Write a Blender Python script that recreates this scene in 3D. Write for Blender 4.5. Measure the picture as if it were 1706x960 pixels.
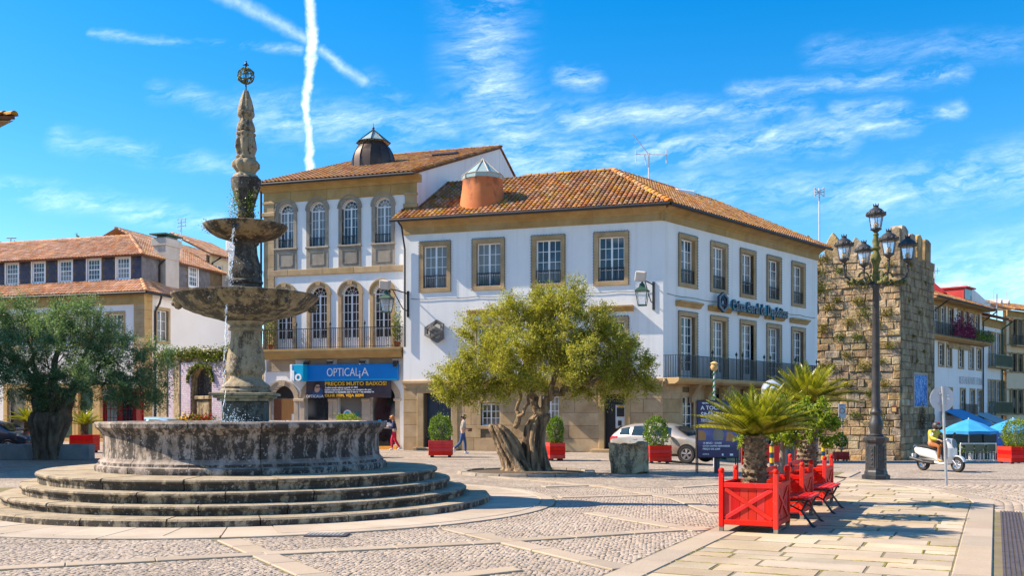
import bpy, math, random
import numpy as np
from mathutils import Vector, Matrix

random.seed(7)
rng = np.random.default_rng(7)
R = math.radians
for o in list(bpy.data.objects):
 bpy.data.objects.remove(o, do_unlink=True)
SC = bpy.context.scene
COL = SC.collection

# ------------------------------------------------------------------ camera
EYE = 1.75          # metres above the square
FPX = 1659.0        # focal length in pixels of a 1706 px wide picture (35 mm lens)
HOR = 690.0         # row of the horizon in that picture
cam_data = bpy.data.cameras.new("camera")
cam_data.lens = 35.0
cam_data.sensor_width = 36.0
cam_data.shift_y = 0.1231
cam_data.clip_start = 0.1
cam_data.clip_end = 3000
cam = bpy.data.objects.new("camera", cam_data)
cam.location = (0, 0, EYE)
cam.rotation_euler = (R(90), 0, 0)
COL.objects.link(cam)
SC.camera = cam

# ------------------------------------------------------------------ light
SUN_EL, SUN_AZ = 41.0, 6.0      # the sun stands on the left, a little behind the square
S = Vector((-math.cos(R(SUN_EL)) * math.cos(R(SUN_AZ)), math.cos(R(SUN_EL)) * math.sin(R(SUN_AZ)), math.sin(R(SUN_EL))))
sd = bpy.data.lights.new("sun", 'SUN')
sd.energy = 5.0
sd.angle = R(0.5)
sd.color = (1.0, 0.86, 0.68)
sun = bpy.data.objects.new("sun", sd)
sun.rotation_euler = (-S).to_track_quat('-Z', 'Y').to_euler()
sun.location = (-30, 5, 40)
COL.objects.link(sun)
SC.view_settings.view_transform = 'Standard'
SC.view_settings.look = 'None'
SC.view_settings.gamma = 1.0
SC.view_settings.exposure = 1.02
SC.view_settings.use_curve_mapping = False

class NT:
 """small helper for building node trees"""
 def __init__(s, tree):
  s.t = tree
  s.n = tree.nodes
  s.l = tree.links

 def new(s, typ, **kw):
  nd = s.n.new(typ)
  for k, v in kw.items():
   setattr(nd, k, v)
  return nd

 def put(s, sock, v):
  if v is None:
   return
  if isinstance(v, bpy.types.NodeSocket):
   s.l.new(v, sock)
  else:
   if hasattr(sock, 'default_value') and not isinstance(v, (int, float)) and len(v) == 3 and sock.type == 'RGBA':
    v = (*v, 1)
   sock.default_value = v

 def math(s, op, a, b=None, c=None, clamp=False):
  nd = s.new('ShaderNodeMath', operation=op, use_clamp=clamp)
  s.put(nd.inputs[0], a)
  s.put(nd.inputs[1], b)
  s.put(nd.inputs[2], c)
  return nd.outputs[0]

 def vm(s, op, a, b=None, scale=None):
  nd = s.new('ShaderNodeVectorMath', operation=op)
  s.put(nd.inputs[0], a)
  s.put(nd.inputs[1], b)
  if scale is not None:
   s.put(nd.inputs['Scale'], scale)
  return nd.outputs['Value'] if op in ('DOT_PRODUCT', 'LENGTH', 'DISTANCE') else nd.outputs[0]

 def noise(s, vec, scale=5, detail=4, rough=.5, dist=0, out=0):
  nd = s.new('ShaderNodeTexNoise')
  s.put(nd.inputs['Vector'], vec)
  nd.inputs['Scale'].default_value = scale
  nd.inputs['Detail'].default_value = detail
  nd.inputs['Roughness'].default_value = rough
  nd.inputs['Distortion'].default_value = dist
  return nd.outputs[out]

 def vor(s, vec, scale=5, feature='F1', out=0, rand=1):
  nd = s.new('ShaderNodeTexVoronoi', feature=feature)
  s.put(nd.inputs['Vector'], vec)
  nd.inputs['Scale'].default_value = scale
  nd.inputs['Randomness'].default_value = rand
  return nd.outputs[out]

 def ramp(s, fac, stops, interp='LINEAR'):
  nd = s.new('ShaderNodeValToRGB')
  nd.color_ramp.interpolation = interp
  el = nd.color_ramp.elements
  while len(el) > 1:
   el.remove(el[0])
  for i, (p, c) in enumerate(stops):
   e = el[0] if i == 0 else el.new(p)
   e.position = p
   e.color = (*c, 1) if not isinstance(c, (int, float)) else (c, c, c, 1)
  s.put(nd.inputs[0], fac)
  return nd.outputs[0]

 def mix(s, fac, a, b, mode='MIX'):
  nd = s.new('ShaderNodeMix', data_type='RGBA', blend_type=mode)
  s.put(nd.inputs[0], fac)
  s.put(nd.inputs[6], a)
  s.put(nd.inputs[7], b)
  return nd.outputs[2]

 def rng(s, v, a, b, c=0, d=1, smooth=False):
  nd = s.new('ShaderNodeMapRange', interpolation_type='SMOOTHSTEP' if smooth else 'LINEAR')
  for i, q in enumerate((v, a, b, c, d)):
   s.put(nd.inputs[i], q)
  return nd.outputs[0]

 def comb(s, x, y, z):
  nd = s.new('ShaderNodeCombineXYZ')
  s.put(nd.inputs[0], x)
  s.put(nd.inputs[1], y)
  s.put(nd.inputs[2], z)
  return nd.outputs[0]

 def sep(s, v):
  nd = s.new('ShaderNodeSeparateXYZ')
  s.put(nd.inputs[0], v)
  return nd.outputs

# ------------------------------------------------------------------ sky with cirrus and contrails
W = bpy.data.worlds.new("World")
SC.world = W
W.use_nodes = True
w = NT(W.node_tree)
w.n.clear()
sky = w.new('ShaderNodeTexSky', sky_type='NISHITA')
sky.sun_disc = False
sky.sun_elevation = R(SUN_EL)
sky.sun_rotation = math.atan2(S.x, S.y)
sky.altitude = 50
sky.air_density = 1.0
sky.dust_density = 0.35
sky.ozone_density = 3.0
hs = w.new('ShaderNodeHueSaturation')
hs.inputs['Hue'].default_value = 0.499
hs.inputs['Saturation'].default_value = 1.48
hs.inputs['Value'].default_value = 0.94
w.put(hs.inputs['Color'], sky.outputs[0])
tc = w.new('ShaderNodeTexCoord')
dirv = tc.outputs['Generated']
dx, dy, dz = w.sep(dirv)
ysafe = w.math('MAXIMUM', dy, 0.05)
# bearings of the cloud streaks: tangent coordinates about north, scaled to 0.001 of the lens pixel
U = w.math('MULTIPLY_ADD', w.math('DIVIDE', dx, ysafe), 1.659, 0.853)
V = w.math('SUBTRACT', 0.690, w.math('MULTIPLY', w.math('DIVIDE', dz, ysafe), 1.659))
P = w.comb(U, V, 0.0)
wob = w.vm('SCALE', w.vm('SUBTRACT', w.noise(P, 14, 4, .6, out=1), (.5, .5, .5)), scale=0.03)
PW = w.vm('ADD', P, wob)
wob2 = w.vm('SCALE', w.vm('SUBTRACT', w.noise(P, 50, 3, .6, out=1), (.5, .5, .5)), scale=0.012)
PC = w.vm('ADD', w.vm('ADD', P, w.vm('SCALE', w.vm('SUBTRACT', w.noise(P, 7, 2, .5, out=1), (.5, .5, .5)), scale=0.02)), wob2)

def seg(p, a, b, wd, wd2, st, sf=-.25):
 ab = Vector((b[0] - a[0], b[1] - a[1], 0))
 pa = w.vm('SUBTRACT', p, (a[0], a[1], 0))
 t = w.math('DIVIDE', w.vm('DOT_PRODUCT', pa, tuple(ab)), ab.length_squared, clamp=True)
 d = w.vm('LENGTH', w.vm('MULTIPLY', w.vm('SUBTRACT', pa, w.vm('SCALE', tuple(ab), scale=t)), (1, 1, 0)))
 wdt = w.math('MULTIPLY_ADD', t, wd2 - wd, wd)
 m = w.rng(w.math('DIVIDE', d, wdt), 1.0, sf, 0, st, smooth=True)
 return m

def add_all(ms):
 r = ms[0]
 for m in ms[1:]:
  r = w.math('MAXIMUM', r, m)
 return r

trail = add_all([seg(PC, (.513, -.10), (.521, .07), .0125, .012, .75, .0),
                 seg(PC, (.521, .07), (.511, .17), .0125, .010, .78, .0),
                 seg(PC, (.511, .17), (.520, .31), .010, .009, .8, .0),
                 seg(PC, (.33, -.03), (.512, .066), .024, .015, .30),
                 seg(PC, (.535, .085), (.606, .132), .013, .015, .34)])
rot = w.comb(w.math('ADD', w.math('MULTIPLY', U, .985), w.math('MULTIPLY', V, -.17)), w.math('ADD', w.math('MULTIPLY', U, .17), w.math('MULTIPLY', V, .985)), 0.0)
wz = w.vm('SCALE', w.vm('SUBTRACT', w.noise(P, 5, 5, .6, out=1), (.5, .5, .5)), scale=0.09)
st1 = w.noise(w.vm('MULTIPLY', w.vm('ADD', rot, wz), (7, 26, 1)), 1.0, 9, .68, .1)
st2 = w.noise(w.vm('MULTIPLY', w.vm('ADD', rot, wob), (16, 110, 1)), 1.0, 5, .65, .1)
wisps = add_all([seg(PW, (.80, -.05), (.815, .15), 0.109, 0.116, .56),
                 seg(PW, (.815, .15), (.90, .33), 0.109, 0.174, .72),
                 seg(PW, (.43, .195), (.74, .215), 0.072, 0.065, .55),
                 seg(PW, (.95, .195), (1.34, .178), 0.051, 0.029, .62),
                 seg(PW, (.93, .26), (1.40, .225), 0.051, 0.051, .75),
                 seg(PW, (1.22, .155), (1.60, .12), 0.023, 0.032, .5),
                 seg(PW, (1.40, .19), (1.50, .183), 0.032, 0.032, .62),
                 seg(PW, (1.41, .215), (1.52, .205), 0.029, 0.029, .6),
                 seg(PW, (.94, .128), (.99, .13), 0.032, 0.032, .62),
                 seg(PW, (1.52, .195), (1.60, .18), 0.023, 0.023, .5),
                 seg(PW, (1.40, .33), (1.80, .27), 0.072, 0.087, .6),
                 seg(PW, (1.50, .50), (1.85, .42), 0.102, 0.131, .7),
                 seg(PW, (1.05, .31), (1.45, .33), 0.072, 0.072, .42),
                 seg(PW, (-.1, .30), (.36, .372), 0.038, 0.032, .62),
                 seg(PW, (.10, .235), (.39, .275), 0.036, 0.029, .4),
                 seg(PW, (.26, .15), (.41, .185), 0.029, 0.029, .35),
                 seg(PW, (.62, .14), (.69, .19), 0.036, 0.036, .3),
                 seg(PW, (1.36, .09), (1.75, .07), 0.043, 0.043, .25),
                 seg(PW, (.15, .055), (.50, .085), 0.012, 0.012, .42)])
fib = w.math('MULTIPLY', w.rng(st1, .40, .72, 0, 1), w.rng(st2, .30, .66, .30, 1))
cl = w.math('MULTIPLY', w.math('MULTIPLY', wisps, 1.05), fib)
cl = w.math('MAXIMUM', cl, w.math('MULTIPLY', trail, w.rng(w.noise(P, 60, 4, .6), .25, .6, .45, 1)))
cl = w.math('MULTIPLY', cl, w.rng(dy, .25, .4, 0, 1))
zs = w.math('MAXIMUM', dz, 0.06)
gp_ = w.comb(w.math('DIVIDE', dx, zs), w.math('DIVIDE', dy, zs), 0.0)
gen = w.rng(w.noise(w.vm('MULTIPLY', gp_, (1.2, .5, 1)), 1.3, 7, .62, .8), .52, .85, 0, .5)
gen = w.math('MULTIPLY', gen, w.rng(dy, .45, .2, 0, 1))
gen = w.math('MULTIPLY', gen, w.rng(dz, .02, .12, 0, 1))
cl = w.math('MAXIMUM', cl, gen)
skyc = w.mix(cl, hs.outputs[0], (7.4, 8.2, 9.2))
bg = w.new('ShaderNodeBackground')
bg.inputs['Strength'].default_value = 0.12
w.l.new(skyc, bg.inputs['Color'])
wo = w.new('ShaderNodeOutputWorld')
w.l.new(bg.outputs[0], wo.inputs[0])

# ------------------------------------------------------------------ positions
def gpt(px, py, z=0.0):
 Y = FPX * (EYE - z) / (py - HOR)
 return Vector(((px - 853) / FPX * Y, Y, z))

def at(px, py, Y):
 return Vector(((px - 853) / FPX * Y, Y, EYE + (HOR - py) / FPX * Y))

def sstep(a, b, x):
 t = np.clip((x - a) / (b - a), 0, 1)
 return t * t * (3 - 2 * t)

def ground_z(x, y):
 """the square is level; on the right the street runs gently downhill past the tower"""
 q = np.maximum(0.0, np.asarray(y, float) - 31.0)
 fall = -0.0415 * q * q / (q + 3.0)
 side = np.asarray(x, float) - (0.31 * np.asarray(y, float) - 6.0)
 return fall * sstep(-1.5, 2.5, side)

class Fac:
 """vertical plane with local x along it (to the right as seen), y inwards, z up"""
 def __init__(s, p0, p1):
  s.o = Vector((p0[0], p0[1], 0))
  d = Vector((p1[0] - p0[0], p1[1] - p0[1], 0))
  s.len = d.length
  s.d = d.normalized()
  s.n = Vector((s.d.y, -s.d.x, 0))      # outwards
  s.ang = math.atan2(s.d.y, s.d.x)

 def X(s, px, off=0.0):
  t = (px - 853) / FPX
  o = s.o + s.n * off
  return (t * o.y - o.x) / (s.d.x - t * s.d.y)

 def Z(s, px, py, off=0.0):
  o = s.o + s.n * off + s.d * s.X(px, off)
  return EYE + (HOR - py) / FPX * o.y

 def pt(s, x, off=0.0, z=0.0):
  p = s.o + s.d * x + s.n * off
  return Vector((p.x, p.y, z))

# ------------------------------------------------------------------ object helpers
def tag(o, label=None, cat=None, group=None, kind=None):
 if label:
  o['label'] = label
 if cat:
  o['category'] = cat
 if group:
  o['group'] = group
 if kind:
  o['kind'] = kind
 return o

def thing(name, loc, label, cat, group=None, rz=0.0):
 o = bpy.data.objects.new(name, None)
 o.empty_display_size = 0.2
 COL.objects.link(o)
 o.location = loc
 o.rotation_euler = (0, 0, rz)
 return tag(o, label, cat, group)

def link(name, me, parent=None, loc=(0, 0, 0), rot=(0, 0, 0)):
 o = bpy.data.objects.new(name, me)
 COL.objects.link(o)
 if parent is not None:
  o.parent = parent
 o.location = loc
 o.rotation_euler = rot
 return o

def copy_tree(o, parent=None):
 c = o.copy()
 COL.objects.link(c)
 c.parent = parent
 for ch in o.children:
  copy_tree(ch, c)
 return c

class MB:
 """collects polygons; build() makes one mesh object"""
 def __init__(s):
  s.v = []
  s.f = []
  s.m = []
  s.mi = 0
  s.M = None

 def pts(s, ps):
  i = len(s.v)
  if s.M is not None:
   ps = [s.M @ Vector(p) for p in ps]
  s.v.extend([tuple(p) for p in ps])
  return i

 def poly(s, ps):
  i = s.pts(ps)
  s.f.append(tuple(range(i, i + len(ps))))
  s.m.append(s.mi)
  return s

 def add(s, vs, fs):
  i = s.pts(vs)
  for f in fs:
   s.f.append(tuple(i + k for k in f))
   s.m.append(s.mi)
  return s

 def box(s, x0, x1, y0, y1, z0, z1):
  vs = [(x0, y0, z0), (x1, y0, z0), (x1, y1, z0), (x0, y1, z0), (x0, y0, z1), (x1, y0, z1), (x1, y1, z1), (x0, y1, z1)]
  return s.add(vs, [(0, 3, 2, 1), (4, 5, 6, 7), (0, 1, 5, 4), (1, 2, 6, 5), (2, 3, 7, 6), (3, 0, 4, 7)])

 def cbox(s, x0, x1, y0, y1, z0, z1, c=0.01):
  """box with all edges chamfered"""
  c = min(c, (x1 - x0) * .45, (y1 - y0) * .45, (z1 - z0) * .45)
  X, Y, Z = (x0, x1), (y0, y1), (z0, z1)
  vs, idx = [], {}
  for a in (0, 1):
   for b in (0, 1):
    for d in (0, 1):
     sx, sy, sz = (c if a == 0 else -c), (c if b == 0 else -c), (c if d == 0 else -c)
     idx[a, b, d] = len(vs)
     vs += [(X[a], Y[b] + sy, Z[d] + sz), (X[a] + sx, Y[b], Z[d] + sz), (X[a] + sx, Y[b] + sy, Z[d])]
  q = lambda a, b, d, k: idx[a, b, d] + k
  fs = [(q(0, 0, 0, 0), q(0, 0, 1, 0), q(0, 1, 1, 0), q(0, 1, 0, 0)), (q(1, 0, 0, 0), q(1, 1, 0, 0), q(1, 1, 1, 0), q(1, 0, 1, 0)),
              (q(0, 0, 0, 1), q(1, 0, 0, 1), q(1, 0, 1, 1), q(0, 0, 1, 1)), (q(0, 1, 0, 1), q(0, 1, 1, 1), q(1, 1, 1, 1), q(1, 1, 0, 1)),
              (q(0, 0, 0, 2), q(0, 1, 0, 2), q(1, 1, 0, 2), q(1, 0, 0, 2)), (q(0, 0, 1, 2), q(1, 0, 1, 2), q(1, 1, 1, 2), q(0, 1, 1, 2))]
  for a in (0, 1):
   for b in (0, 1):
    f = (q(a, b, 0, 0), q(a, b, 0, 1), q(a, b, 1, 1), q(a, b, 1, 0))
    fs.append(f if (a + b) % 2 else f[::-1])
   for d in (0, 1):
    f = (q(a, 0, d, 0), q(a, 1, d, 0), q(a, 1, d, 2), q(a, 0, d, 2))
    fs.append(f if (a + d) % 2 else f[::-1])
  for b in (0, 1):
   for d in (0, 1):
    f = (q(0, b, d, 1), q(1, b, d, 1), q(1, b, d, 2), q(0, b, d, 2))
    fs.append(f[::-1] if (b + d) % 2 else f)
  for a in (0, 1):
   for b in (0, 1):
    for d in (0, 1):
     f = (q(a, b, d, 0), q(a, b, d, 1), q(a, b, d, 2))
     fs.append(f if (a + b + d) % 2 else f[::-1])
  return s.add(vs, fs)

 def prism(s, poly, a, b, axis='y'):
  """poly of 2-D points extruded between a and b along an axis"""
  def mk(p, t):
   return {'y': (p[0], t, p[1]), 'x': (t, p[0], p[1]), 'z': (p[0], p[1], t)}[axis]
  n = len(poly)
  vs = [mk(p, a) for p in poly] + [mk(p, b) for p in poly]
  fs = [tuple(range(n)), tuple(range(2 * n - 1, n - 1, -1))]
  fs += [(i, n + i, n + (i + 1) % n, (i + 1) % n) for i in range(n)]
  return s.add(vs, fs)

 def lathe(s, prof, n=24, cx=0, cy=0, lob=None, cap=True, a0=0, a1=2 * math.pi, squash=1):
  """prof: list of (r, z); lob: function(angle, z) -> radius factor"""
  full = abs(a1 - a0 - 2 * math.pi) < 1e-6
  m = n if full else n + 1
  vs = []
  for r, z in prof:
   for k in range(m):
    a = a0 + (a1 - a0) * k / n
    rr = r * (lob(a, z) if lob else 1)
    vs.append((cx + rr * math.cos(a), cy + rr * math.sin(a) * squash, z))
  fs = []
  for j in range(len(prof) - 1):
   for k in range(n if full else n):
    k2 = (k + 1) % m
    fs.append((j * m + k, j * m + k2, (j + 1) * m + k2, (j + 1) * m + k))
  if cap and full:
   fs.append(tuple(range(m - 1, -1, -1)))
   fs.append(tuple((len(prof) - 1) * m + k for k in range(m)))
  return s.add(vs, fs)

 def tube(s, pts, rad, n=8, cap=True):
  pts = [Vector(p) for p in pts]
  if isinstance(rad, (int, float)):
   rad = [rad] * len(pts)
  vs = []
  up = None
  for i, p in enumerate(pts):
   t = (pts[min(i + 1, len(pts) - 1)] - pts[max(i - 1, 0)])
   if t.length < 1e-9:
    t = Vector((0, 0, 1))
   t.normalize()
   if up is None:
    up = Vector((0, 0, 1)) if abs(t.z) < .9 else Vector((1, 0, 0))
   x = t.cross(up)
   if x.length < 1e-6:
    x = t.orthogonal()
   x.normalize()
   up = x.cross(t).normalized()
   for k in range(n):
    a = 2 * math.pi * k / n
    vs.append(p + (x * math.cos(a) + up * math.sin(a)) * rad[i])
  fs = []
  for j in range(len(pts) - 1):
   for k in range(n):
    k2 = (k + 1) % n
    fs.append((j * n + k, j * n + k2, (j + 1) * n + k2, (j + 1) * n + k))
  if cap:
   fs.append(tuple(range(n - 1, -1, -1)))
   fs.append(tuple((len(pts) - 1) * n + k for k in range(n)))
  return s.add(vs, fs)

 def ball(s, c, r, n=10, sq=(1, 1, 1)):
  vs = []
  m = max(4, n // 2)
  for j in range(m + 1):
   th = math.pi * j / m
   for k in range(n):
    a = 2 * math.pi * k / n
    vs.append((c[0] + r * sq[0] * math.sin(th) * math.cos(a), c[1] + r * sq[1] * math.sin(th) * math.sin(a), c[2] - r * sq[2] * math.cos(th)))
  fs = [(j * n + k, j * n + (k + 1) % n, (j + 1) * n + (k + 1) % n, (j + 1) * n + k) for j in range(m) for k in range(n)]
  return s.add(vs, fs)

 def mesh(s, name, mats, smooth=None):
  me = bpy.data.meshes.new(name)
  me.from_pydata(s.v, [], s.f)
  if not isinstance(mats, (list, tuple)):
   mats = [mats]
  for m in mats:
   me.materials.append(m)
  if len(mats) > 1:
   me.polygons.foreach_set('material_index', s.m)
  if smooth:
   me.polygons.foreach_set('use_smooth', [True] * len(me.polygons))
   me.set_sharp_from_angle(angle=R(smooth))
  me.update()
  return me

 def build(s, name, mats, parent=None, loc=(0, 0, 0), rot=(0, 0, 0), smooth=None):
  return link(name, s.mesh(name, mats, smooth), parent, loc, rot)

def fpart(name, mb, mats, root, fac, x=0.0, off=0.0, z=0.0, smooth=None, rz=0.0):
 """part of a building whose local frame is a facade's frame"""
 me = mb.mesh(name, mats, smooth) if isinstance(mb, MB) else mb
 p = fac.pt(x, off, z) - root.location
 return link(name, me, root, p, (0, 0, fac.ang + rz))

def np_mesh(name, v, quads, mat, k=4):
 me = bpy.data.meshes.new(name)
 nv, nf = len(v), len(quads)
 me.vertices.add(nv)
 me.vertices.foreach_set('co', np.asarray(v, np.float32).ravel())
 me.loops.add(nf * k)
 me.loops.foreach_set('vertex_index', np.asarray(quads, np.int32).ravel())
 me.polygons.add(nf)
 me.polygons.foreach_set('loop_start', np.arange(0, nf * k, k, dtype=np.int32))
 me.update(calc_edges=True)
 me.materials.append(mat)
 return me

def leaves_mesh(name, c, d, ln, wd, mat, fold=0.25):
 """one small four-cornered leaf per point: c centres, d directions"""
 c = np.asarray(c)
 d = np.asarray(d)
 d = d / np.maximum(1e-6, np.linalg.norm(d, axis=1))[:, None]
 rnd = rng.normal(size=d.shape)
 sde = np.cross(d, rnd)
 sde /= np.maximum(1e-6, np.linalg.norm(sde, axis=1))[:, None]
 nrm = np.cross(sde, d)
 ln = (np.asarray(ln) * np.ones(len(c)))[:, None]
 wd = (np.asarray(wd) * np.ones(len(c)))[:, None]
 p0 = c - d * ln * .5
 p2 = c + d * ln * .5
 mid = c + d * ln * .05 + nrm * wd * fold
 p1 = mid + sde * wd * .5
 p3 = mid - sde * wd * .5
 v = np.stack([p0, p1, p2, p3], axis=1).reshape(-1, 3)
 q = np.arange(len(v)).reshape(-1, 4)
 return np_mesh(name, v, q, mat)

def text_mesh(txt, size, mat, extrude=0.01, align='LEFT', shear=0.0, sx=1.0, offset=0.0, space=1.0):
 cu = bpy.data.curves.new('lettering', 'FONT')
 cu.body = txt
 cu.size = size
 cu.extrude = extrude
 cu.align_x = align
 cu.shear = shear
 cu.offset = offset
 cu.space_character = space
 cu.resolution_u = 3
 ob = bpy.data.objects.new('lettering', cu)
 COL.objects.link(ob)
 dg = bpy.context.evaluated_depsgraph_get()
 dg.update()
 me = bpy.data.meshes.new_from_object(ob.evaluated_get(dg))
 bpy.data.objects.remove(ob, do_unlink=True)
 me.transform(Matrix.Diagonal((sx, 1, 1, 1)))
 me.transform(Matrix.Rotation(R(90), 4, 'X'))       # stands upright, reads from -y
 me.materials.clear()
 me.materials.append(mat)
 return me

# ------------------------------------------------------------------ materials
def mat0(name):
 m = bpy.data.materials.new(name)
 m.use_nodes = True
 t = NT(m.node_tree)
 b = t.n['Principled BSDF']
 return m, t, b

def bump(t, b, h, strength=.3, dist=.02):
 nd = t.new('ShaderNodeBump')
 nd.inputs['Strength'].default_value = strength
 nd.inputs['Distance'].default_value = dist
 t.put(nd.inputs['Height'], h)
 t.l.new(nd.outputs[0], b.inputs['Normal'])

def gmat(name, cols, scale=3.0, detail=6, rough=.8, bmp=.25, bscale=25, bdist=.01, vary=0.0, per='island', metal=0.0,
         stains=(), spec=.5, coat=0.0, pos='world', ns=(1, 1, 1), grain=0.0, gscale=90):
 """noise between a few colours + per-piece variation + stain masks.
 stains: list of (colour, vector scale (x,y,z), lo, hi, amount)"""
 m, t, b = mat0(name)
 geo = t.new('ShaderNodeNewGeometry')
 tcn = t.new('ShaderNodeTexCoord')
 vec = geo.outputs['Position'] if pos == 'world' else tcn.outputs['Object']
 v = t.vm('MULTIPLY', vec, ns) if ns != (1, 1, 1) else vec
 n = t.noise(v, scale, detail, .6)
 k = len(cols)
 c = t.ramp(n, [(.3 + .4 * i / max(1, k - 1), q) for i, q in enumerate(cols)]) if k > 1 else None
 c = c if c is not None else t.mix(0.0, cols[0], cols[0])
 for (sc_, sv, lo, hi, am) in stains:
  mk = t.rng(t.noise(t.vm('MULTIPLY', vec, sv), 1.0, 7, .65), lo, hi, 0, am)
  c = t.mix(mk, c, sc_)
 if grain:
  g = t.noise(vec, gscale, 2, .7)
  c = t.mix(1.0, c, t.ramp(g, [(.25, 1 - grain), (.75, 1 + grain * .6)]), 'MULTIPLY')
 if vary:
  if per == 'island':
   r = geo.outputs['Random Per Island']
  else:
   oi = t.new('ShaderNodeObjectInfo')
   r = oi.outputs['Random']
  h2 = t.new('ShaderNodeHueSaturation')
  t.put(h2.inputs['Value'], t.rng(r, 0, 1, 1 - vary, 1 + vary))
  r2 = t.math('FRACT', t.math('MULTIPLY', r, 37.7))
  t.put(h2.inputs['Saturation'], t.rng(r2, 0, 1, 1 - vary * .8, 1 + vary * .6))
  t.put(h2.inputs['Hue'], t.rng(t.math('FRACT', t.math('MULTIPLY', r, 91.3)), 0, 1, .5 - vary * .035, .5 + vary * .035))
  t.put(h2.inputs['Color'], c)
  c = h2.outputs[0]
 t.put(b.inputs['Base Color'], c)
 b.inputs['Roughness'].default_value = rough
 b.inputs['Metallic'].default_value = metal
 b.inputs['Specular IOR Level'].default_value = spec
 if coat:
  b.inputs['Coat Weight'].default_value = coat
  b.inputs['Coat Roughness'].default_value = .06
 if bmp:
  bump(t, b, t.noise(vec, bscale, 5, .65), bmp, bdist)
 return m

def foliage(name, dark, mid, light, trans=.35, rough=.5):
 m, t, b = mat0(name)
 geo = t.new('ShaderNodeNewGeometry')
 r = geo.outputs['Random Per Island']
 n = t.noise(geo.outputs['Position'], 1.4, 3, .6)
 k = t.math('ADD', t.math('MULTIPLY', r, .6), t.math('MULTIPLY', n, .45))
 c = t.ramp(k, [(.15, dark), (.5, mid), (.9, light)])
 t.put(b.inputs['Base Color'], c)
 b.inputs['Roughness'].default_value = rough
 tr = t.new('ShaderNodeBsdfTranslucent')
 t.put(tr.inputs['Color'], t.mix(1.0, c, (1.25, 1.25, .55), 'MULTIPLY'))
 mx = t.new('ShaderNodeMixShader')
 mx.inputs[0].default_value = trans
 out = t.n['Material Output']
 t.l.new(b.outputs[0], mx.inputs[1])
 t.l.new(tr.outputs[0], mx.inputs[2])
 t.l.new(mx.outputs[0], out.inputs[0])
 return m

M = {}
M['plaster'] = gmat('white_plaster', [(.73, .73, .73), (.80, .80, .79)], .5, 5, .9, .25, 9, .012,
     stains=[((.50, .50, .48), (2.6, 2.6, .10), .50, .78, .42), ((.60, .57, .52), (.5, .5, .35), .56, .8, .30)], spec=.25)
M['gable_plaster'] = gmat('weathered_white_plaster', [(.74, .73, .75), (.82, .81, .82)], .4, 5, .9, .25, 9, .012,
                          stains=[((.36, .34, .38), (1.2, 1.2, .10), .5, .8, .5)], spec=.25)
M['cream'] = gmat('cream_plaster', [(.76, .72, .68), (.82, .79, .76)], .5, 5, .9, .2, 9, .01,
                  stains=[((.5, .45, .4), (1.4, 1.4, .15), .55, .85, .35)], spec=.25)
M['beige'] = gmat('beige_plaster', [(.62, .50, .34), (.68, .56, .40)], .5, 5, .9, .2, 9, .01, stains=[((.4, .32, .22), (1.4, 1.4, .15), .55, .85, .35)])
M['ochre'] = gmat('ochre_plaster', [(.72, .30, .03), (.78, .36, .05)], .6, 5, .9, .2, 9, .01, stains=[((.45, .22, .06), (1.4, 1.4, .15), .5, .85, .4)])
M['granite'] = gmat('warm_granite', [(.32, .21, .10), (.42, .29, .15), (.50, .36, .205)], 1.6, 8, .85, .35, 40, .008, vary=.10, per='object', grain=.25,
     stains=[((.19, .14, .085), (1.0, 1.0, .22), .55, .85, .5)])
M['granite_gold'] = gmat('golden_granite', [(.34, .215, .08), (.42, .275, .11), (.48, .33, .15)], 1.6, 8, .85, .35, 40, .008, vary=.08, per='object', grain=.25,
                         stains=[((.17, .12, .06), (1.1, 1.1, .3), .52, .8, .5)])
M['granite_grey'] = gmat('grey_granite', [(.22, .185, .145), (.30, .255, .20), (.36, .31, .25)], 2.2, 8, .88, .4, 45, .008, vary=.10, per='object', grain=.3,
                         stains=[((.12, .10, .08), (1.6, 1.6, .3), .5, .8, .5)])
M['tower_stone'] = gmat('tower_stone', [(.24, .165, .09), (.40, .29, .165), (.56, .44, .28)], 1.6, 8, .92, 1.0, 9, .06, vary=.34, per='object', grain=.3, gscale=40,
      stains=[((.085, .06, .04), (1.3, 1.3, .5), .48, .66, .8), ((.14, .105, .07), (.5, .5, .3), .47, .66, .42), ((.40, .21, .03), (2.4, 2.4, 1.2), .55, .70, .6), ((.60, .54, .44), (2.0, 2.0, 2.0), .60, .72, .5)])
M['mortar'] = gmat('dark_mortar', [(.10, .075, .045), (.17, .125, .075)], 3, 5, .95, .5, 30, .02)
M['tile'] = gmat('terracotta_tile', [(.27, .095, .03), (.42, .175, .06), (.50, .25, .09)], 1.2, 6, .85, .3, 30, .01, vary=.32, per='island',
                 stains=[((.09, .045, .025), (1.1, 1.1, 1.1), .46, .70, .8), ((.46, .30, .05), (1.7, 1.7, 1.7), .48, .66, .75)])
M['tile_pale'] = gmat('pale_terracotta_tile', [(.44, .20, .10), (.56, .295, .165), (.63, .385, .24)], 1.2, 6, .85, .3, 30, .01, vary=.25, per='island',
                      stains=[((.22, .11, .07), (1.1, 1.1, 1.1), .55, .8, .6), ((.60, .36, .10), (.8, .8, .8), .55, .72, .6)])
M['tile_bed'] = gmat('tile_bed', [(.10, .04, .02), (.19, .08, .04)], 3, 5, .95, .3, 20, .02)
M['red_metal'] = gmat('red_sheet_metal', [(.42, .02, .015), (.52, .035, .025)], 1.5, 4, .55, .1, 20, .005)
M['white_wood'] = gmat('white_painted_wood', [(.80, .80, .80), (.84, .84, .84)], 3, 3, .45, .08, 40, .003)
M['iron'] = gmat('black_iron', [(.012, .016, .022), (.03, .034, .038)], 4, 4, .5, .2, 60, .003, spec=.5)
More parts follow.
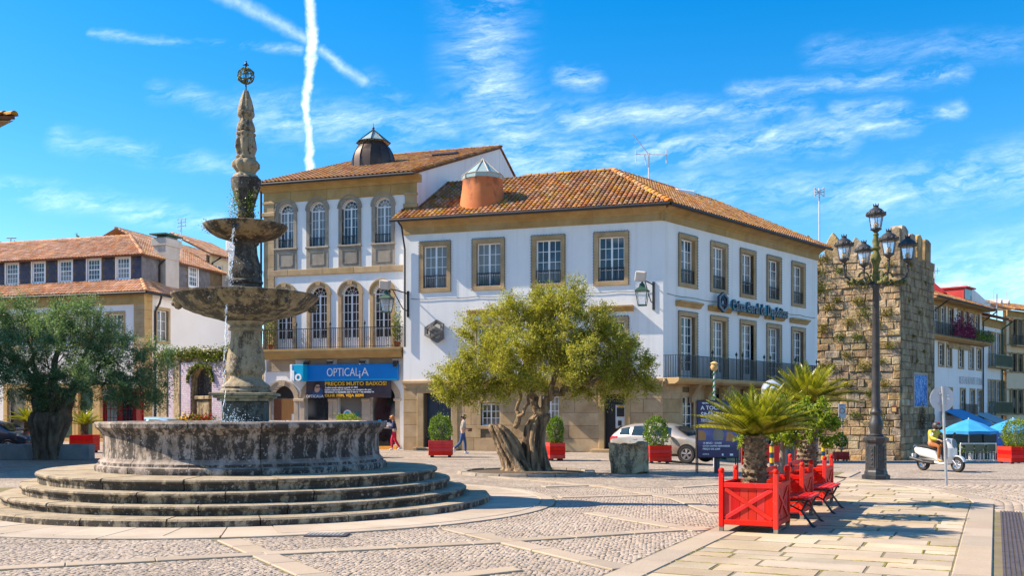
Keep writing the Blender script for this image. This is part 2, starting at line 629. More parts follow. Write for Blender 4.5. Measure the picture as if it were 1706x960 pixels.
M['green_iron'] = gmat('dark_green_iron', [(.012, .05, .035), (.03, .09, .06)], 4, 4, .45, .2, 60, .003)
M['lamp_iron'] = gmat('weathered_lamp_iron', [(.018, .018, .02), (.045, .043, .045)], 3, 5, .5, .35, 30, .006,
                      stains=[((.13, .11, .10), (4, 4, 4), .55, .75, .45)])
M['moss_iron'] = gmat('mossy_iron', [(.05, .06, .02), (.17, .16, .04)], 9, 5, .85, .6, 40, .01)
M['dark'] = gmat('dark_interior', [(.012, .012, .014), (.02, .02, .022)], 2, 2, .7, 0)
M['darkdoor'] = gmat('dark_blue_door', [(.02, .035, .06), (.03, .05, .08)], 2, 3, .4, .1, 30, .003)
M['slate'] = gmat('slate_cladding', [(.030, .030, .058), (.05, .048, .085)], 2, 5, .6, .3, 25, .01, vary=.25, per='island')
M['grey_slate'] = gmat('grey_slate_cladding', [(.11, .105, .12), (.17, .16, .17)], 2, 5, .7, .3, 25, .01, vary=.2, per='island')
M['copper'] = gmat('dark_copper_sheet', [(.05, .035, .03), (.12, .08, .06)], 1.2, 6, .42, .2, 12, .01, metal=.6)
M['terracotta_drum'] = gmat('stained_terracotta_render', [(.48, .125, .035), (.58, .19, .06)], 1.0, 6, .85, .3, 20, .01,
       stains=[((.05, .035, .03), (.9, .9, .5), .54, .68, .9)])
M['water'] = None
M['trunk'] = gmat('olive_bark', [(.10, .065, .035), (.23, .155, .09), (.38, .275, .165)], 2.2, 8, .95, 1.0, 9, .05, ns=(3.0, 3.0, .35),
                  stains=[((.03, .02, .012), (6, 6, .5), .52, .64, .9)])
M['trunk_shaded'] = gmat('shaded_olive_bark', [(.07, .05, .035), (.15, .11, .075), (.25, .19, .13)], 2.2, 8, .95, 1.0, 7, .06, ns=(2.2, 2.2, .7),
                       stains=[((.025, .018, .012), (3, 3, .5), .52, .68, .85)])  # darker copy of the olive bark, the left tree's shade mixed into its colour
M['olive_leaf'] = foliage('olive_leaves', (.07, .09, .010), (.31, .305, .03), (.62, .57, .11), .45)
M['olive_shaded'] = foliage('shaded_olive_leaves', (.035, .085, .045), (.12, .22, .105), (.29, .38, .20), .40)  # blue-green shade of the left crown put into the leaf colour
M['box_leaf'] = foliage('boxwood_leaves', (.03, .07, .006), (.12, .21, .015), (.26, .36, .04), .32, .4)
M['cycad_leaf'] = foliage('cycad_leaflets', (.06, .085, .006), (.24, .25, .018), (.46, .42, .05), .34, .35)
M['lime_leaf'] = foliage('bright_green_leaves', (.06, .11, .005), (.20, .28, .015), (.36, .42, .03), .4)
M['moss_leaf'] = foliage('wall_weed_leaves', (.07, .05, .008), (.20, .17, .02), (.34, .30, .05), .25)
M['ivy_leaf'] = foliage('ivy_leaves', (.03, .05, .006), (.10, .14, .015), (.26, .26, .03), .3)
M['red_paint'] = gmat('red_painted_wood', [(.66, .010, .003), (.74, .018, .005)], 4, 5, .6, spec=.25, bmp=.12, bscale=30, bdist=.004, vary=.06, per='object', pos='world',
                      stains=[((.36, .01, .008), (3, 3, .6), .58, .8, .5), ((.40, .012, .008), (7, 7, 2), .50, .70, .45), ((.78, .36, .28), (24, 24, 24), .655, .70, .75)])
M['red_board'] = gmat('red_planter_board', [(.60, .010, .003), (.68, .016, .006)], 4, 5, .6, .12, 30, .004, vary=.10, per='object', spec=.25, stains=[((.36, .012, .008), (6, 6, 1.5), .48, .70, .5)])
M['red_gloss'] = gmat('red_gloss_paint', [(.60, .01, .012), (.64, .014, .016)], 2, 2, .3, 0)
M['soil'] = gmat('brown_soil', [(.06, .04, .025), (.12, .085, .05)], 12, 5, .95, .8, 30, .03)
M['cycad_bark'] = gmat('cycad_bark', [(.05, .032, .018), (.16, .105, .06), (.30, .24, .15)], 14, 6, .95, .9, 30, .04, pos='world',
                       stains=[((.33, .36, .22), (9, 9, 9), .62, .7, .8)])
M['paving'] = gmat('pale_paving_slab', [(.35, .27, .175), (.43, .335, .225), (.50, .40, .275)], 1.1, 7, .85, .4, 30, .008, vary=.20, per='object', grain=.18, gscale=60,
                   stains=[((.30, .235, .16), (.8, .8, .8), .55, .8, .5)])
M['band'] = gmat('cream_granite_band', [(.35, .275, .20), (.415, .33, .24)], 1.1, 7, .85, .3, 35, .006, vary=.10, per='object', grain=.18, gscale=60,
                 stains=[((.33, .26, .18), (.8, .8, .8), .55, .8, .5)])
M['ring'] = gmat('grey_pink_granite_slab', [(.37, .295, .22), (.44, .355, .265), (.49, .40, .305)], 1.1, 7, .85, .3, 35, .006, vary=.09, per='object', grain=.18, gscale=60,
                 stains=[((.26, .21, .15), (.7, .7, .7), .5, .8, .6)])
M['cobble'] = gmat('granite_cobble', [(.30, .235, .18), (.37, .295, .23), (.43, .35, .275)], .5, 6, .85, .3, 60, .006, vary=.15, per='island', grain=.2, gscale=70)
M['joint'] = gmat('sandy_joint', [(.13, .10, .06), (.23, .18, .11)], 2.5, 6, .95, .4, 30, .02, stains=[((.17, .15, .025), (2.6, 2.6, 2.6), .48, .60, .85)])
M['moss'] = gmat('joint_moss', [(.13, .12, .02), (.30, .24, .05)], 6, 5, .95, .6, 40, .02)
M['steel'] = gmat('galvanised_steel', [(.42, .43, .45), (.52, .53, .55)], 5, 4, .45, .1, 40, .003, metal=.7)
M['signback'] = gmat('grey_sign_back', [(.50, .50, .53), (.58, .58, .61)], 5, 4, .5, .05, 40, .003, stains=[((.30, .28, .30), (14, 14, 14), .64, .70, .6)])
M['grate'] = gmat('cast_iron_grate', [(.06, .045, .045), (.11, .085, .08)], 6, 4, .6, .3, 50, .004)
M['blue_sign'] = gmat('blue_sign_panel', [(.0, .19, .60), (.0, .21, .64)], 2, 2, .35, 0)
M['cyan'] = gmat('cyan_panel', [(.0, .36, .62), (.0, .38, .66)], 2, 2, .35, 0)
M['white_sign'] = gmat('white_lettering', [(.86, .86, .86), (.88, .88, .88)], 2, 2, .4, 0)
M['gold_letter'] = gmat('yellow_lettering', [(.80, .42, .01), (.84, .46, .02)], 2, 2, .5, 0)
M['navy_letter'] = gmat('dark_blue_lettering', [(.008, .03, .07), (.012, .04, .09)], 2, 2, .35, 0)
M['teal_letter'] = gmat('cyan_letter_edge', [(.02, .28, .42), (.03, .32, .46)], 2, 2, .35, 0)
M['banner'] = gmat('dark_vinyl_banner', [(.035, .025, .035), (.07, .05, .06)], 1.2, 4, .35, .1, 6, .02)
M['awning'] = gmat('blue_canvas', [(.02, .25, .55), (.04, .31, .62)], 2, 3, .8, .1, 30, .004)
M['awning_grey'] = gmat('grey_blue_canvas', [(.22, .36, .44), (.28, .42, .50)], 2, 3, .8, .1, 30, .004)
M['wicker'] = gmat('tan_wicker', [(.40, .24, .10), (.52, .32, .15)], 20, 3, .7, .3, 80, .005)
M['alu'] = gmat('brushed_aluminium', [(.55, .55, .57), (.62, .62, .64)], 6, 3, .35, 0, metal=.8)
M['skin'] = gmat('skin', [(.50, .28, .18), (.56, .33, .22)], 12, 3, .55, .05, 60, .002)
M['hair_dark'] = gmat('dark_hair', [(.012, .009, .008), (.03, .022, .018)], 40, 3, .5, .3, 90, .004)
M['hair_ginger'] = gmat('ginger_hair', [(.40, .13, .02), (.55, .21, .04)], 40, 3, .5, .3, 90, .004)
M['cloth_grey'] = gmat('grey_beige_shirt', [(.38, .33, .29), (.46, .41, .37)], 8, 4, .9, .3, 18, .02)
M['cloth_jeans'] = gmat('blue_jeans', [(.025, .06, .16), (.05, .10, .23)], 9, 4, .9, .3, 18, .02)
M['cloth_navy'] = gmat('navy_jumper', [(.008, .016, .06), (.016, .03, .10)], 9, 4, .9, .3, 18, .02)
M['cloth_red'] = gmat('red_trousers', [(.60, .012, .04), (.68, .02, .06)], 9, 4, .9, .3, 18, .02)
M['cloth_olive'] = gmat('yellow_green_jacket', [(.40, .33, .03), (.52, .43, .06)], 9, 4, .85, .3, 18, .02)
M['cloth_rust'] = gmat('rust_brown_trousers', [(.23, .07, .02), (.32, .11, .03)], 9, 4, .9, .3, 18, .02)
M['shoe_white'] = gmat('pale_shoes', [(.62, .66, .72), (.70, .73, .78)], 9, 2, .6, 0)
M['shoe_tan'] = gmat('tan_boots', [(.42, .20, .04), (.50, .26, .06)], 9, 2, .6, 0)
M['brown_leather'] = gmat('brown_leather', [(.16, .05, .025), (.22, .08, .04)], 9, 3, .6, .1, 40, .003)
M['paper'] = gmat('white_paper', [(.8, .8, .78), (.84, .84, .82)], 4, 2, .7, 0)
M['rubber'] = gmat('black_rubber', [(.012, .012, .013), (.022, .022, .023)], 5, 3, .8, .1, 60, .003)
M['car_silver'] = gmat('champagne_car_paint', [(.46, .40, .34), (.47, .41, .35)], 2, 2, .32, 0, metal=.55, coat=.6)
M['car_dark'] = gmat('dark_blue_car_paint', [(.006, .012, .03), (.008, .016, .036)], 2, 2, .3, 0, metal=.3, coat=.8)
M['car_white'] = gmat('pale_blue_car_paint', [(.34, .52, .66), (.36, .54, .68)], 2, 2, .3, 0, metal=.2, coat=.8)
M['car_red'] = gmat('red_car_paint', [(.60, .012, .02), (.62, .014, .024)], 2, 2, .3, 0, metal=.1, coat=.8)
M['scooter_paint'] = gmat('silver_white_scooter_paint', [(.62, .63, .64), (.64, .65, .66)], 2, 2, .3, 0, metal=.2, coat=.7)
M['black_plastic'] = gmat('black_plastic', [(.015, .015, .017), (.025, .025, .027)], 5, 2, .45, 0)
M['tail_red'] = gmat('red_lamp_plastic', [(.55, .01, .01), (.58, .012, .012)], 2, 2, .15, 0, coat=.5)
M['yellow_band'] = gmat('yellow_bollard_paint', [(.75, .38, .01), (.80, .42, .015)], 3, 3, .45, 0)
M['orange_wood'] = gmat('orange_brown_wood', [(.42, .19, .05), (.52, .25, .08)], 3, 6, .5, .15, 20, .004, ns=(6, 6, .5))
M['tan_stone'] = gmat('tan_jamb_stone', [(.52, .33, .12), (.60, .40, .17)], 2, 6, .85, .2, 40, .004)
M['green_panel'] = gmat('dull_green_panel', [(.05, .12, .07), (.08, .16, .10)], 2, 3, .5, 0)
M['teal_awning'] = gmat('teal_panel', [(.01, .16, .15), (.015, .20, .19)], 2, 3, .6, 0)
M['garland'] = gmat('green_garland', [(.01, .12, .05), (.02, .20, .09)], 12, 3, .7, .3, 60, .01)
M['bulb'] = gmat('dark_bulb_string', [(.05, .055, .06), (.09, .095, .10)], 12, 2, .5, 0)
M['concrete'] = gmat('stained_concrete', [(.44, .39, .34), (.54, .49, .44)], 1.2, 6, .9, .3, 20, .01, stains=[((.24, .20, .17), (1.6, 1.6, .3), .5, .8, .6)])
M['emblem'] = gmat('dark_grey_emblem', [(.10, .095, .09), (.17, .16, .15)], 3, 5, .8, .2, 30, .004)
M['block'] = gmat('bluegrey_stone_bench', [(.22, .24, .25), (.30, .32, .33)], 3, 6, .85, .4, 40, .006, stains=[((.12, .14, .14), (3, 3, .6), .5, .75, .6)])
M['cable'] = gmat('black_cable', [(.015, .015, .016), (.02, .02, .022)], 3, 2, .6, 0)
M['copper_top'] = gmat('green_chimney_cap', [(.03, .08, .07), (.05, .11, .09)], 3, 3, .6, .1, 30, .004)
M['blue_tile_strip'] = gmat('blue_downpipe', [(.10, .28, .55), (.14, .34, .60)], 3, 3, .5, 0)
M['grey_asphalt'] = gmat('grey_setts', [(.17, .15, .13), (.24, .21, .185), (.31, .275, .245)], .6, 7, .85, .5, 9, .02, grain=.3, gscale=8)
M['white_trunk'] = gmat('grey_shrub_bark', [(.16, .13, .10), (.28, .24, .19)], 6, 6, .9, .5, 30, .01, ns=(3, 3, .5))

def glass_mat(name, tint, rough=.05, spec=.5):
 m, t, b = mat0(name)
 oi = t.new('ShaderNodeObjectInfo')
 geo = t.new('ShaderNodeNewGeometry')
 n = t.noise(geo.outputs['Position'], 1.3, 3, .6)
 c = t.mix(t.rng(n, .35, .65), tint, tuple(k * .35 for k in tint))
 c = t.mix(t.math('MULTIPLY', oi.outputs['Random'], .7), c, (.012, .012, .014))
 cu = t.math('MULTIPLY', t.rng(t.noise(geo.outputs['Position'], .45, 1, .5), .50, .56), .6)      # pale curtains behind some windows
 t.put(b.inputs['Base Color'], t.mix(cu, c, (.30, .29, .27)))
 b.inputs['Roughness'].default_value = rough
 b.inputs['IOR'].default_value = 1.52
 b.inputs['Specular IOR Level'].default_value = spec
 bump(t, b, t.noise(geo.outputs['Position'], 2.2, 2, .5), .12, .02)
 return m

M['glass'] = glass_mat('window_glass', (.05, .045, .05))
M['glass_blue'] = glass_mat('bluish_window_glass', (.05, .10, .15))
M['glass_shop'] = glass_mat('shop_window_glass', (.02, .035, .04))
M['glass_car'] = glass_mat('car_window_glass', (.02, .05, .07), .03)
m_, t_, b_ = mat0('clear_lantern_glass')
b_.inputs['Base Color'].default_value = (.92, .94, .97, 1)
b_.inputs['Roughness'].default_value = .12
b_.inputs['Transmission Weight'].default_value = .75
b_.inputs['IOR'].default_value = 1.1
b_.inputs['Alpha'].default_value = .8
M['clear'] = m_
m_, t_, b_ = mat0('skylight_glass')
b_.inputs['Base Color'].default_value = (.45, .62, .62, 1)
b_.inputs['Roughness'].default_value = .15
b_.inputs['Transmission Weight'].default_value = .35
b_.inputs['IOR'].default_value = 1.3
M['skylight'] = m_
m_, t_, b_ = mat0('fountain_water')
geo_ = t_.new('ShaderNodeNewGeometry')
b_.inputs['Base Color'].default_value = (.20, .30, .33, 1)
b_.inputs['Roughness'].default_value = .06
bump(t_, b_, t_.noise(geo_.outputs['Position'], 7, 4, .6), .5, .03)
M['water'] = m_
m_, t_, b_ = mat0('falling_water')
b_.inputs['Base Color'].default_value = (.85, .90, .95, 1)
b_.inputs['Roughness'].default_value = .12
b_.inputs['Transmission Weight'].default_value = .55
b_.inputs['IOR'].default_value = 1.33
M['spray'] = m_

def fountain_mat(name, streak, base=((.20, .15, .09), (.33, .26, .165), (.42, .34, .23)), low=.5, top_streak=.2, fr=3.0):
 """old granite: black algae runs down it, pale lichen spots"""
 m, t, b = mat0(name)
 geo = t.new('ShaderNodeNewGeometry')
 p = geo.outputs['Position']
 c = t.ramp(t.noise(p, 3.2, 8, .65), [(.3, base[0]), (.5, base[1]), (.72, base[2])])
 c = t.mix(t.rng(t.noise(p, 5, 6, .7), .52, .7, 0, .55), c, (.25, .17, .04))          # yellow lichen
 wx = t.vm('ADD', p, t.vm('SCALE', t.noise(p, 3, 4, .6, out=1), scale=.25))
 st = t.noise(t.vm('MULTIPLY', wx, (fr, fr, fr * .13)), 1.0, 7, .72)
 st2 = t.noise(p, 9, 6, .75)
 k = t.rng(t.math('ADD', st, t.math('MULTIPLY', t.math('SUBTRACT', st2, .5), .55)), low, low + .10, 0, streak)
 k = t.math('MULTIPLY', k, t.rng(t.sep(geo.outputs['True Normal'])[2], .3, .8, 1, top_streak))     # fewer streaks on upward faces such as treads
 c = t.mix(k, c, t.mix(t.rng(st2, .4, .6), (.012, .011, .010), (.045, .035, .028)))  # black on upright faces: algae, plus the risers' shade put into the colour
 sp = t.rng(t.vor(t.vm('ADD', p, t.vm('SCALE', t.noise(p, 14, 3, .6, out=1), scale=.12)), 13), .26, .16, 0, 1)
 sp = t.math('MULTIPLY', sp, t.rng(t.noise(p, 2.6, 4, .6), .45, .60, 0, .8))
 c = t.mix(sp, c, (.46, .40, .36))
 t.put(b.inputs['Base Color'], c)
 b.inputs['Roughness'].default_value = .9
 bump(t, b, t.math('ADD', t.noise(p, 22, 7, .7), t.math('MULTIPLY', st2, .6)), .7, .03)
 return m

M['f_step'] = fountain_mat('mossy_step_stone', .92, ((.24, .185, .12), (.36, .285, .19), (.45, .365, .25)), low=.41, top_streak=.05, fr=2.6)
M['f_basin'] = fountain_mat('black_streaked_basin_stone', .95, ((.17, .13, .10), (.33, .265, .22), (.50, .43, .38)), low=.43, fr=4.6)
M['f_shaft'] = fountain_mat('fountain_shaft_stone', .85, ((.19, .15, .10), (.31, .245, .16), (.40, .33, .23)), low=.52, fr=4.5)
M['f_bowl'] = fountain_mat('fountain_bowl_stone', .92, ((.15, .105, .06), (.26, .19, .105), (.34, .26, .15)), low=.44, top_streak=.9)
M['f_wet'] = fountain_mat('wet_fountain_stone', .96, ((.05, .045, .04), (.10, .09, .08), (.18, .15, .12)), low=.46)
M['f_block'] = fountain_mat('rough_stone_block', .75, ((.28, .19, .10), (.44, .33, .19), (.54, .42, .26)), low=.48, top_streak=.6)

def azulejo_mat(name, a, b2, sc):
 m, t, b = mat0(name)
 tcn = t.new('ShaderNodeTexCoord')
 o = tcn.outputs['Object']
 v = t.vor(t.vm('MULTIPLY', o, (sc, sc, sc)), 1.0, 'F1', rand=.12)
 v2 = t.vor(t.vm('MULTIPLY', o, (sc * 2, sc * 2, sc * 2)), 1.0, 'F1', rand=.2)
 k = t.math('MULTIPLY', t.rng(v, .28, .36), t.rng(v2, .3, .5, 1, .35))
 t.put(b.inputs['Base Color'], t.mix(k, a, b2))
 b.inputs['Roughness'].default_value = .25
 return m

M['azulejo'] = azulejo_mat('patterned_wall_tile', (.30, .16, .20), (.62, .58, .66), 4.5)
m_, t_, b_ = mat0('blue_painted_tile')
geo_ = t_.new('ShaderNodeNewGeometry')
n_ = t_.noise(geo_.outputs['Position'], 2.6, 6, .65, 1.2)
t_.put(b_.inputs['Base Color'], t_.ramp(n_, [(.38, (.01, .10, .42)), (.50, (.03, .20, .55)), (.545, (.36, .55, .74)), (.58, (.02, .16, .48))]))
b_.inputs['Roughness'].default_value = .6
b_.inputs['Specular IOR Level'].default_value = .12
M['azulejo_blue'] = m_

# ------------------------------------------------------------------ the ground
AX = Vector((-5.345, 20.0, 0))        # axis of the fountain
RING0, RING1 = 4.90, 6.20
PU = Vector((.426, .904, 0)).normalized()     # the slab walk runs this way
PN = Vector((PU.y, -PU.x, 0))
PO = Vector((1.02, 10.75, 0))                 # a point on its left edge

def st_of(x, y):
 d = Vector((x, y, 0)) - PO
 return d.dot(PU), d.dot(PN)

def walk_pt(s, t, z=0.0):
 p = PO + PU * s + PN * t
 return Vector((p.x, p.y, z + float(ground_z(p.x, p.y))))

WALK_W = 3.75

def walk_t1(s):
 """right edge of the slab walk: straight, then rounding off towards the street"""
 return WALK_W + .10 * s * .12 + (0 if s < 11.5 else -max(0.0, s - 11.5) ** 1.55 * .19)

# base sheet: one grid out to the horizon
gx = np.concatenate([np.linspace(-900, -60, 8), np.linspace(-55, 55, 90), np.linspace(60, 900, 8)])
gy = np.concatenate([np.linspace(-200, 0, 4), np.linspace(3, 100, 80), np.linspace(110, 1500, 10)])
GX, GY = np.meshgrid(gx, gy)
GZ = ground_z(GX, np.minimum(GY, 110)) - .03
gv = np.stack([GX, GY, GZ], -1).reshape(-1, 3)
nx = len(gx)
gq = [(j * nx + i, j * nx + i + 1, (j + 1) * nx + i + 1, (j + 1) * nx + i) for j in range(len(gy) - 1) for i in range(nx - 1)]
ground = link('ground', np_mesh('ground', gv, gq, M['joint']))
tag(ground, kind='structure')
for p_ in ground.data.polygons:
 p_.use_smooth = True

# far plaza sheet: setts too far away to tell apart
m_, t_, b_ = mat0('distant_cobbles')
geo_ = t_.new('ShaderNodeNewGeometry')
p_ = geo_.outputs['Position']
vo = t_.new('ShaderNodeTexVoronoi')
t_.put(vo.inputs['Vector'], p_)
vo.inputs['Scale'].default_value = 8
vo2 = t_.vor(p_, 8, 'DISTANCE_TO_EDGE')
c_ = t_.mix(1.0, t_.ramp(t_.noise(p_, .7, 6, .6), [(.3, (.27, .215, .165)), (.5, (.35, .28, .22)), (.7, (.43, .35, .275))]),
   t_.ramp(vo.outputs['Color'], [(0, .75), (1, 1.2)]), 'MULTIPLY')
c_ = t_.mix(t_.rng(vo2, .02, .09, .7, 0), c_, (.14, .115, .085))
t_.put(b_.inputs['Base Color'], c_)
b_.inputs['Roughness'].default_value = .88
bump(t_, b_, t_.rng(vo2, 0, .2), .5, .02)
M['far_cobble'] = m_
fx = np.linspace(-45, 30, 60)
fy = np.linspace(23.3, 90, 60)
FX, FY = np.meshgrid(fx, fy)
fv = np.stack([FX, FY, ground_z(FX, FY) - .004], -1).reshape(-1, 3)
fq = [(j * 60 + i, j * 60 + i + 1, (j + 1) * 60 + i + 1, (j + 1) * 60 + i) for j in range(59) for i in range(59)]
plaza = tag(link('plaza', np_mesh('plaza', fv, fq, M['far_cobble'])), kind='structure')

bx_ = np.linspace(-16, 13, 30)
by_ = np.linspace(8.5, 23.6, 20)
BX, BY = np.meshgrid(bx_, by_)
bv = np.stack([BX, BY, BX * 0 - .002], -1).reshape(-1, 3)
bed = np_mesh('cobble_bed', bv, [(j * 30 + i, j * 30 + i + 1, (j + 1) * 30 + i + 1, (j + 1) * 30 + i) for j in range(19) for i in range(29)], M['joint'])
tag(link('cobble_bed', bed), kind='structure')
BANDS = []     # paving bands: (start, end) in ground metres

def band(a, b, w=.42):
 BANDS.append((Vector((a[0], a[1], 0)), Vector((b[0], b[1], 0)), w))

def band_px(x0, y0, x1, y1, w=.32):
 a, b = gpt(x0, y0), gpt(x1, y1)
 band(a, b, w)

band_px(355, 890, 560, 977)
band_px(752, 882, 1040, 950)
band_px(985, 856, 1168, 886)
band_px(1005, 811, 1130, 832)
band_px(1130, 832, 1195, 856)
band_px(-60, 952, 437, 925, .28)
band_px(440, 925, 836, 904, .28)
band_px(845, 903, 1180, 881, .29)
band_px(932, 830, 1192, 823, .29)
band_px(905, 812, 1010, 809, .29)
band_px(1130, 813, 1240, 806, .29)
band_px(820, 795, 1020, 813, .29)
band_px(655, 765, 1000, 768, .5)
band_px(560, 985, 860, 950, .29)

def in_band(x, y, pad=0.0):
 for a, b, w in BANDS:
  d = b - a
  L = d.length
  d = d / L
  q = Vector((x, y, 0)) - a
  s = q.dot(d)
  if -.02 < s < L + .02 and abs(q.dot(Vector((d.y, -d.x, 0)))) < w / 2 + pad:
   return True
 return False

def visible(x, y, pad=1.5):
 return y > 9.6 and abs(x) < .52 * y + pad

bandslab_n = 0
for a, b, w_ in BANDS:
 L = (b - a).length
 ang = math.atan2(b.y - a.y, b.x - a.x)
 s = 0.0
 while s < L - .05:
  ln = min(random.uniform(.75, 1.15), L - s)
  if L - s - ln < .3:
   ln = L - s
  mid = a + (b - a) * ((s + ln / 2) / L)
  if (mid - AX).length > RING1 - .02 and not (0 < st_of(mid.x, mid.y)[1] < 5 and st_of(mid.x, mid.y)[0] > -2):
   mb = MB().cbox(-ln / 2 + .005, ln / 2 - .005, -w_ / 2, w_ / 2, -.05, .018 + random.uniform(-.002, .002), .008)
   mb.build('paving_slab', M['band'], plaza, (mid.x, mid.y, float(ground_z(mid.x, mid.y))), (0, 0, ang))
  s += ln

# slabs of the ring round the fountain
NR = 46
for k in range(NR):
 a0 = 2 * math.pi * k / NR + .002
 a1 = 2 * math.pi * (k + 1) / NR - .0015
 for (r0, r1) in ((RING0 - .15, 5.92), (5.935, RING1)):
  if r0 > 5.9 and k % 2:
   continue
  e1 = a1 if r0 < 5.9 else 2 * math.pi * (k + 2) / NR - .003
  mb = MB()
  n = 4
  arc = [(a0 + (e1 - a0) * i / n) for i in range(n + 1)]
  h = .020 + random.uniform(-.003, .003)
  c = .008
  pr = [(math.cos(t) * (r0 + c), math.sin(t) * (r0 + c)) for t in arc] + [(math.cos(t) * (r1 - c), math.sin(t) * (r1 - c)) for t in reversed(arc)]
  po = [(math.cos(t) * r0, math.sin(t) * r0) for t in arc] + [(math.cos(t) * r1, math.sin(t) * r1) for t in reversed(arc)]
  m2 = len(pr)
  vs = [(p[0], p[1], h) for p in pr] + [(p[0], p[1], h - c) for p in po] + [(p[0], p[1], -.05) for p in po]
  fs = [tuple(range(m2 - 1, -1, -1))]
  for j in (0, 1):
   fs += [(j * m2 + i, j * m2 + (i + 1) % m2, (j + 1) * m2 + (i + 1) % m2, (j + 1) * m2 + i) for i in range(m2)]
  mb.add(vs, fs)
  mb.build('paving_slab', M['ring'], plaza, AX)

# the slab walk on the right
pave = MB()
S0, S1 = -3.0, 21.0
N = 60
edge_l = [walk_pt(S0 + (S1 - S0) * i / N, -.02, .0095) for i in range(N + 1)]
edge_r = [walk_pt(S0 + (S1 - S0) * i / N, walk_t1(S0 + (S1 - S0) * i / N) - .05, .0095) for i in range(N + 1)]
for i in range(N):
 pave.poly([edge_l[i], edge_r[i], edge_r[i + 1], edge_l[i + 1]])
pavement = tag(pave.build('pavement', M['joint']), kind='structure')
s = S0
row = 0
KW = .40       # the border stones
while s < S1 - .3:
 dep = random.uniform(.36, .56)
 if s > 9:
  dep *= 1.15
 t1 = walk_t1(s + dep / 2) - KW
 t = KW
 first = True
 while t < t1 - .06:
  ln = random.uniform(.55, 1.25)
  if first:
   ln *= random.uniform(.5, 1)
   first = False
  if t1 - t - ln < .3:
   ln = t1 - t
  c = walk_pt(s + dep / 2, t + ln / 2)
  if visible(c.x, c.y, 1.2):
   g1, g2 = random.uniform(.009, .022), random.uniform(.016, .032)
   mb = MB()
   mb.M = Matrix.Rotation(random.uniform(-.016, .016), 4, 'Z')
   mb.cbox(-ln / 2 + g1, ln / 2 - g1, -dep / 2 + g2, dep / 2 - g2, -.06, .0145 + random.uniform(-.0035, .004), .006)
   o = mb.build('paving_slab', M['paving'], pavement, c, (random.uniform(-.003, .003), random.uniform(-.004, .004), math.atan2(PN.y, PN.x)))
   if random.random() < .34:
    q = walk_pt(s, t + ln * .5, .009)
    mm = MB()
    mm.M = Matrix.Rotation(random.uniform(-.04, .04), 4, 'Z')
    xx = -ln * random.uniform(.1, .5)
    while xx < ln * .45:
     mm.ball((xx, random.uniform(-.008, .008), 0), random.uniform(.014, .026), 6, (2.8, 1.0, .55))
     xx += random.uniform(.03, .08)
    if random.random() < .5:
     yy = 0.0
     while yy < dep * .9:
      mm.ball((-ln * .5, yy, 0), random.uniform(.012, .022), 6, (.8, 2.4, .6))
      yy += random.uniform(.03, .07)
    mm.build('joint_moss', M['moss'], pavement, q, (0, 0, math.atan2(PN.y, PN.x)))
  t += ln
 s += dep
for side in (0, 1):
 s = S0
 while s < S1:
  ln = random.uniform(.8, 1.3)
  sm = s + ln / 2
  tm = KW / 2 if side == 0 else walk_t1(sm) - KW / 2
  c = walk_pt(sm, tm)
  e = walk_pt(s + ln, KW / 2 if side == 0 else walk_t1(s + ln) - KW / 2) - walk_pt(s, KW / 2 if side == 0 else walk_t1(s) - KW / 2)
  if visible(c.x, c.y, 1.2) and tm > 0:
   mb = MB().cbox(-e.length / 2 + .006, e.length / 2 - .006, -KW / 2, KW / 2, -.08, .022, .014)
   mb.build('kerb_stone', M['band'], pavement, c, (0, 0, math.atan2(e.y, e.x)))
  s += ln

# cobbles of the square (far too many to count)
cs = .062
xs = np.arange(-14.5, 9.5, cs)
ys = np.arange(9.6, 23.4, cs)
CX, CY = np.meshgrid(xs, ys)
CX = CX + (np.arange(len(ys)) % 2)[:, None] * cs * .5
# fan pattern: rows bend gently
ang = .32
CX, CY = CX * math.cos(ang) - (CY - 16) * math.sin(ang), 16 + CX * math.sin(ang) + (CY - 16) * math.cos(ang)
CX, CY = CX.ravel(), CY.ravel()
CY = CY + .05 * np.sin(CX * 2.1)
CX = CX + rng.normal(0, .008, CX.shape)
CY = CY + rng.normal(0, .008, CX.shape)
keep = (CY > 9.7) & (CY < 23.4) & (np.abs(CX) < .52 * CY + .8)
keep &= (np.hypot(CX - AX.x, CY - AX.y) > RING1 + .05)
sx_ = (CX - PO.x) * PU.x + (CY - PO.y) * PU.y
tx_ = (CX - PO.x) * PN.x + (CY - PO.y) * PN.y
keep &= (tx_ < -.05)
CX, CY = CX[keep], CY[keep]
mask = np.ones(len(CX), bool)
for a, b, w_ in BANDS:
 d = (b - a)
 L = d.length
 ux, uy = d.x / L, d.y / L
 s_ = (CX - a.x) * ux + (CY - a.y) * uy
 n_ = (CX - a.x) * uy - (CY - a.y) * ux
 mask &= ~((s_ > -.03) & (s_ < L + .03) & (np.abs(n_) < w_ / 2 + .045))
CX, CY = CX[mask], CY[mask]

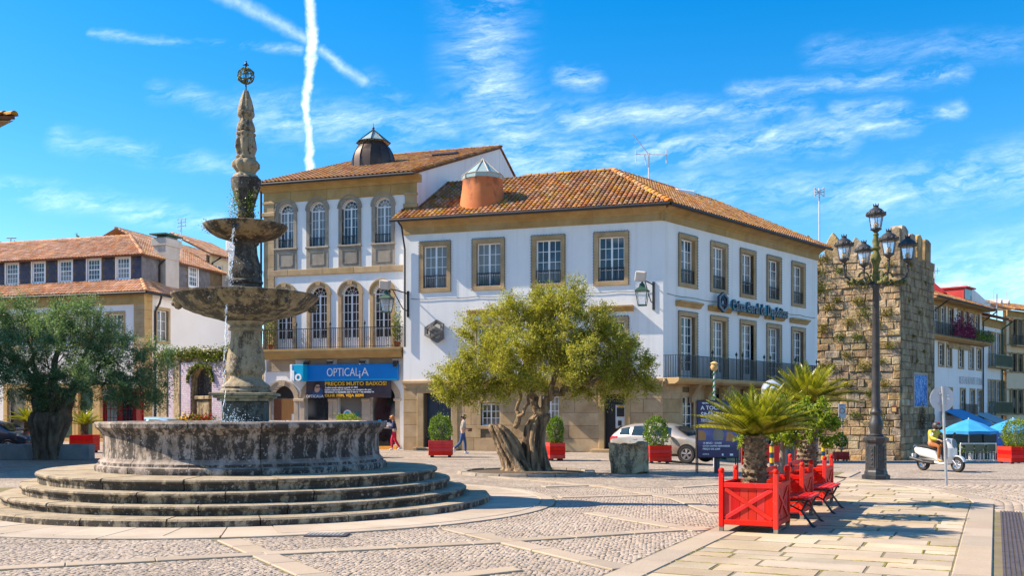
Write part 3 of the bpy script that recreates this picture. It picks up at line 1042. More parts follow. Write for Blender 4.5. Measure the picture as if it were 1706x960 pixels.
def cobble_mesh(name, CX, CY, size, mat, zoff=0.0, rot=0.0):
 n = len(CX)
 a = rng.uniform(-.25, .25, n) + rot
 hx = size * rng.uniform(.44, .505, n)
 hy = size * rng.uniform(.44, .505, n)
 h = rng.uniform(.002, .006, n) + ground_z(CX, CY) + zoff
 ca, sa = np.cos(a), np.sin(a)
 V_ = []
 for (k, dz) in ((1.0, -.03), (.96, -.0025), (.76, 0.0)):
  for (i, j) in ((-1, -1), (1, -1), (1, 1), (-1, 1)):
   px = i * hx * k + (rng.normal(0, .004, n) if k < 1 else 0)
   py = j * hy * k + (rng.normal(0, .004, n) if k < 1 else 0)
   V_.append(np.stack([CX + px * ca - py * sa, CY + px * sa + py * ca, h + dz], -1))
 v = np.stack(V_, 1).reshape(-1, 3)
 fq = [(8, 9, 10, 11)]
 for j in (0, 1):
  fq += [(j * 4 + i, j * 4 + (i + 1) % 4, (j + 1) * 4 + (i + 1) % 4, (j + 1) * 4 + i) for i in range(4)]
 q = (np.arange(n)[:, None, None] * 12 + np.array(fq)[None]).reshape(-1, 4)
 return np_mesh(name, v, q, mat)

me = cobble_mesh('cobbles', CX, CY, cs, M['cobble'])
me.polygons.foreach_set('use_smooth', [True] * len(me.polygons))
tag(link('cobbles', me), 'grey brown granite cobbles laid between the pale paving bands', 'cobbles', kind='stuff')

# street setts to the right of the walk: rows that follow its curve
rx, ry = [], []
for k in range(49):
 off = .10 + .155 * k
 for s in np.arange(-2.5, 20, .20):
  if off < .5 and s < 9.6:
   continue
  t = walk_t1(s) + off
  p = walk_pt(s + (k % 2) * .1, t)
  if visible(p.x, p.y, .6) and p.y < 24.5:
   rx.append(p.x)
   ry.append(p.y)
me = cobble_mesh('street_setts', np.array(rx), np.array(ry), .165, M['cobble'], .001, math.atan2(PU.y, PU.x))
me.polygons.foreach_set('use_smooth', [True] * len(me.polygons))
tag(link('street_setts', me), 'grey street setts in curved rows beside the drain', 'setts', kind='stuff')
rd = MB()
for i in range(40):
 for j in range(12):
  q = []
  for (a, b) in ((i, j), (i, j + 1), (i + 1, j + 1), (i + 1, j)):
   y = 9 + a * 2.0
   x0 = walk_pt((y - PO.y) / PU.y, 0).x + 2.6 if y < 26 else .30 * y + 1.2
   x = x0 + b * 3.2
   q.append((x, y, float(ground_z(x, y)) - .018))
  rd.poly(q)
tag(rd.build('street', M['grey_asphalt'], smooth=60), kind='structure')

cv = thing('drain_cover', gpt(545, 891, .024), 'small grey rectangular drain cover in the ring of slabs below the fountain steps', 'drain cover', None, -.05)
MB().cbox(-.30, .30, -.17, .17, -.02, .004, .004).build('frame', M['grate'], cv)
mb = MB()
for k in range(9):
 mb.box(-.26 + .058 * k, -.26 + .058 * k + .035, -.13, .13, .004, .009)
mb.build('cover', M['block'], cv)
# long curved drain
dr = thing('drain', walk_pt(6.5, walk_t1(6.5) + .26), 'dark slotted drain channel curving along the pavement edge', 'drain')
for k in range(11):
 s0_ = -1.0 + k * .98
 mb = MB()
 a = walk_pt(s0_, walk_t1(s0_) + .26)
 b = walk_pt(s0_ + .96, walk_t1(s0_ + .96) + .26)
 L = (b - a).length
 for yy in (-.17, -.12, -.07, -.02, .03, .08, .13):
  mb.box(-L / 2, L / 2, yy, yy + .028, -.03, .006)
 for q in range(13):
  xx = -L / 2 + L * q / 12
  mb.box(xx - .012, xx + .012, -.17, .158, -.028, .003)
 mb.build('grate', M['grate'], dr, (a + b) / 2 - dr.location, (0, 0, math.atan2(b.y - a.y, b.x - a.x)))
mb = MB()
for k in range(22):
 q = [walk_pt(-1.0 + .49 * (k + i), walk_t1(-1.0 + .49 * (k + i)) + o2, -.011) - dr.location for (i, o2) in ((0, .08), (0, .44), (1, .44), (1, .08))]
 mb.poly(q)
mb.build('channel', M['dark'], dr)

# ------------------------------------------------------------------ building helpers
def wall_mb(x0, x1, z0, z1, ops, depth=.32, y=0.0, back=True):
 """front skin of a wall with recessed openings; ops: (xa, xb, za, zb, arched)"""
 mb = MB()
 xs = sorted({x0, x1, *[o[0] for o in ops], *[o[1] for o in ops]})
 zs = sorted({z0, z1, *[o[2] for o in ops], *[o[3] for o in ops]})
 for i in range(len(xs) - 1):
  for j in range(len(zs) - 1):
   cx, cz = (xs[i] + xs[i + 1]) / 2, (zs[j] + zs[j + 1]) / 2
   if cx < x0 or cx > x1 or cz < z0 or cz > z1:
    continue
   if any(o[0] < cx < o[1] and o[2] < cz < o[3] for o in ops):
    continue
   mb.poly([(xs[i], y, zs[j]), (xs[i + 1], y, zs[j]), (xs[i + 1], y, zs[j + 1]), (xs[i], y, zs[j + 1])])
 for o in ops:
  xa, xb, za, zb = o[:4]
  arched = len(o) > 4 and o[4]
  if not arched:
   ring = [(xa, za), (xb, za), (xb, zb), (xa, zb)]
  else:
   r = (xb - xa) / 2
   cx, sp = (xa + xb) / 2, zb - r
   n = 12
   arc = [(cx + r * math.cos(math.pi * k / n), sp + r * math.sin(math.pi * k / n)) for k in range(n + 1)]
   ring = [(xa, za), (xb, za)] + arc
   ring = [ring[0], ring[1]] + arc
   for k in range(n):
    a, b = arc[k], arc[k + 1]
    mb.poly([(a[0], y, a[1]), (a[0], y, zb), (b[0], y, zb), (b[0], y, b[1])])
  m = len(ring)
  for k in range(m):
   a, b = ring[k], ring[(k + 1) % m]
   mb.poly([(a[0], y, a[1]), (a[0], y + depth, a[1]), (b[0], y + depth, b[1]), (b[0], y, b[1])])
 if back:
  mb.poly([(x0, y + depth + .05, z0), (x0, y + depth + .05, z1), (x1, y + depth + .05, z1), (x1, y + depth + .05, z0)])
 return mb

def rect_sash(w, h, leaves=2, cols=2, rows=4, fr=.06, mid=.09, mun=.028, low=0.0, y=0.0, t=.05):
 """white window: returns (sash MB, list of panes (cx, cz, pw, ph))"""
 sb = MB()
 sb.box(-w / 2, w / 2, y, y + t, 0, fr + low)
 sb.box(-w / 2, w / 2, y, y + t, h - fr, h)
 sb.box(-w / 2, -w / 2 + fr, y, y + t, fr + low, h - fr)
 sb.box(w / 2 - fr, w / 2, y, y + t, fr + low, h - fr)
 panes = []
 iw = w - 2 * fr - (leaves - 1) * mid
 lw = iw / leaves
 for k in range(leaves):
  xa = -w / 2 + fr + k * (lw + mid)
  if k:
   sb.box(xa - mid, xa, y - .012, y + t - .012, fr + low, h - fr)
  pw = (lw - (cols - 1) * mun) / cols
  ph = (h - 2 * fr - low - (rows - 1) * mun) / rows
  for c in range(1, cols):
   x = xa + c * (pw + mun) - mun
   sb.box(x, x + mun, y + .008, y + t - .008, fr + low, h - fr)
  for r in range(1, rows):
   z = fr + low + r * (ph + mun) - mun
   sb.box(xa, xa + lw, y + .010, y + t - .010, z, z + mun)
  for c in range(cols):
   for r in range(rows):
    panes.append((xa + c * (pw + mun) + pw / 2, fr + low + r * (ph + mun) + ph / 2, pw, ph))
 return sb, panes

_pane_cache = {}

def pane_mesh(w, h, mat):
 k = (round(w, 3), round(h, 3), mat.name)
 if k not in _pane_cache:
  _pane_cache[k] = MB().box(-w / 2 - .004, w / 2 + .004, -.004, .004, -h / 2 - .004, h / 2 + .004).mesh('pane', mat)
 return _pane_cache[k]

class Win:
 """a kind of window: meshes made once, then placed many times"""
 def __init__(s, sash, panes, glass, extras=(), fan=None, y=.18, single=False):
  s.sash = sash.mesh('window', M['white_wood'])
  s.panes = panes
  s.glass = glass
  s.extras = extras        # (name, mesh, (x, y, z))
  s.fan = fan
  s.y = y
  s.single = single

 def place(s, root, fac, x, z, label=None, glass=None, off=0.0, rz=0.0):
  g = glass or s.glass
  o = fpart('window', s.sash, None, root, fac, x, off - s.y, z, rz=rz)
  if label:
   o['label'] = label
  if s.single:
   mb = MB()
   for (cx, cz, pw, ph) in s.panes:
    mb.box(cx - pw / 2 - .003, cx + pw / 2 + .003, .02, .03, cz - ph / 2 - .003, cz + ph / 2 + .003)
   if '_s' not in s.__dict__:
    s._s = {}
   if g.name not in s._s:
    s._s[g.name] = mb.mesh('glass', g)
   link('glass', s._s[g.name], o)
  else:
   for (cx, cz, pw, ph) in s.panes:
    link('pane', pane_mesh(pw, ph, g), o, (cx, .025, cz), (random.uniform(-.012, .012), 0, random.uniform(-.02, .02)))
  for (nm, me, loc) in s.extras:
   link(nm, me, o, (loc[0], loc[1] - s.y, loc[2]))
  return o

def surround_mb(w, h, b=.2, proud=.05, deep=.17, sill=True, c=.012):
 """stone frame of four separate stones round an opening w x h (origin bottom centre, wall plane y=0)"""
 mb = MB()
 mb.cbox(-w / 2 - b, -w / 2, -proud, deep, 0, h, c)
 mb.cbox(w / 2, w / 2 + b, -proud, deep, 0, h, c)
 mb.cbox(-w / 2 - b, w / 2 + b, -proud - .004, deep, h, h + b, c)
 if sill:
  mb.cbox(-w / 2 - b, w / 2 + b, -proud - .004, deep, -b, 0, c)
 return mb

def railing_mb(x0, x1, y0, y1, z, h, step=.12, r=.009, finials=(), ends=True, mids=()):
 """straight bar railing along x at y0, returning to the wall at y1 on both ends"""
 mb = MB()
 mb.box(x0 - .02, x1 + .02, y0 - .02, y0 + .02, z + h - .035, z + h)
 mb.box(x0, x1, y0 - .010, y0 + .010, z + .06, z + .085)
 n = max(1, int(round((x1 - x0) / step)))
 for k in range(n + 1):
  x = x0 + (x1 - x0) * k / n
  rr = r * (1.5 if k in (0, n) else 1)
  mb.box(x - rr, x + rr, y0 - rr, y0 + rr, z, z + h - .035)
 if ends:
  for x in (x0, x1):
   mb.box(x - .02, x + .02, y0 + .022, y1, z + h - .035, z + h)
   m = max(1, int((y1 - y0) / step))
   for k in range(1, m):
    y = y0 + (y1 - y0) * k / m
    mb.box(x - r, x + r, y - r, y + r, z, z + h - .035)
 for x in finials:
  mb.tube([(x, y0, z), (x, y0, z + h + .16)], .022, 6)
  mb.ball((x, y0, z + h + .21), .065, 8, (1, 1, 1.3))
  mb.tube([(x, y0, z + h + .26), (x, y0, z + h + .36)], [.03, .004], 6)
 return mb

def bulbs_mb(w, h, b, step=.14):
 """string of small dark lamps along the outer edge of a stone frame"""
 mb = MB()
 for sx in (-1, 1):
  x = sx * (w / 2 + b + .015)
  mb.box(x - .007, x + .007, -.055, -.04, -b, h + b)
  z = -b
  while z < h + b:
   mb.box(x - .028 if sx < 0 else x, x if sx < 0 else x + .028, -.075, -.05, z, z + .045)
   z += step
 mb.box(-w / 2 - b, w / 2 + b, -.055, -.04, h + b + .01, h + b + .024)
 x = -w / 2 - b
 while x < w / 2 + b:
  mb.box(x, x + .045, -.075, -.05, h + b + .012, h + b + .04)
  x += step
 return mb

def clip_line(poly, p, d):
 """parameter range of the 2-D line p + t d inside a convex polygon"""
 lo, hi = -1e9, 1e9
 n = len(poly)
 area = sum(poly[i][0] * poly[(i + 1) % n][1] - poly[(i + 1) % n][0] * poly[i][1] for i in range(n))
 sg = 1 if area > 0 else -1
 for i in range(n):
  a, b = poly[i], poly[(i + 1) % n]
  nx_, ny_ = -(b[1] - a[1]) * sg, (b[0] - a[0]) * sg
  dn = d[0] * nx_ + d[1] * ny_
  q = (p[0] - a[0]) * nx_ + (p[1] - a[1]) * ny_
  if abs(dn) < 1e-9:
   if q < 0:
    return None
  else:
   t = -q / dn
   if dn > 0:
    lo = max(lo, t)
   else:
    hi = min(hi, t)
 return (lo, hi) if hi > lo else None

def roof_slope(root, pts, mat='tile', pitch=.235, course=.37, rad=.098, thick=.10, name='roof_slope'):
 """pts: convex roof plane in world space, the first edge is the eave (left to right as seen). One mesh part of barrel tiles over a bed."""
 pts = [Vector(p) for p in pts]
 e = (pts[1] - pts[0]).normalized()
 nrm = (pts[1] - pts[0]).cross(pts[2] - pts[0]).normalized()
 if nrm.z < 0:
  nrm = -nrm
 u = nrm.cross(e).normalized()          # up the slope
 if u.z < 0:
  u = -u
 o = pts[0]
 P2 = [((p - o).dot(e), (p - o).dot(u)) for p in pts]
 mb = MB()
 base = root.location
 W_ = lambda a, b, c: o + e * a + u * b + nrm * c - base
 mb.mi = 1
 mb.poly([W_(a, b, 0) for a, b in P2])
 mb.poly([W_(a, b, -thick) for a, b in reversed(P2)])
 n = len(P2)
 for i in range(n):
  (a, b), (c, d) = P2[i], P2[(i + 1) % n]
  mb.poly([W_(a, b, 0), W_(a, b, -thick), W_(c, d, -thick), W_(c, d, 0)])
 mb.mi = 0
 xa, xb = min(p[0] for p in P2), max(p[0] for p in P2)
 k = int((xb - xa) / pitch)
 for i in range(k + 1):
  x = xa + pitch * (i + .5)
  cl_ = clip_line(P2, (x, 0), (0, 1))
  if not cl_ or cl_[1] - cl_[0] < .12:
   continue
  y = cl_[0] - .05
  xj = random.uniform(-.008, .008)
  while y < cl_[1] - .08:
   y2 = min(y + course * 1.12, cl_[1])
   r0, r1 = rad * 1.0, rad * .84
   lift0, lift1 = .022, .002
   jx = xj + random.uniform(-.006, .006)
   vs = []
   for (yy, rr, lf) in ((y, r0, lift0), (y2, r1, lift1)):
    for q in range(5):
     a = math.pi * q / 4
     vs.append(W_(x + jx + rr * math.cos(a), yy, lf + rr * .82 * math.sin(a)))
   for q in range(5):
    a = math.pi * q / 4
    vs.append(W_(x + jx + (r0 - .02) * math.cos(a), y + .004, lift0 + (r0 - .02) * .82 * math.sin(a)))
   mb.add(vs, [(q, q + 1, q + 6, q + 5) for q in range(4)] + [(q + 10, q + 11, q + 1, q) for q in range(4)])
   y += course
 me = mb.mesh(name, [M[mat], M['tile_bed']])
 ob = link(name, me, root)
 ob['kind'] = 'stuff'
 return ob

def ridge_tiles(root, a, b, mat='tile', rad=.13, step=.40, name='ridge_tiles', lift=.05):
 a, b = Vector(a), Vector(b)
 d = (b - a)
 L = d.length
 d.normalize()
 sx = d.cross(Vector((0, 0, 1))).normalized()
 up = sx.cross(d).normalized()
 mb = MB()
 n = max(1, int(L / step))
 for i in range(n):
  p, q = a + d * (L * i / n), a + d * (L * (i + 1.1) / n)
  vs = []
  for (c, r, l) in ((p, rad, .03), (q, rad * .85, 0)):
   for k in range(7):
    t = math.pi * k / 6
    vs.append(c - root.location + sx * r * math.cos(t) + up * (r * math.sin(t) + lift + l - .06))
  mb.add(vs, [(k, k + 1, k + 8, k + 7) for k in range(6)] + [tuple(range(6, -1, -1))])
 return mb.build(name, M[mat], root)

def ashlar(root, fac, x0, x1, z0, z1, ops, ch=.55, lmin=.7, lmax=1.4, mat='granite', off=0.0, deep=.12, proud=.012, name='stone_block'):
 """courses of separate stone blocks on a facade, leaving out the openings"""
 n = max(1, int(round((z1 - z0) / ch)))
 ch = (z1 - z0) / n
 for j in range(n):
  za, zb = z0 + j * ch, z0 + (j + 1) * ch
  cuts = [(x0, x1)]
  for o in ops:
   if o[2] < zb - .02 and o[3] > za + .02:
    nc = []
    for (a, b) in cuts:
     if o[0] > a:
      nc.append((a, min(b, o[0])))
     if o[1] < b:
      nc.append((max(a, o[1]), b))
    cuts = [c for c in nc if c[1] - c[0] > .04]
  for (a, b) in cuts:
   x = a
   first = j % 2
   while x < b - .02:
    ln = random.uniform(lmin, lmax) * (.55 if first and x == a else 1)
    if b - x - ln < lmin * .5:
     ln = b - x
    mb = MB().cbox(x - (x + ln / 2) + .004, ln / 2 - .004, -proud - random.uniform(0, .008), deep, .004, ch - .004, .012)
    fpart(name, mb, M[mat], root, fac, x + ln / 2, off, za)
    x += ln

def downpipe(root, pts, r=.05, mat='cable'):
 mb = MB().tube([Vector(p) - root.location for p in pts], r, 8)
 return mb.build('downpipe', M[mat], root, smooth=50)

# ------------------------------------------------------------------ the white corner bank building
F1 = Fac((-5.28, 48.4), (6.79, 44.7))
F2 = Fac((6.79, 44.7), (17.3, 56.4))
bank = thing('bank_building', (6.79, 44.7, 0), 'large white corner building with granite window frames and hipped terracotta tile roof', 'building')
ZB = 3.28          # top of the granite ground floor
ZW = 10.45         # top of the white wall
wx = [F1.X(p) for p in (725, 814, 913.5, 1018.5)]
upw, uph, upb = 1.20, 2.05, .20
upz = F1.Z(913, 480) + upb
OPS1 = [(x - upw / 2, x + upw / 2, upz, upz + uph) for x in wx]
mdx = wx[1:]
mdw, mdh = 1.22, 2.55
mdz = ZB + .16
OPS1 += [(x - mdw / 2, x + mdw / 2, mdz, mdz + mdh) for x in mdx]
fpart('front_wall', wall_mb(0, F1.len, ZB, ZW, OPS1), M['plaster'], bank, F1)
wx2 = [F2.X(p) for p in (1145.5, 1197.5, 1245.5, 1289, 1329.5)]
OPS2 = [(x - upw / 2, x + upw / 2, upz, upz + uph) for x in wx2]
fdw, fdh, fdz = 1.22, 2.85, ZB + .14
OPS2 += [(x - fdw / 2, x + fdw / 2, fdz, fdz + fdh) for x in wx2]
fpart('side_wall', wall_mb(0, F2.len, ZB, ZW, OPS2), M['plaster'], bank, F2)
# far end and back walls so that the building is closed
Q = Vector((3.05, 57.4, 0))
ends = [F2.pt(F2.len), F2.pt(F2.len) + (-F2.n) * 9.5, Q + F2.d * 3, Q, Q - F1.d * 8.4, F1.pt(0)]
mb = MB()
for a, b in zip(ends[:-1], ends[1:]):
 a, b = a - bank.location, b - bank.location
 mb.poly([(a.x, a.y, -2.0), (b.x, b.y, -2.0), (b.x, b.y, ZW), (a.x, a.y, ZW)])
mb.build('rear_wall', M['plaster'], bank)

# windows
sb, pn = rect_sash(upw, uph, 2, 2, 4)
ex = [('stone_surround', surround_mb(upw, uph, upb).mesh('stone_surround', M['granite']), (0, 0, 0)),
      ('railing', railing_mb(-upw / 2 + .02, upw / 2 - .02, .03, .06, 0.02, .62, .12, .011, ends=False).mesh('railing', M['iron']), (0, 0, 0)),
      ('light_string', bulbs_mb(upw, uph, upb).mesh('light_string', M['bulb']), (0, 0, 0))]
W_up = Win(sb, pn, M['glass'], ex)
for i, x in enumerate(wx):
 W_up.place(bank, F1, x, upz, glass=M['glass'] if i < 2 else M['glass_blue'])
for x in wx2:
 W_up.place(bank, F2, x, upz, glass=M['glass_blue'])
sb, pn = rect_sash(mdw, mdh, 2, 2, 5, low=.25)
ex = [('stone_surround', surround_mb(mdw, mdh, .19, sill=False).mesh('stone_surround', M['granite']), (0, 0, 0)),
      ('light_string', bulbs_mb(mdw, mdh, .19).mesh('light_string', M['bulb']), (0, 0, 0))]
W_md = Win(sb, pn, M['glass_blue'], ex)
for x in mdx:
 W_md.place(bank, F1, x, mdz)
sb, pn = rect_sash(fdw, fdh, 2, 2, 6, low=.3)
ex = [('stone_surround', surround_mb(fdw, fdh, .20, sill=False).mesh('stone_surround', M['granite']), (0, 0, 0)),
      ('light_string', bulbs_mb(fdw, fdh, .20).mesh('light_string', M['bulb']), (0, 0, 0))]
W_fd = Win(sb, pn, M['glass_blue'], ex)
for x in wx2:
 W_fd.place(bank, F2, x, fdz)

def hood_mb(w):
 mb = MB()
 mb.prism([(-.28, .26), (-.28, .18), (-.20, .14), (-.12, .04), (-.10, 0), (0, 0), (0, .26)], -w / 2, w / 2, 'x')
 return mb.mesh('window_hood', M['granite_gold'])

hood = hood_mb(2.05)
for x in mdx:
 fpart('window_hood', hood, None, bank, F1, x, 0, mdz + mdh + .42)
for x in wx2:
 fpart('window_hood', hood, None, bank, F2, x, 0, fdz + fdh + .42)

# cornice under the eaves, gutter
prof = [(0, 0), (-.07, 0), (-.07, .30), (-.11, .33), (-.13, .38), (-.34, .50), (-.46, .56), (-.46, .62), (0, .62)]
for fac, l0, l1 in ((F1, -.0, F1.len + .18), (F2, -.18, F2.len + .05)):
 x = l0
 while x < l1 - .05:
  ln = min(random.uniform(1.6, 2.3), l1 - x)
  if l1 - x - ln < .5:
   ln = l1 - x
  mb = MB().prism(prof, x + .003 - x, ln - .003, 'x')
  fpart('cornice_stone', mb, M['granite_gold'], bank, fac, x, 0.004, ZW)
  x += ln
OV = .62
ZE = ZW + .66
Bc = F1.pt(F1.len) + (F1.n + F2.n).normalized() * (OV / math.cos(R(32.6)))
A_ = F1.pt(F1.X(650, OV), OV)
C_ = F2.pt(F2.len + .45, OV)
bis = (-F1.n - F2.n).normalized()
Pk = Bc + bis * 6.9
zP = 14.15
z3 = lambda p, z: (p.x, p.y, z)
Rl = Pk - F1.d * 9.5
Al = A_
Cr = Pk + F2.d * 10.2
roof_slope(bank, [z3(Al, ZE), z3(Bc, ZE), z3(Pk, zP), z3(Rl, zP)])
roof_slope(bank, [z3(Bc, ZE), z3(C_, ZE), z3(Cr, zP), z3(Pk, zP)])
# rear planes
Qb = Bc + bis * 13.8
Ab, Cb = Qb - F1.d * 9.3, Qb + F2.d * 3.6
mb = MB()
L_ = lambda p, z: (p.x - bank.location.x, p.y - bank.location.y, z)
mb.poly([L_(Qb, ZE), L_(Ab, ZE), L_(Rl, zP - .02), L_(Pk, zP - .02)])
mb.poly([L_(Cb, ZE), L_(Qb, ZE), L_(Pk, zP - .02), L_(Cr, zP - .02)])
mb.poly([L_(C_, ZE), L_(Cb, ZE), L_(Cr, zP - .02)])
mb.build('rear_roof', M['tile'], bank)
ridge_tiles(bank, z3(Bc, ZE), z3(Pk, zP), rad=.16)
ridge_tiles(bank, z3(Pk, zP), z3(Pk - F1.d * 4.75, zP))
ridge_tiles(bank, z3(Pk, zP), z3(Cr, zP))
ridge_tiles(bank, z3(C_, ZE), z3(Cr, zP))
for a, b in ((A_, Bc), (Bc, C_)):
 d = (b - a).normalized()
 n_ = Vector((d.y, -d.x, 0))
 mb = MB()
 mb.tube([Vector((p.x, p.y, ZE - .05)) - bank.location + n_ * .05 for p in (a, a + (b - a) * .5, b)], .075, 8)
 mb.build('gutter', M['iron'], bank, smooth=50)
gp0 = A_ + F1.d * .4
downpipe(bank, [z3(gp0, ZE - .1), z3(gp0 + F1.d * .15 - F1.n * .1, ZE - .35), z3(F1.pt(.10, .12), ZW - .55), z3(F1.pt(.12, .10), ZW - .7), z3(F1.pt(.12, .10), 5.0)], .045)

# string course over the granite ground floor, corner stones
for fac, l1 in ((F1, F1.len + .14), (F2, F2.len)):
 mb = MB()
 mb.prism([(0, -.28), (-.05, -.28), (-.05, -.10), (-.16, -.05), (-.16, .06), (-.10, .10), (0, .10)], -.0 if fac is F1 else -.14, l1, 'x')
 fpart('string_course', mb, M['granite'], bank, fac, 0, .003, ZB)
# ground floor of the front: blocks, door, cash machine, barred windows
door = (F1.X(706), F1.X(752), 0.0, 2.75)
atm = (F1.X(1007), F1.X(1041), 0.0, 2.65)
lw1 = (F1.X(801), F1.X(833), F1.Z(817, 710), F1.Z(817, 672))
lw2 = (F1.X(902), F1.X(931), F1.Z(917, 710), F1.Z(917, 660))
gops = [door, atm, lw1, lw2]
ashlar(bank, F1, 0, F1.len, 0.0, ZB - .26, gops, .60, .9, 1.9)
fpart('ground_floor_wall', wall_mb(0, F1.len, -.5, ZB, gops, .55, .03), M['mortar'], bank, F1)
mb = surround_mb(door[1] - door[0], door[3], .34, .06, .4, sill=False, c=.02)
fpart('door_surround', mb, M['granite'], bank, F1, (door[0] + door[1]) / 2, 0, 0)
d_o = fpart('door', MB().box(-(door[1] - door[0]) / 2, (door[1] - door[0]) / 2, 0, .06, .12, door[3]), M['darkdoor'], bank, F1, (door[0] + door[1]) / 2, -.42, 0)
mb = MB()
dwid = (door[1] - door[0]) / 2
for sx in (-1, 1):
 for (a, b) in ((.25, 1.0), (1.12, 2.5)):
  mb.cbox(sx * dwid / 2 - dwid * .36, sx * dwid / 2 + dwid * .36, -.03, .01, a, b, .02)
mb.build('door_panel', M['darkdoor'], d_o)
MB().ball((.06, -.06, 1.15), .035, 8).build('handle', M['steel'], d_o)
fpart('door_step', MB().cbox(-1.1, 1.1, -.45, .4, 0.0, .13, .015), M['granite'], bank, F1, (door[0] + door[1]) / 2, 0, 0)
ax_ = (atm[0] + atm[1]) / 2
aw = (atm[1] - atm[0]) / 2
fpart('door_surround', surround_mb(atm[1] - atm[0], atm[3], .26, .05, .35, sill=False, c=.02), M['granite'], bank, F1, ax_, 0, 0)
fpart('cash_machine_panel', MB().box(-aw, aw, 0, .08, .12, atm[3]), M['dark'], bank, F1, ax_, -.30, 0)
am = fpart('cash_machine', MB().cbox(-.02, aw * .97, -.09, 0, .95, 2.05, .03), M['steel'], bank, F1, ax_, -.30, .12)
mb = MB().cbox(.06, aw * .86, -.11, -.08, 1.50, 1.92, .01)
mb.build('screen', M['dark'], am)
MB().cbox(.10, aw * .8, -.115, -.08, 1.93, 2.01, .01).build('orange_strip', M['ochre'], am)
MB().cbox(.12, aw * .6, -.13, -.08, 1.08, 1.32, .01).build('keypad', M['dark'], am)
fpart('door_step', MB().cbox(-1.0, 1.0, -.5, .3, 0.0, .14, .015), M['granite'], bank, F1, ax_, 0, 0)
for q in (lw1, lw2):
 sb, pn = rect_sash(q[1] - q[0] - .04, q[3] - q[2] - .04, 2, 2, 3 if q is lw1 else 4, fr=.05, mid=.06)
 Win(sb, pn, M['glass'], [('stone_surround', surround_mb(q[1] - q[0], q[3] - q[2], .16, .02, .2).mesh('stone_surround', M['granite']), (0, 0, 0))], y=.16).place(bank, F1, (q[0] + q[1]) / 2, q[2] + .01)
# ground floor of the side
sops = [(F2.X(1138) - .05, F2.X(1151) + .25, .85, 2.55)] + [(x - .75, x + .75, -1.0, 2.7) for x in wx2[1:]]
ashlar(bank, F2, 0, F2.len, -.6, ZB - .26, sops, .60, .9, 1.9)
fpart('ground_floor_wall', wall_mb(0, F2.len, -1.6, ZB, sops, .55, .03), M['mortar'], bank, F2)
q = sops[0]
sb, pn = rect_sash(q[1] - q[0], q[3] - q[2], 2, 1, 4, fr=.05, mid=.06)
Win(sb, pn, M['glass_blue'], [('stone_surround', surround_mb(q[1] - q[0], q[3] - q[2], .2, .02, .2).mesh('stone_surround', M['granite']), (0, 0, 0))], y=.14).place(bank, F2, (q[0] + q[1]) / 2, q[2])
for x in wx2[1:]:
 fpart('shop_window', MB().box(-.75, .75, 0, .06, -1, 2.7), M['glass_shop'], bank, F2, x, -.35, 0)
# balcony of the side front
bx0, bx1 = F2.X(1128, .75), F2.X(1361, .75)
bal = fpart('balcony', MB().prism([(0, -.16), (-.62, -.16), (-.80, -.06), (-.84, .02), (-.84, .12), (0, .12)], bx0, bx1, 'x'), M['granite'], bank, F2, 0, .004, ZB - .02)
railing_mb(bx0 + .05, bx1 - .05, -.76, 0, .12, 1.02, .115, .014, [x + d for x in wx2[0:5] for d in (.95,)] + [wx2[1] + .35, wx2[2] + .3, bx1 - .05]).build('balcony_railing', M['iron'], bal)
cb = MB().prism([(0, -1.0), (-.16, -.95), (-.20, -.7), (-.42, -.35), (-.60, -.17), (0, -.17)], -.13, .13, 'x').mesh('bracket', M['granite'])
for x in [F2.X(p) for p in (1150, 1176, 1200, 1240, 1270, 1300, 1330, 1352)]:
 link('bracket', cb, bal, (x, 0, 0))
# balconies of the front doors
for x in mdx:
 b = fpart('balcony', MB().prism([(0, -.10), (-.42, -.10), (-.50, -.02), (-.50, .10), (0, .10)], -.95, .95, 'x'), M['granite'], bank, F1, x, .15, ZB + .02)
 railing_mb(-.9, .9, -.44, 0, .10, .98, .12, .010, (-.9, .9)).build('balcony_railing', M['iron'], b)

# terracotta drum with a glass pyramid on the front roof slope
dc = at(804, 318, 48.5)
dr_ = MB()
bz = 11.15
dcx, dcy = dc.x, 48.6
mb = MB().lathe([(1.20, bz), (1.16, bz + .5), (1.0, bz + 1.6), (.97, bz + 1.95), (.99, bz + 2.0), (0.0, bz + 2.0)], 32)
drum = mb.build('skylight_drum', M['terracotta_drum'], bank, (dcx - 6.79, dcy - 44.7, 0), smooth=40)
gz = bz + 2.0
n8 = 10
mb = MB()
ring = [(1.0 * math.cos(2 * math.pi * k / n8), 1.0 * math.sin(2 * math.pi * k / n8)) for k in range(n8)]
for k in range(n8):
 a, b = ring[k], ring[(k + 1) % n8]
 mb.poly([(a[0], a[1], gz), (b[0], b[1], gz), (b[0], b[1], gz + .22), (a[0], a[1], gz + .22)])
 mb.poly([(a[0], a[1], gz + .22), (b[0], b[1], gz + .22), (0, 0, gz + 1.05)])
mb.build('glass_pyramid', M['skylight'], drum)
mb = MB()
for k in range(n8):
 a, b = ring[k], ring[(k + 1) % n8]
 mb.tube([(a[0] * 1.01, a[1] * 1.01, gz), (a[0] * 1.01, a[1] * 1.01, gz + .22), (0, 0, gz + 1.08)], .028, 5)
 mb.tube([(a[0] * 1.01, a[1] * 1.01, gz + .22), (b[0] * 1.01, b[1] * 1.01, gz + .22)], .024, 5)
mb.build('glazing_bar', M['concrete'], drum)
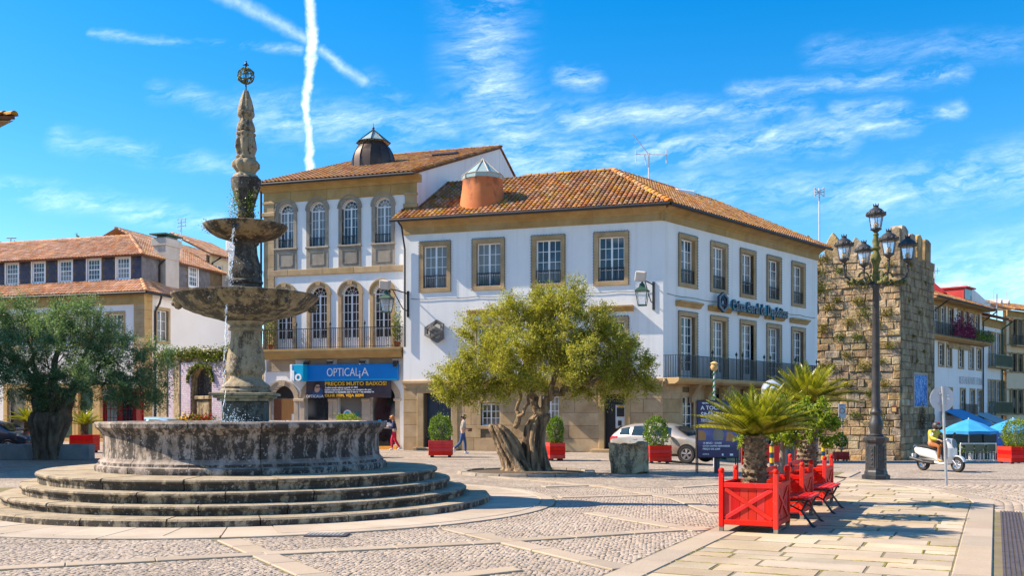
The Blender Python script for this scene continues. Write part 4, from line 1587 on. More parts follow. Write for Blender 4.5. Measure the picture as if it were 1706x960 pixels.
# white drum and pipe on the side roof
p = at(1139, 320, 54.5)
mb = MB().tube([(-.55, 0, 0), (.55, 0, 0)], .27, 16)
wt = mb.build('water_tank', M['white_wood'], bank, Vector((p.x, p.y, p.z - .12)) - bank.location, (0, 0, .5), smooth=50)
MB().lathe([(.28, 0), (.27, .05), (0, .06)], 16).build('tank_cover', M['signback'], wt, (.55, 0, 0), (0, R(90), 0), smooth=50)
p = at(1182, 343, 53.5)
MB().tube([(0, 0, -.4), (0, 0, .25)], .06, 8).build('vent_pipe', M['steel'], bank, p - bank.location)

for fac, x0, x1, z in ((F2, .3, F2.len - .3, upz - .62), (F1, .4, F1.len - .6, upz - .48)):
 fpart('cable', MB().tube([(x0 + (x1 - x0) * k / 24, -.03, z - .05 * abs(math.sin(k * .9))) for k in range(25)], .011, 4), M['cable'], bank, fac)
# shop name on the side front
sg = thing('bank_sign', F2.pt(F2.X(1196, .1), .1, 0), 'dark blue bank name letters with round emblem on the upper side wall', 'sign')
x0 = F2.X(1213, .12)
x1 = F2.X(1306, .12)
zt = F2.Z(1213, 506, .12)
tm = text_mesh("Caixa Geral de Depósitos", .74, M['navy_letter'], .04, offset=.020, space=1.12)
ww = max(v.co.x for v in tm.vertices)
tm.transform(Matrix.Diagonal(((x1 - x0) / ww, 1, 1, 1)))
lt = link('lettering', tm, sg, F2.pt(x0, .34, zt - .32) - sg.location, (0, 0, F2.ang))
tm2 = tm.copy()
tm2.materials.clear()
tm2.materials.append(M['teal_letter'])
link('letter_edge', tm2, sg, F2.pt(x0 - .008, .27, zt - .32) - sg.location, (0, 0, F2.ang))
xe = F2.X(1198, .12)
mb = MB()
for k in range(6):
 a0, a1 = R(60 * k + 30), R(60 * k + 90)
 mb.prism([(.50 * math.cos(a0), .50 * math.sin(a0)), (.50 * math.cos(a1), .50 * math.sin(a1)), (.36 * math.cos(a1), .36 * math.sin(a1)), (.36 * math.cos(a0), .36 * math.sin(a0))], -.06, .06)
for k in range(3):
 a = R(120 * k + 90)
 mb.tube([(.36 * math.cos(a), 0, .36 * math.sin(a)), (.14 * math.cos(a + 1.2), 0, .14 * math.sin(a + 1.2)), (.30 * math.cos(a + 2.0), 0, .30 * math.sin(a + 2.0))], .06, 6)
mb.build('emblem', M['navy_letter'], sg, F2.pt(xe, .34, zt - .02) - sg.location, (0, 0, F2.ang))

# the knotted hexagon emblem on the front wall: three interlocking folded bars
kx, kz = F1.X(723, .3), F1.Z(723, 552, .3)
knot = thing('wall_emblem', F1.pt(kx, .02, kz), 'grey stone emblem of three interlocked angular loops on the white wall', 'emblem')
for k in range(3):
 a = R(120 * k + 30)
 mb = MB()
 mb.M = Matrix.Rotation(a, 4, 'Y')
 r_ = .52
 # each loop is an elongated hexagon ring turned about the centre
 cx, cz = 0.0, .21
 o_ = [(-.20, -.30), (.20, -.30), (.36, 0), (.20, .32), (-.20, .32), (-.36, 0)]
 i_ = [(p[0] * .56, p[1] * .56) for p in o_]
 tl = .06
 for j in range(6):
  j2 = (j + 1) % 6
  yo = [-.30, -.30, -.26, -.20, -.20, -.26]
  quad = [(o_[j], yo[j]), (o_[j2], yo[j2]), (i_[j2], yo[j2]), (i_[j], yo[j])]
  vs = [(cx + p[0], y, cz + p[1]) for p, y in quad] + [(cx + p[0], y + .17, cz + p[1]) for p, y in quad]
  mb.add(vs, [(0, 1, 2, 3), (7, 6, 5, 4), (0, 4, 5, 1), (1, 5, 6, 2), (2, 6, 7, 3), (3, 7, 4, 0)])
 mb.build('emblem_bar', M['emblem'], knot, (0, 0, 0), (0, 0, F1.ang))
for xx in (-.2, .2):
 MB().tube([(xx, 0, .1), (xx, -.22, .1)], .03, 6).build('fixing', M['iron'], knot, (0, 0, 0), (0, 0, F1.ang))

# wall lanterns on brackets
def wall_lantern(fac, x, z, reach, label, sc=1.0):
 t = thing('wall_lantern', fac.pt(x, 0, z), label, 'lantern', 'green lanterns on wall brackets', fac.ang)
 mb = MB()
 mb.box(-.04, .04, -.03, 0, -.55, .35)
 mb.tube([(0, -.03, .25), (-.12, -reach * .5, .30), (-.2, -reach, .28)], .022, 6)
 mb.tube([(0, -.03, -.35), (-.05, -reach * .25, -.30), (-.13, -reach * .55, .10), (-.16, -reach * .7, .28)], .018, 6)
 mb.build('bracket', M['iron'], t)
 c = (-.2, -reach, 0)
 mb = MB()
 mb.lathe([(.03, .28), (.04, .20), (.10, .17), (.14, .06), (.27, -.02), (.30, -.05), (.27, -.07)], 4, a0=R(45), a1=R(405))
 mb.lathe([(.17, -.52), (.19, -.50), (.17, -.48)], 4, a0=R(45), a1=R(405))
 mb.build('hood', M['green_iron'], t, c)
 mb = MB()
 for k in range(4):
  a = R(45 + 90 * k)
  mb.tube([(.255 * math.cos(a), .255 * math.sin(a), -.07), (.165 * math.cos(a), .165 * math.sin(a), -.5)], .014, 5)
 mb.build('frame', M['green_iron'], t, c)
 for k in range(4):
  a0, a1 = R(45 + 90 * k), R(135 + 90 * k)
  MB().poly([(.245 * math.cos(a0), .245 * math.sin(a0), -.08), (.155 * math.cos(a0), .155 * math.sin(a0), -.49), (.155 * math.cos(a1), .155 * math.sin(a1), -.49), (.245 * math.cos(a1), .245 * math.sin(a1), -.08)]).build('pane', M['clear'], t, c)
 MB().cbox(-.16, .16, -.13, .13, 0, .30, .02).build('floodlight', M['concrete'], t, (c[0] - .06, c[1] - .02, .26), (.2, .15, 0))
 t.scale = (sc, sc, sc)
 return t

wall_lantern(F1, F1.X(1089), F1.Z(1089, 488), 1.0, 'green wall lantern near the corner of the bank above the olive tree', 1.4)
wall_lantern(F1, F1.X(680), F1.Z(680, 502), 1.35, 'green wall lantern between the two white buildings left of the knot emblem', 1.4)

# ------------------------------------------------------------------ the arched optician building
p1 = Vector((-4.67, 49.0))
F3 = Fac((p1.x - .957 * 8.51, p1.y + .29 * 8.51), (p1.x, p1.y))
F4 = Fac((p1.x, p1.y), (p1.x + .29 * 18.2, p1.y + .957 * 18.2))      # the gable side
opt = thing('optician_building', F3.pt(0), 'white two tone house with arched windows, iron balcony and dark metal dome on its roof', 'building')
X3 = lambda px, off=0: F3.X(px, off)
Z3 = lambda px, py, off=0: F3.Z(px, py, off)
zband = Z3(560, 452)
zcor = Z3(690, 322)
zbal = Z3(668, 582)
ucx = [X3(p) for p in (477, 529, 583, 638.5)]
uw = X3(628) - X3(602) + .42
uw = .86
ub = .19
utop = [Z3(583, 326) - ub] * 4
uz0 = Z3(583, 408)
mcx = [X3(p) for p in (474, 531, 584, 637)]
mw, mb_ = .96, .19
mtop = Z3(584, 468) - mb_
mz0 = zbal + .10
ops3 = [(x - uw / 2, x + uw / 2, uz0, utop[0], True) for x in ucx] + [(x - mw / 2, x + mw / 2, mz0, mtop, True) for x in mcx]
fpart('front_wall', wall_mb(0, F3.len, zbal - .1, zcor + .6, ops3), M['plaster'], opt, F3)

def arch_surround(w, h, b, proud=.06, deep=.2, apron=0.0, key=False, n=14):
 """stone frame with a round head made of voussoirs; origin bottom centre of opening"""
 mb = MB()
 r = w / 2
 sp = h - r
 for sx in (-1, 1):
  xa, xb = sorted((sx * w / 2, sx * (w / 2 + b)))
  m = 3
  for k in range(m):
   mb.cbox(xa, xb, -proud, deep, sp * k / m + .002, sp * (k + 1) / m - .002, .010)
 for k in range(n):
  a0, a1 = math.pi * k / n + .004, math.pi * (k + 1) / n - .004
  pr = proud + (.05 if key and k in (n // 2 - 1, n // 2) else 0)
  ro = r + b
  q = [(r * math.cos(a0), sp + r * math.sin(a0)), (ro * math.cos(a0), sp + ro * math.sin(a0)), (ro * math.cos(a1), sp + ro * math.sin(a1)), (r * math.cos(a1), sp + r * math.sin(a1))]
  mb.prism(q, -pr, deep)
 for k in range(n):        # raised outer moulding
  a0, a1 = math.pi * k / n, math.pi * (k + 1) / n
  ra, rb = r + b - .02, r + b + .05
  mb.prism([(ra * math.cos(a0), sp + ra * math.sin(a0)), (rb * math.cos(a0), sp + rb * math.sin(a0)), (rb * math.cos(a1), sp + rb * math.sin(a1)), (ra * math.cos(a1), sp + ra * math.sin(a1))], -proud - .03, .0)
 if apron:
  mb.cbox(-w / 2 - b, w / 2 + b, -proud + .01, .05, -apron, -.10, .01)
  mb.cbox(-w / 2 - b - .04, w / 2 + b + .04, -proud - .05, .2, -.10, 0, .02)
  x0, x1, z0, z1 = -w / 2 + .02, w / 2 - .02, -apron + .22, -.26
  for (a, bb, c, d) in ((x0, x1, z0, z0 + .03), (x0, x1, z1 - .03, z1), (x0, x0 + .03, z0, z1), (x1 - .03, x1, z0, z1)):
   mb.box(a, bb, -proud - .012, -.02, c, d)
 return mb

def arch_sash(w, h, rows, cols=2, low=0.0, fr=.06):
 r = w / 2
 sp = h - r
 sb, pn = rect_sash(w, sp, 2, cols, rows, fr=fr, mid=.08, mun=.026, low=low)
 n = 16
 for k in range(n):
  a0, a1 = math.pi * k / n, math.pi * (k + 1) / n
  ra, rb = r - .07, r
  sb.prism([(ra * math.cos(a0), sp + ra * math.sin(a0)), (rb * math.cos(a0), sp + rb * math.sin(a0)), (rb * math.cos(a1), sp + rb * math.sin(a1)), (ra * math.cos(a1), sp + ra * math.sin(a1))], 0, .05)
 for k in range(1, 5):
  a = math.pi * k / 5
  sb.tube([(.16 * math.cos(a) * 0, .025, sp), ((r - .05) * math.cos(a), .025, sp + (r - .05) * math.sin(a))], .014, 4)
 for k in range(8):
  a0, a1 = math.pi * k / 8, math.pi * (k + 1) / 8
  q = r * .5
  sb.tube([(q * math.cos(a0), .025, sp + q * math.sin(a0)), (q * math.cos(a1), .025, sp + q * math.sin(a1))], .013, 4, cap=False)
 fan = MB().prism([((r - .04) * math.cos(math.pi * k / n), sp + (r - .04) * math.sin(math.pi * k / n)) for k in range(n + 1)], .022, .03)
 return sb, pn, fan

sb, pn, fan = arch_sash(uw, utop[0] - uz0, 4)
ap = uz0 - zband - .12
W_ua = Win(sb, pn, M['glass_blue'], [('stone_surround', arch_surround(uw, utop[0] - uz0, ub, apron=ap).mesh('stone_surround', M['granite_grey']), (0, 0, 0)),
                                     ('fanlight', fan.mesh('fanlight', M['glass']), (0, .18, 0)),
                                     ('railing', railing_mb(-uw / 2, uw / 2, .02, .05, .02, .45, .11, .008, ends=False).mesh('railing', M['iron']), (0, 0, 0))])
for x in ucx:
 W_ua.place(opt, F3, x, uz0)
sb, pn, fan = arch_sash(mw, mtop - mz0, 5, low=.5)
W_ma = Win(sb, pn, M['glass'], [('stone_surround', arch_surround(mw, mtop - mz0, mb_, key=True).mesh('stone_surround', M['granite']), (0, 0, 0)),
        ('fanlight', fan.mesh('fanlight', M['glass']), (0, .18, 0))])
for x in mcx:
 W_ma.place(opt, F3, x, mz0)
# bands, corner pilasters, cornice
for (za, zb, pr, nm) in ((zband - .14, zband + .16, .09, 'string_course'), (zcor - .02, zcor + .52, .07, 'frieze')):
 x = 0
 while x < F3.len - .05:
  ln = min(random.uniform(1.4, 2.2), F3.len - x)
  if F3.len - x - ln < .5:
   ln = F3.len - x
  fpart(nm + '_stone', MB().cbox(.004, ln - .004, -pr, .05, 0, zb - za, .012), M['granite_gold' if nm == 'frieze' else 'granite'], opt, F3, x, 0, za)
  x += ln
mb = MB().prism([(0, 0), (-.10, 0), (-.14, .10), (-.34, .22), (-.42, .30), (-.42, .36), (0, .36)], -.2, F3.len + .25, 'x')
fpart('cornice', mb, M['granite_gold'], opt, F3, 0, .003, zcor + .52)
for x0 in (.02, F3.len - .62):
 mb = MB()
 z = zbal
 while z < zcor - .75:
  h = min(.62, zcor - .72 - z)
  mb.cbox(0, .6, -.085, .05, z + .003, z + h - .003, .012)
  z += h
 mb.cbox(-.07, .67, -.17, .05, zcor - .72, zcor - .5, .03)
 mb.cbox(0, .6, -.095, .05, zcor - .5, zcor + .02, .012)
 mb.cbox(-.05, .65, -.14, .05, zcor - .10, zcor + .05, .03)
 fpart('corner_pilaster', mb, M['granite'], opt, F3, x0, 0, 0)
# side walls
zr = zcor + .95
pk = F4.pt(13.5)
zpk = F4.Z(833, 248)
mb = MB()
o_ = opt.location
loc = lambda p, z: (p.x - o_.x, p.y - o_.y, z)
mb.poly([loc(F4.pt(0), -1), loc(F4.pt(18.2), -1), loc(F4.pt(18.2), 16.6), loc(pk, zpk), loc(F4.pt(0), zr + .10)])
lf = F3.pt(0)
lp = lf - F3.n * 13.5
lb = lf - F3.n * 18.2
mb.poly([loc(lf, -1), loc(lf, zr + .10), loc(lp, zpk), loc(lb, 16.6), loc(lb, -1)])
mb.poly([loc(lb, -1), loc(lb, 16.6), loc(F4.pt(18.2), 16.6), loc(F4.pt(18.2), -1)])
mb.build('gable_wall', M['gable_plaster'], opt)
e0 = F3.pt(-.25, .62)
e1 = F3.pt(F3.len + .10, .62)
rL, rR = lp - F3.d * .25, pk + F3.d * .10
roof_slope(opt, [z3(e0, zr - .05), z3(e1, zr - .05), z3(rR, zpk + .12), z3(rL, zpk + .12)])
mb = MB()
bR, bL = F4.pt(18.4) + F3.d * .1, lb - F3.d * .25
mb.poly([loc(bR, 16.7), loc(bL, 16.7), loc(rL, zpk + .1), loc(rR, zpk + .1)])
mb.build('rear_roof', M['tile'], opt)
ridge_tiles(opt, z3(rL, zpk + .12), z3(rR, zpk + .12))
ridge_tiles(opt, z3(e1, zr), z3(rR, zpk + .14), rad=.10)
mb = MB().tube([loc(e0 + F3.n * .05, zr - .12), loc(e1 + F3.n * .05, zr - .12)], .075, 8)
mb.build('gutter', M['iron'], opt, smooth=50)
fpart('soffit', MB().box(-.15, F3.len + .1, -.60, 0, .006, .03), M['granite_gold'], opt, F3, 0, 0, zcor + .88)
# roof dome
dm = at(622, 262, 57.0)
mb = MB()
nd = 12
prof = [(1.20, -1.2), (1.22, -.35), (1.20, .0), (1.10, .35), (.92, .68), (.70, .92), (.62, 1.0)]
mb.lathe(prof, nd, cap=False)
dome = mb.build('dome', M['copper'], opt, Vector((dm.x, dm.y, dm.z - .15)) - o_, smooth=25)
mb = MB()
for k in range(nd):
 a = 2 * math.pi * k / nd
 mb.tube([(r * 1.01 * math.cos(a), r * 1.01 * math.sin(a), z) for r, z in prof], .022, 5)
mb.build('dome_rib', M['copper'], dome)
mb = MB()
for k in range(8):
 a0, a1 = 2 * math.pi * k / 8, 2 * math.pi * (k + 1) / 8
 mb.poly([(.95 * math.cos(a0), .95 * math.sin(a0), .98), (.95 * math.cos(a1), .95 * math.sin(a1), .98), (0, 0, 1.72)])
mb.build('glass_pyramid', M['skylight'], dome)
mb = MB()
for k in range(8):
 a0, a1 = 2 * math.pi * k / 8, 2 * math.pi * (k + 1) / 8
 mb.tube([(.98 * math.cos(a0), .98 * math.sin(a0), .96), (0, 0, 1.75)], .03, 5)
 mb.tube([(.98 * math.cos(a0), .98 * math.sin(a0), .97), (.98 * math.cos(a1), .98 * math.sin(a1), .97)], .03, 5)
mb.ball((0, 0, 1.82), .08, 8)
mb.tube([(0, 0, 1.8), (0, 0, 2.1)], .015, 5)
mb.build('glazing_bar', M['iron'], dome)
p = at(742, 258, 58)
MB().cbox(-.7, .7, -.4, .4, -.1, .12, .02).build('roof_hatch', M['iron'], opt, p - o_, (R(18), 0, F3.ang))

# balcony over the shop
bx0, bx1 = X3(437, .7), X3(668, .7)
bal = fpart('balcony', MB().prism([(0, -.42), (-.55, -.42), (-.62, -.30), (-.78, -.14), (-.80, -.04), (-.80, .06), (0, .06)], bx0, bx1, 'x'), M['granite_gold'], opt, F3, 0, .004, zbal)
railing_mb(bx0 + .06, bx1 - .06, -.70, 0, .06, 1.02, .12, .009, [bx0 + .06 + (bx1 - bx0 - .12) * k / 4 for k in (1, 2, 3)]).build('balcony_railing', M['iron'], bal)
mb = MB()
for k in range(15):
 xx = bx0 + .2 + (bx1 - bx0 - .4) * k / 14
 for q in range(6):
  a0, a1 = R(60 * q), R(60 * q + 60)
  mb.tube([(xx + .09 * math.cos(a0), -.70, .5 + .09 * math.sin(a0)), (xx + .09 * math.cos(a1), -.70, .5 + .09 * math.sin(a1))], .008, 4, cap=False)
mb.build('scrollwork', M['iron'], bal)
for (cx, r, sy) in ((bx1 - .35, .22, 1.9), (bx0 + .30, .30, 2.6)):
 po = fpart('balcony_plant', MB().lathe([(.10, 0), (.15, .24), (.17, .26), (.12, .27)], 10), M['terracotta_drum'], opt, F3, cx, .42, zbal + .07)
 tag(po, 'terracotta pot with a yellow green creeper at the ' + ('right' if sy < 2 else 'left') + ' end of the arched balcony', 'potted plant')
 po.parent = None
 po.location = F3.pt(cx, .42, zbal + .07)
 n = 520
 c = rng.normal(0, 1, (n, 3)) * [r * .6, r * .5, sy * .28] + [0, 0, .3 + sy * .33]
 link('foliage', leaves_mesh('foliage', c, rng.normal(0, 1, (n, 3)), .10, .06, M['ivy_leaf']), po)

# ground floor: arches with pillars
zs = zbal - .42
gcx = [X3(p) for p in (471, 528, 583, 638)]
gw = 1.35
gtop = Z3(471, 643)
gops = [(x - gw / 2, x + gw / 2, .0 if i in (0,) else .0, gtop, True) for i, x in enumerate(gcx)]
fpart('ground_floor_wall', wall_mb(0, F3.len, -.6, zs, gops, .4), M['plaster'], opt, F3)
for i, x in enumerate(gcx):
 fpart('stone_arch', arch_surround(gw, gtop, .24, .07, .3, key=True), M['tan_stone'] if False else M['ring'], opt, F3, x, 0, 0)
for i in range(5):
 xa = 0 if i == 0 else gcx[i - 1] + gw / 2 + .02
 xb = gcx[i] - gw / 2 - .02 if i < 4 else F3.len
 cx = (xa + xb) / 2 if 0 < i < 4 else (gcx[0] - gw / 2 - .13 if i == 0 else gcx[3] + gw / 2 + .13)
 if i in (0, 4):
  ww = .15
 else:
  ww = max(.12, (xb - xa) / 2 - .02)
 mb = MB()
 spz = gtop - gw / 2
 mb.cbox(-ww - .04, ww + .04, -.15, .05, spz - .14, spz, .02)
 mb.cbox(-ww - .04, ww + .04, -.13, .05, 0, .22, .02)
 fpart('impost', mb, M['ring'], opt, F3, cx, 0, 0)
spz = gtop - gw / 2
# stone panels with white half round drops above the arches
x = .55
pan = [(X3(452), X3(468)), (X3(476), X3(528)), (X3(536), X3(583)), (X3(591), X3(640)), (X3(648), X3(664))]
for a, b in [(X3(445), X3(492)), (X3(508), X3(546)), (X3(562), X3(600)), (X3(616), X3(655))]:
 fpart('stone_panel', MB().cbox(a, b, -.05, .05, zs - .62, zs - .04, .012), M['ring'], opt, F3)
for px in (500, 553, 608, 662):
 xx = X3(px)
 q = [(.25 * math.cos(R(180 + 20 * k)), .34 * math.sin(R(180 + 20 * k))) for k in range(10)]
 fpart('white_drop', MB().prism(q, -.06, .02), M['plaster'], opt, F3, xx, 0, zs - .05)
# shop door and windows
dw = gcx[0]
o = fpart('door', MB().box(-gw / 2, gw / 2, 0, .06, 0, spz), M['orange_wood'], opt, F3, dw, -.30, 0)
MB().box(-gw / 2, -gw / 2 + .42, -.03, 0, 0, spz).build('door_leaf', M['brown_leather'], o)
mb = MB().prism([((gw / 2) * math.cos(math.pi * k / 14), spz + .05 + (gw / 2) * math.sin(math.pi * k / 14)) for k in range(15)], .02, .06)
mb.build('fanlight', M['dark'], o)
MB().box(.36, .62, -.04, -.02, .55, 1.75).build('notice', M['paper'], o)
MB().ball((-.05, -.06, 1.1), .05, 8).build('handle', M['gold_letter'], o)
for i, x in enumerate(gcx[1:]):
 o = fpart('shop_window', MB().prism([(-gw / 2, .0), (gw / 2, .0)] + [((gw / 2) * math.cos(math.pi * k / 14), spz + (gw / 2) * math.sin(math.pi * k / 14)) for k in range(15)], .0, .05), M['glass_shop'], opt, F3, x, -.30, 0)
 MB().box(-gw / 2, gw / 2, -.04, -.002, 1.02, 1.09).build('sill_bar', M['concrete'], o)
 mb = MB()
 for q in range(5):
  xx = random.uniform(-.5, .45)
  mb.mi = q % 3
  mb.cbox(xx, xx + random.uniform(.1, .22), -.03, -.004, 1.10, 1.10 + random.uniform(.15, .42), .01)
 mb.build('display', [M['cyan'], M['paper'], M['car_white']], o)
 if i == 1:
  MB().lathe([(.24, -.012), (.24, 0)], 24).build('round_sticker', M['paper'], o, (-.28, -.012, 1.72), (R(90), 0, 0))
  MB().lathe([(.15, -.012), (.15, .0)], 24).build('round_sticker', M['cyan'], o, (-.28, -.026, 1.72), (R(90), 0, 0))
  mb = MB()
  mb.prism([((.2 if k % 2 else .09) * math.cos(R(36 * k + 18)), (.2 if k % 2 else .09) * math.sin(R(36 * k + 18))) for k in range(10)], -.012, 0)
  mb.build('star_sticker', M['teal_awning'], o, (.25, -.005, 1.72))
 if i == 0:
  MB().box(.30, .62, -.03, -.004, .55, 1.0).build('cyan_panel', M['cyan'], o)
fpart('threshold', MB().box(-.8, .8, -.25, .1, 0, .14), M['ochre'], opt, F3, gcx[3], .0, 0)

# sign and banner
sx0, sx1 = X3(502, .35), X3(663, .35)
zt, zb2 = Z3(663, 606, .35), Z3(663, 634, .35)
sgn = thing('shop_sign', F3.pt(sx0, .2, 0), 'long blue sign board with white letters OPTICALIA over the shop arches', 'sign')
rel = lambda p: p - sgn.location
link('panel', MB().cbox(0, sx1 - sx0, 0, .18, zb2, zt, .02).mesh('panel', M['blue_sign']), sgn, rel(F3.pt(sx0, .36)), (0, 0, F3.ang))
link('light_strip', MB().box(sx1 * 0 + 1.3, sx1 - sx0 - .05, -.004, 0, zb2 + .02, zb2 + .09).mesh('light_strip', M['cyan']), sgn, rel(F3.pt(sx0, .36)), (0, 0, F3.ang))
tm = text_mesh("OPTICAL", .60, M['white_sign'], .02, offset=-.006)
xa, xb = X3(544, .38), X3(598, .38)
w_ = max(v.co.x for v in tm.vertices)
tm.transform(Matrix.Diagonal(((xb - xa) / w_, 1, 1, 1)))
zl = Z3(580, 627, .38)
link('lettering', tm, sgn, rel(F3.pt(xa, .38, zl)), (0, 0, F3.ang))
tm = text_mesh("i", .58, M['white_sign'], .02, offset=-.004)
link('lettering', tm, sgn, rel(F3.pt(xb - .02, .38, zl - .12)), (0, 0, F3.ang))
MB().ball((.05, -.0, .62), .05, 8, (1, .4, 1)).build('letter_dot', M['white_sign'], sgn, rel(F3.pt(xb + .0, .40, zl)), (0, 0, F3.ang))
tm = text_mesh("A", .60, M['white_sign'], .02, offset=-.006)
link('lettering', tm, sgn, rel(F3.pt(xb + .13, .38, zl)), (0, 0, F3.ang))
bxs = thing('projecting_sign', F3.pt(X3(484, .8), .8, 0), 'small cyan and white box sign with white lettering left of the long blue board', 'sign')
ba, bb = X3(485, .8), X3(502, .8)
link('panel', MB().cbox(0, bb - ba + .1, 0, .5, zb2, zt, .02).mesh('panel', M['cyan']), bxs, F3.pt(ba, .8) - bxs.location, (0, 0, F3.ang))
link('white_edge', MB().cbox(-.06, .06, -.02, .5, zb2 - .01, zt + .01, .01).mesh('white_edge', M['white_sign']), bxs, F3.pt(ba, .8) - bxs.location, (0, 0, F3.ang))
tm = text_mesh("lo", .72, M['white_sign'], .02, offset=.012)
link('lettering', tm, bxs, F3.pt(ba + .06, .83, zb2 + .02) - bxs.location, (0, 0, F3.ang))
na, nb = X3(510, .28), X3(652, .28)
nz1, nz0 = Z3(640, 634, .28), Z3(640, 663, .28)
ban = thing('shop_banner', F3.pt(na, .28, 0), 'dark printed banner with yellow and white slogans hanging under the blue sign', 'banner')
mb = MB()
n = 14
for i in range(n):
 for j in range(4):
  f = lambda a, b: (na + (nb - na) * a / n, -.02 * math.sin(a * 1.1) - .015 * math.sin(b * 2 + a), nz0 + (nz1 - nz0) * b / 4)
  mb.poly([f(i, j), f(i + 1, j), f(i + 1, j + 1), f(i, j + 1)])
link('sheet', mb.mesh('sheet', M['banner'], 60), ban, F3.pt(0, .28) - ban.location, (0, 0, F3.ang))
hh = nz1 - nz0
for (txt, zz, sz, mt, pa, pb) in (("PREÇOS MUITO BAIXOS!", nz1 - .24, .27, 'gold_letter', 541, 644), ("OLHE BEM, VEJA BEM!", nz0 + .06, .19, 'gold_letter', 541, 606),
                                  ("Óculos progressivos a partir de 99€", nz1 - .38, .11, 'white_sign', 541, 596),
                                  ("Com a garantia de 2 anos, na compra do par", nz1 - .49, .11, 'white_sign', 541, 619),
                                  ("Graduação incluída nas lentes e na armação", nz1 - .60, .11, 'white_sign', 541, 623)):
 tm = text_mesh(txt, sz, M[mt], .004, offset=.006)
 w_ = max(v.co.x for v in tm.vertices)
 xa, xb = X3(pa, .34), X3(pb, .34)
 tm.transform(Matrix.Diagonal(((xb - xa) / w_, 1, 1, 1)))
 link('lettering', tm, ban, F3.pt(xa, .345, zz) - ban.location, (0, 0, F3.ang))
ph = MB()
ph.mi = 0
ph.prism([(.30, .04), (.95, .04), (.95, hh * .5), (.8, hh * .62), (.45, hh * .55)], -.006, 0)
ph.mi = 1
ph.prism([(.62 + .17 * math.cos(R(30 * k)), hh * .60 + .24 * math.sin(R(30 * k))) for k in range(12)], -.010, -.006)
ph.mi = 2
ph.prism([(.40, hh * .45), (.42, hh * .8), (.52, hh * .95), (.72, hh * .95), (.78, hh * .78), (.60, hh * .78), (.50, hh * .62), (.47, hh * .4)], -.014, -.010)
ph.box(.55, .80, -.018, -.014, hh * .60, hh * .66)
link('portrait', ph.mesh('portrait', [M['cloth_jeans'], M['skin'], M['hair_dark']]), ban, F3.pt(na + .02, .335, nz0) - ban.location, (0, 0, F3.ang))
tm = text_mesh("OPTICALiA", .2, M['white_sign'], .004)
link('lettering', tm, ban, F3.pt(na + .03, .36, nz0 + .02) - ban.location, (0, 0, F3.ang))
for px in (513, 552, 606):
 t = fpart('sign_lamp', MB().cbox(-.17, .1, -.5, -.32, .03, .16, .02).tube([(0, 0, .2), (0, -.35, .12)], .02, 5), M['iron'], opt, F3, X3(px, .3), 0, zt)
camo = thing('security_camera', F3.pt(X3(664), 0, zs - .35), 'small black camera on the wall right of the blue sign', 'camera')
MB().tube([(0, -.02, -.1), (0, -.3, -.1)], .03, 6).cbox(-.1, .1, -.5, -.2, -.12, .18, .02).build('housing', M['black_plastic'], camo, (0, 0, 0), (0, 0, F3.ang))
downpipe(opt, [F3.pt(-.12, .1, zr - .2), F3.pt(-.12, .1, .2)], .06)

# ------------------------------------------------------------------ slate topped house on the left
K = Vector((-22.9, 62.0))
FA = Fac((K.x - .957 * 26, K.y + .29 * 26), (K.x, K.y))
FB = Fac((K.x, K.y), (K.x + .29 * 9.9, K.y + .957 * 9.9))
hA = thing('slate_house', FA.pt(FA.len), 'long house with dark slate attic storey, five white attic windows and tiled skirt roof', 'house')
zs0 = FA.Z(232, 487)          # eave of the skirt roof
zs1 = FA.Z(240, 464)          # top of the skirt roof
za1 = FA.Z(232, 421)          # eave of the attic
SET = .9
FA2 = Fac(tuple((FA.pt(0) - FA.n * SET)[:2]), tuple((FA.pt(FA.len) - FA.n * SET - FA.d * SET)[:2]))
FB2 = Fac(tuple((FB.pt(0) - FB.n * SET + FB.d * SET)[:2]), tuple((FB.pt(FB.len) - FB.n * SET)[:2]))
# attic windows
aw, ah = .98, 1.38
awx = [FA2.X(p) for p in (20, 64, 109, 156, 205)]
awz = FA2.Z(156, 469) + .06
sb, pn = rect_sash(aw, ah, 1, 4, 4, fr=.09, mun=.026)
sb.box(-aw / 2, aw / 2, -.02, .05, ah * .5 - .03, ah * .5 + .03)
W_at = Win(sb, pn, M['glass_blue'], [('frame', surround_mb(aw, ah, .10, .04, .1).mesh('frame', M['white_wood']), (0, 0, 0))], y=.04)
fpart('attic_wall', wall_mb(0, FA2.len, zs0, za1 + .1, [(x - aw / 2, x + aw / 2, awz, awz + ah) for x in awx], .12), M['mortar'], hA, FA2)

def slates(fac, x0, x1, z0, z1, ops, mat, root, w=.30, h=.26):
 mb = MB()
 j = 0
 z = z0
 while z < z1:
  x = x0 - (w / 2 if j % 2 else 0)
  while x < x1:
   xa, xb = max(x, x0) + .004, min(x + w, x1) - .004
   if xb - xa > .03 and not any(o[0] < xb and o[1] > xa and o[2] < z + h * .9 and o[3] > z + .05 for o in ops):
    t = random.uniform(.020, .034)
    mb.add([(xa, -t, z), (xb, -t, z), (xb, -.006, z + h * 1.15), (xa, -.006, z + h * 1.15), (xa, 0, z), (xb, 0, z)], [(0, 1, 2, 3), (4, 5, 1, 0), (4, 0, 3), (1, 5, 2)])
   x += w
  z += h
  j += 1
 o = fpart('slate_cladding', mb, M[mat], root, fac)
 o['kind'] = 'stuff'

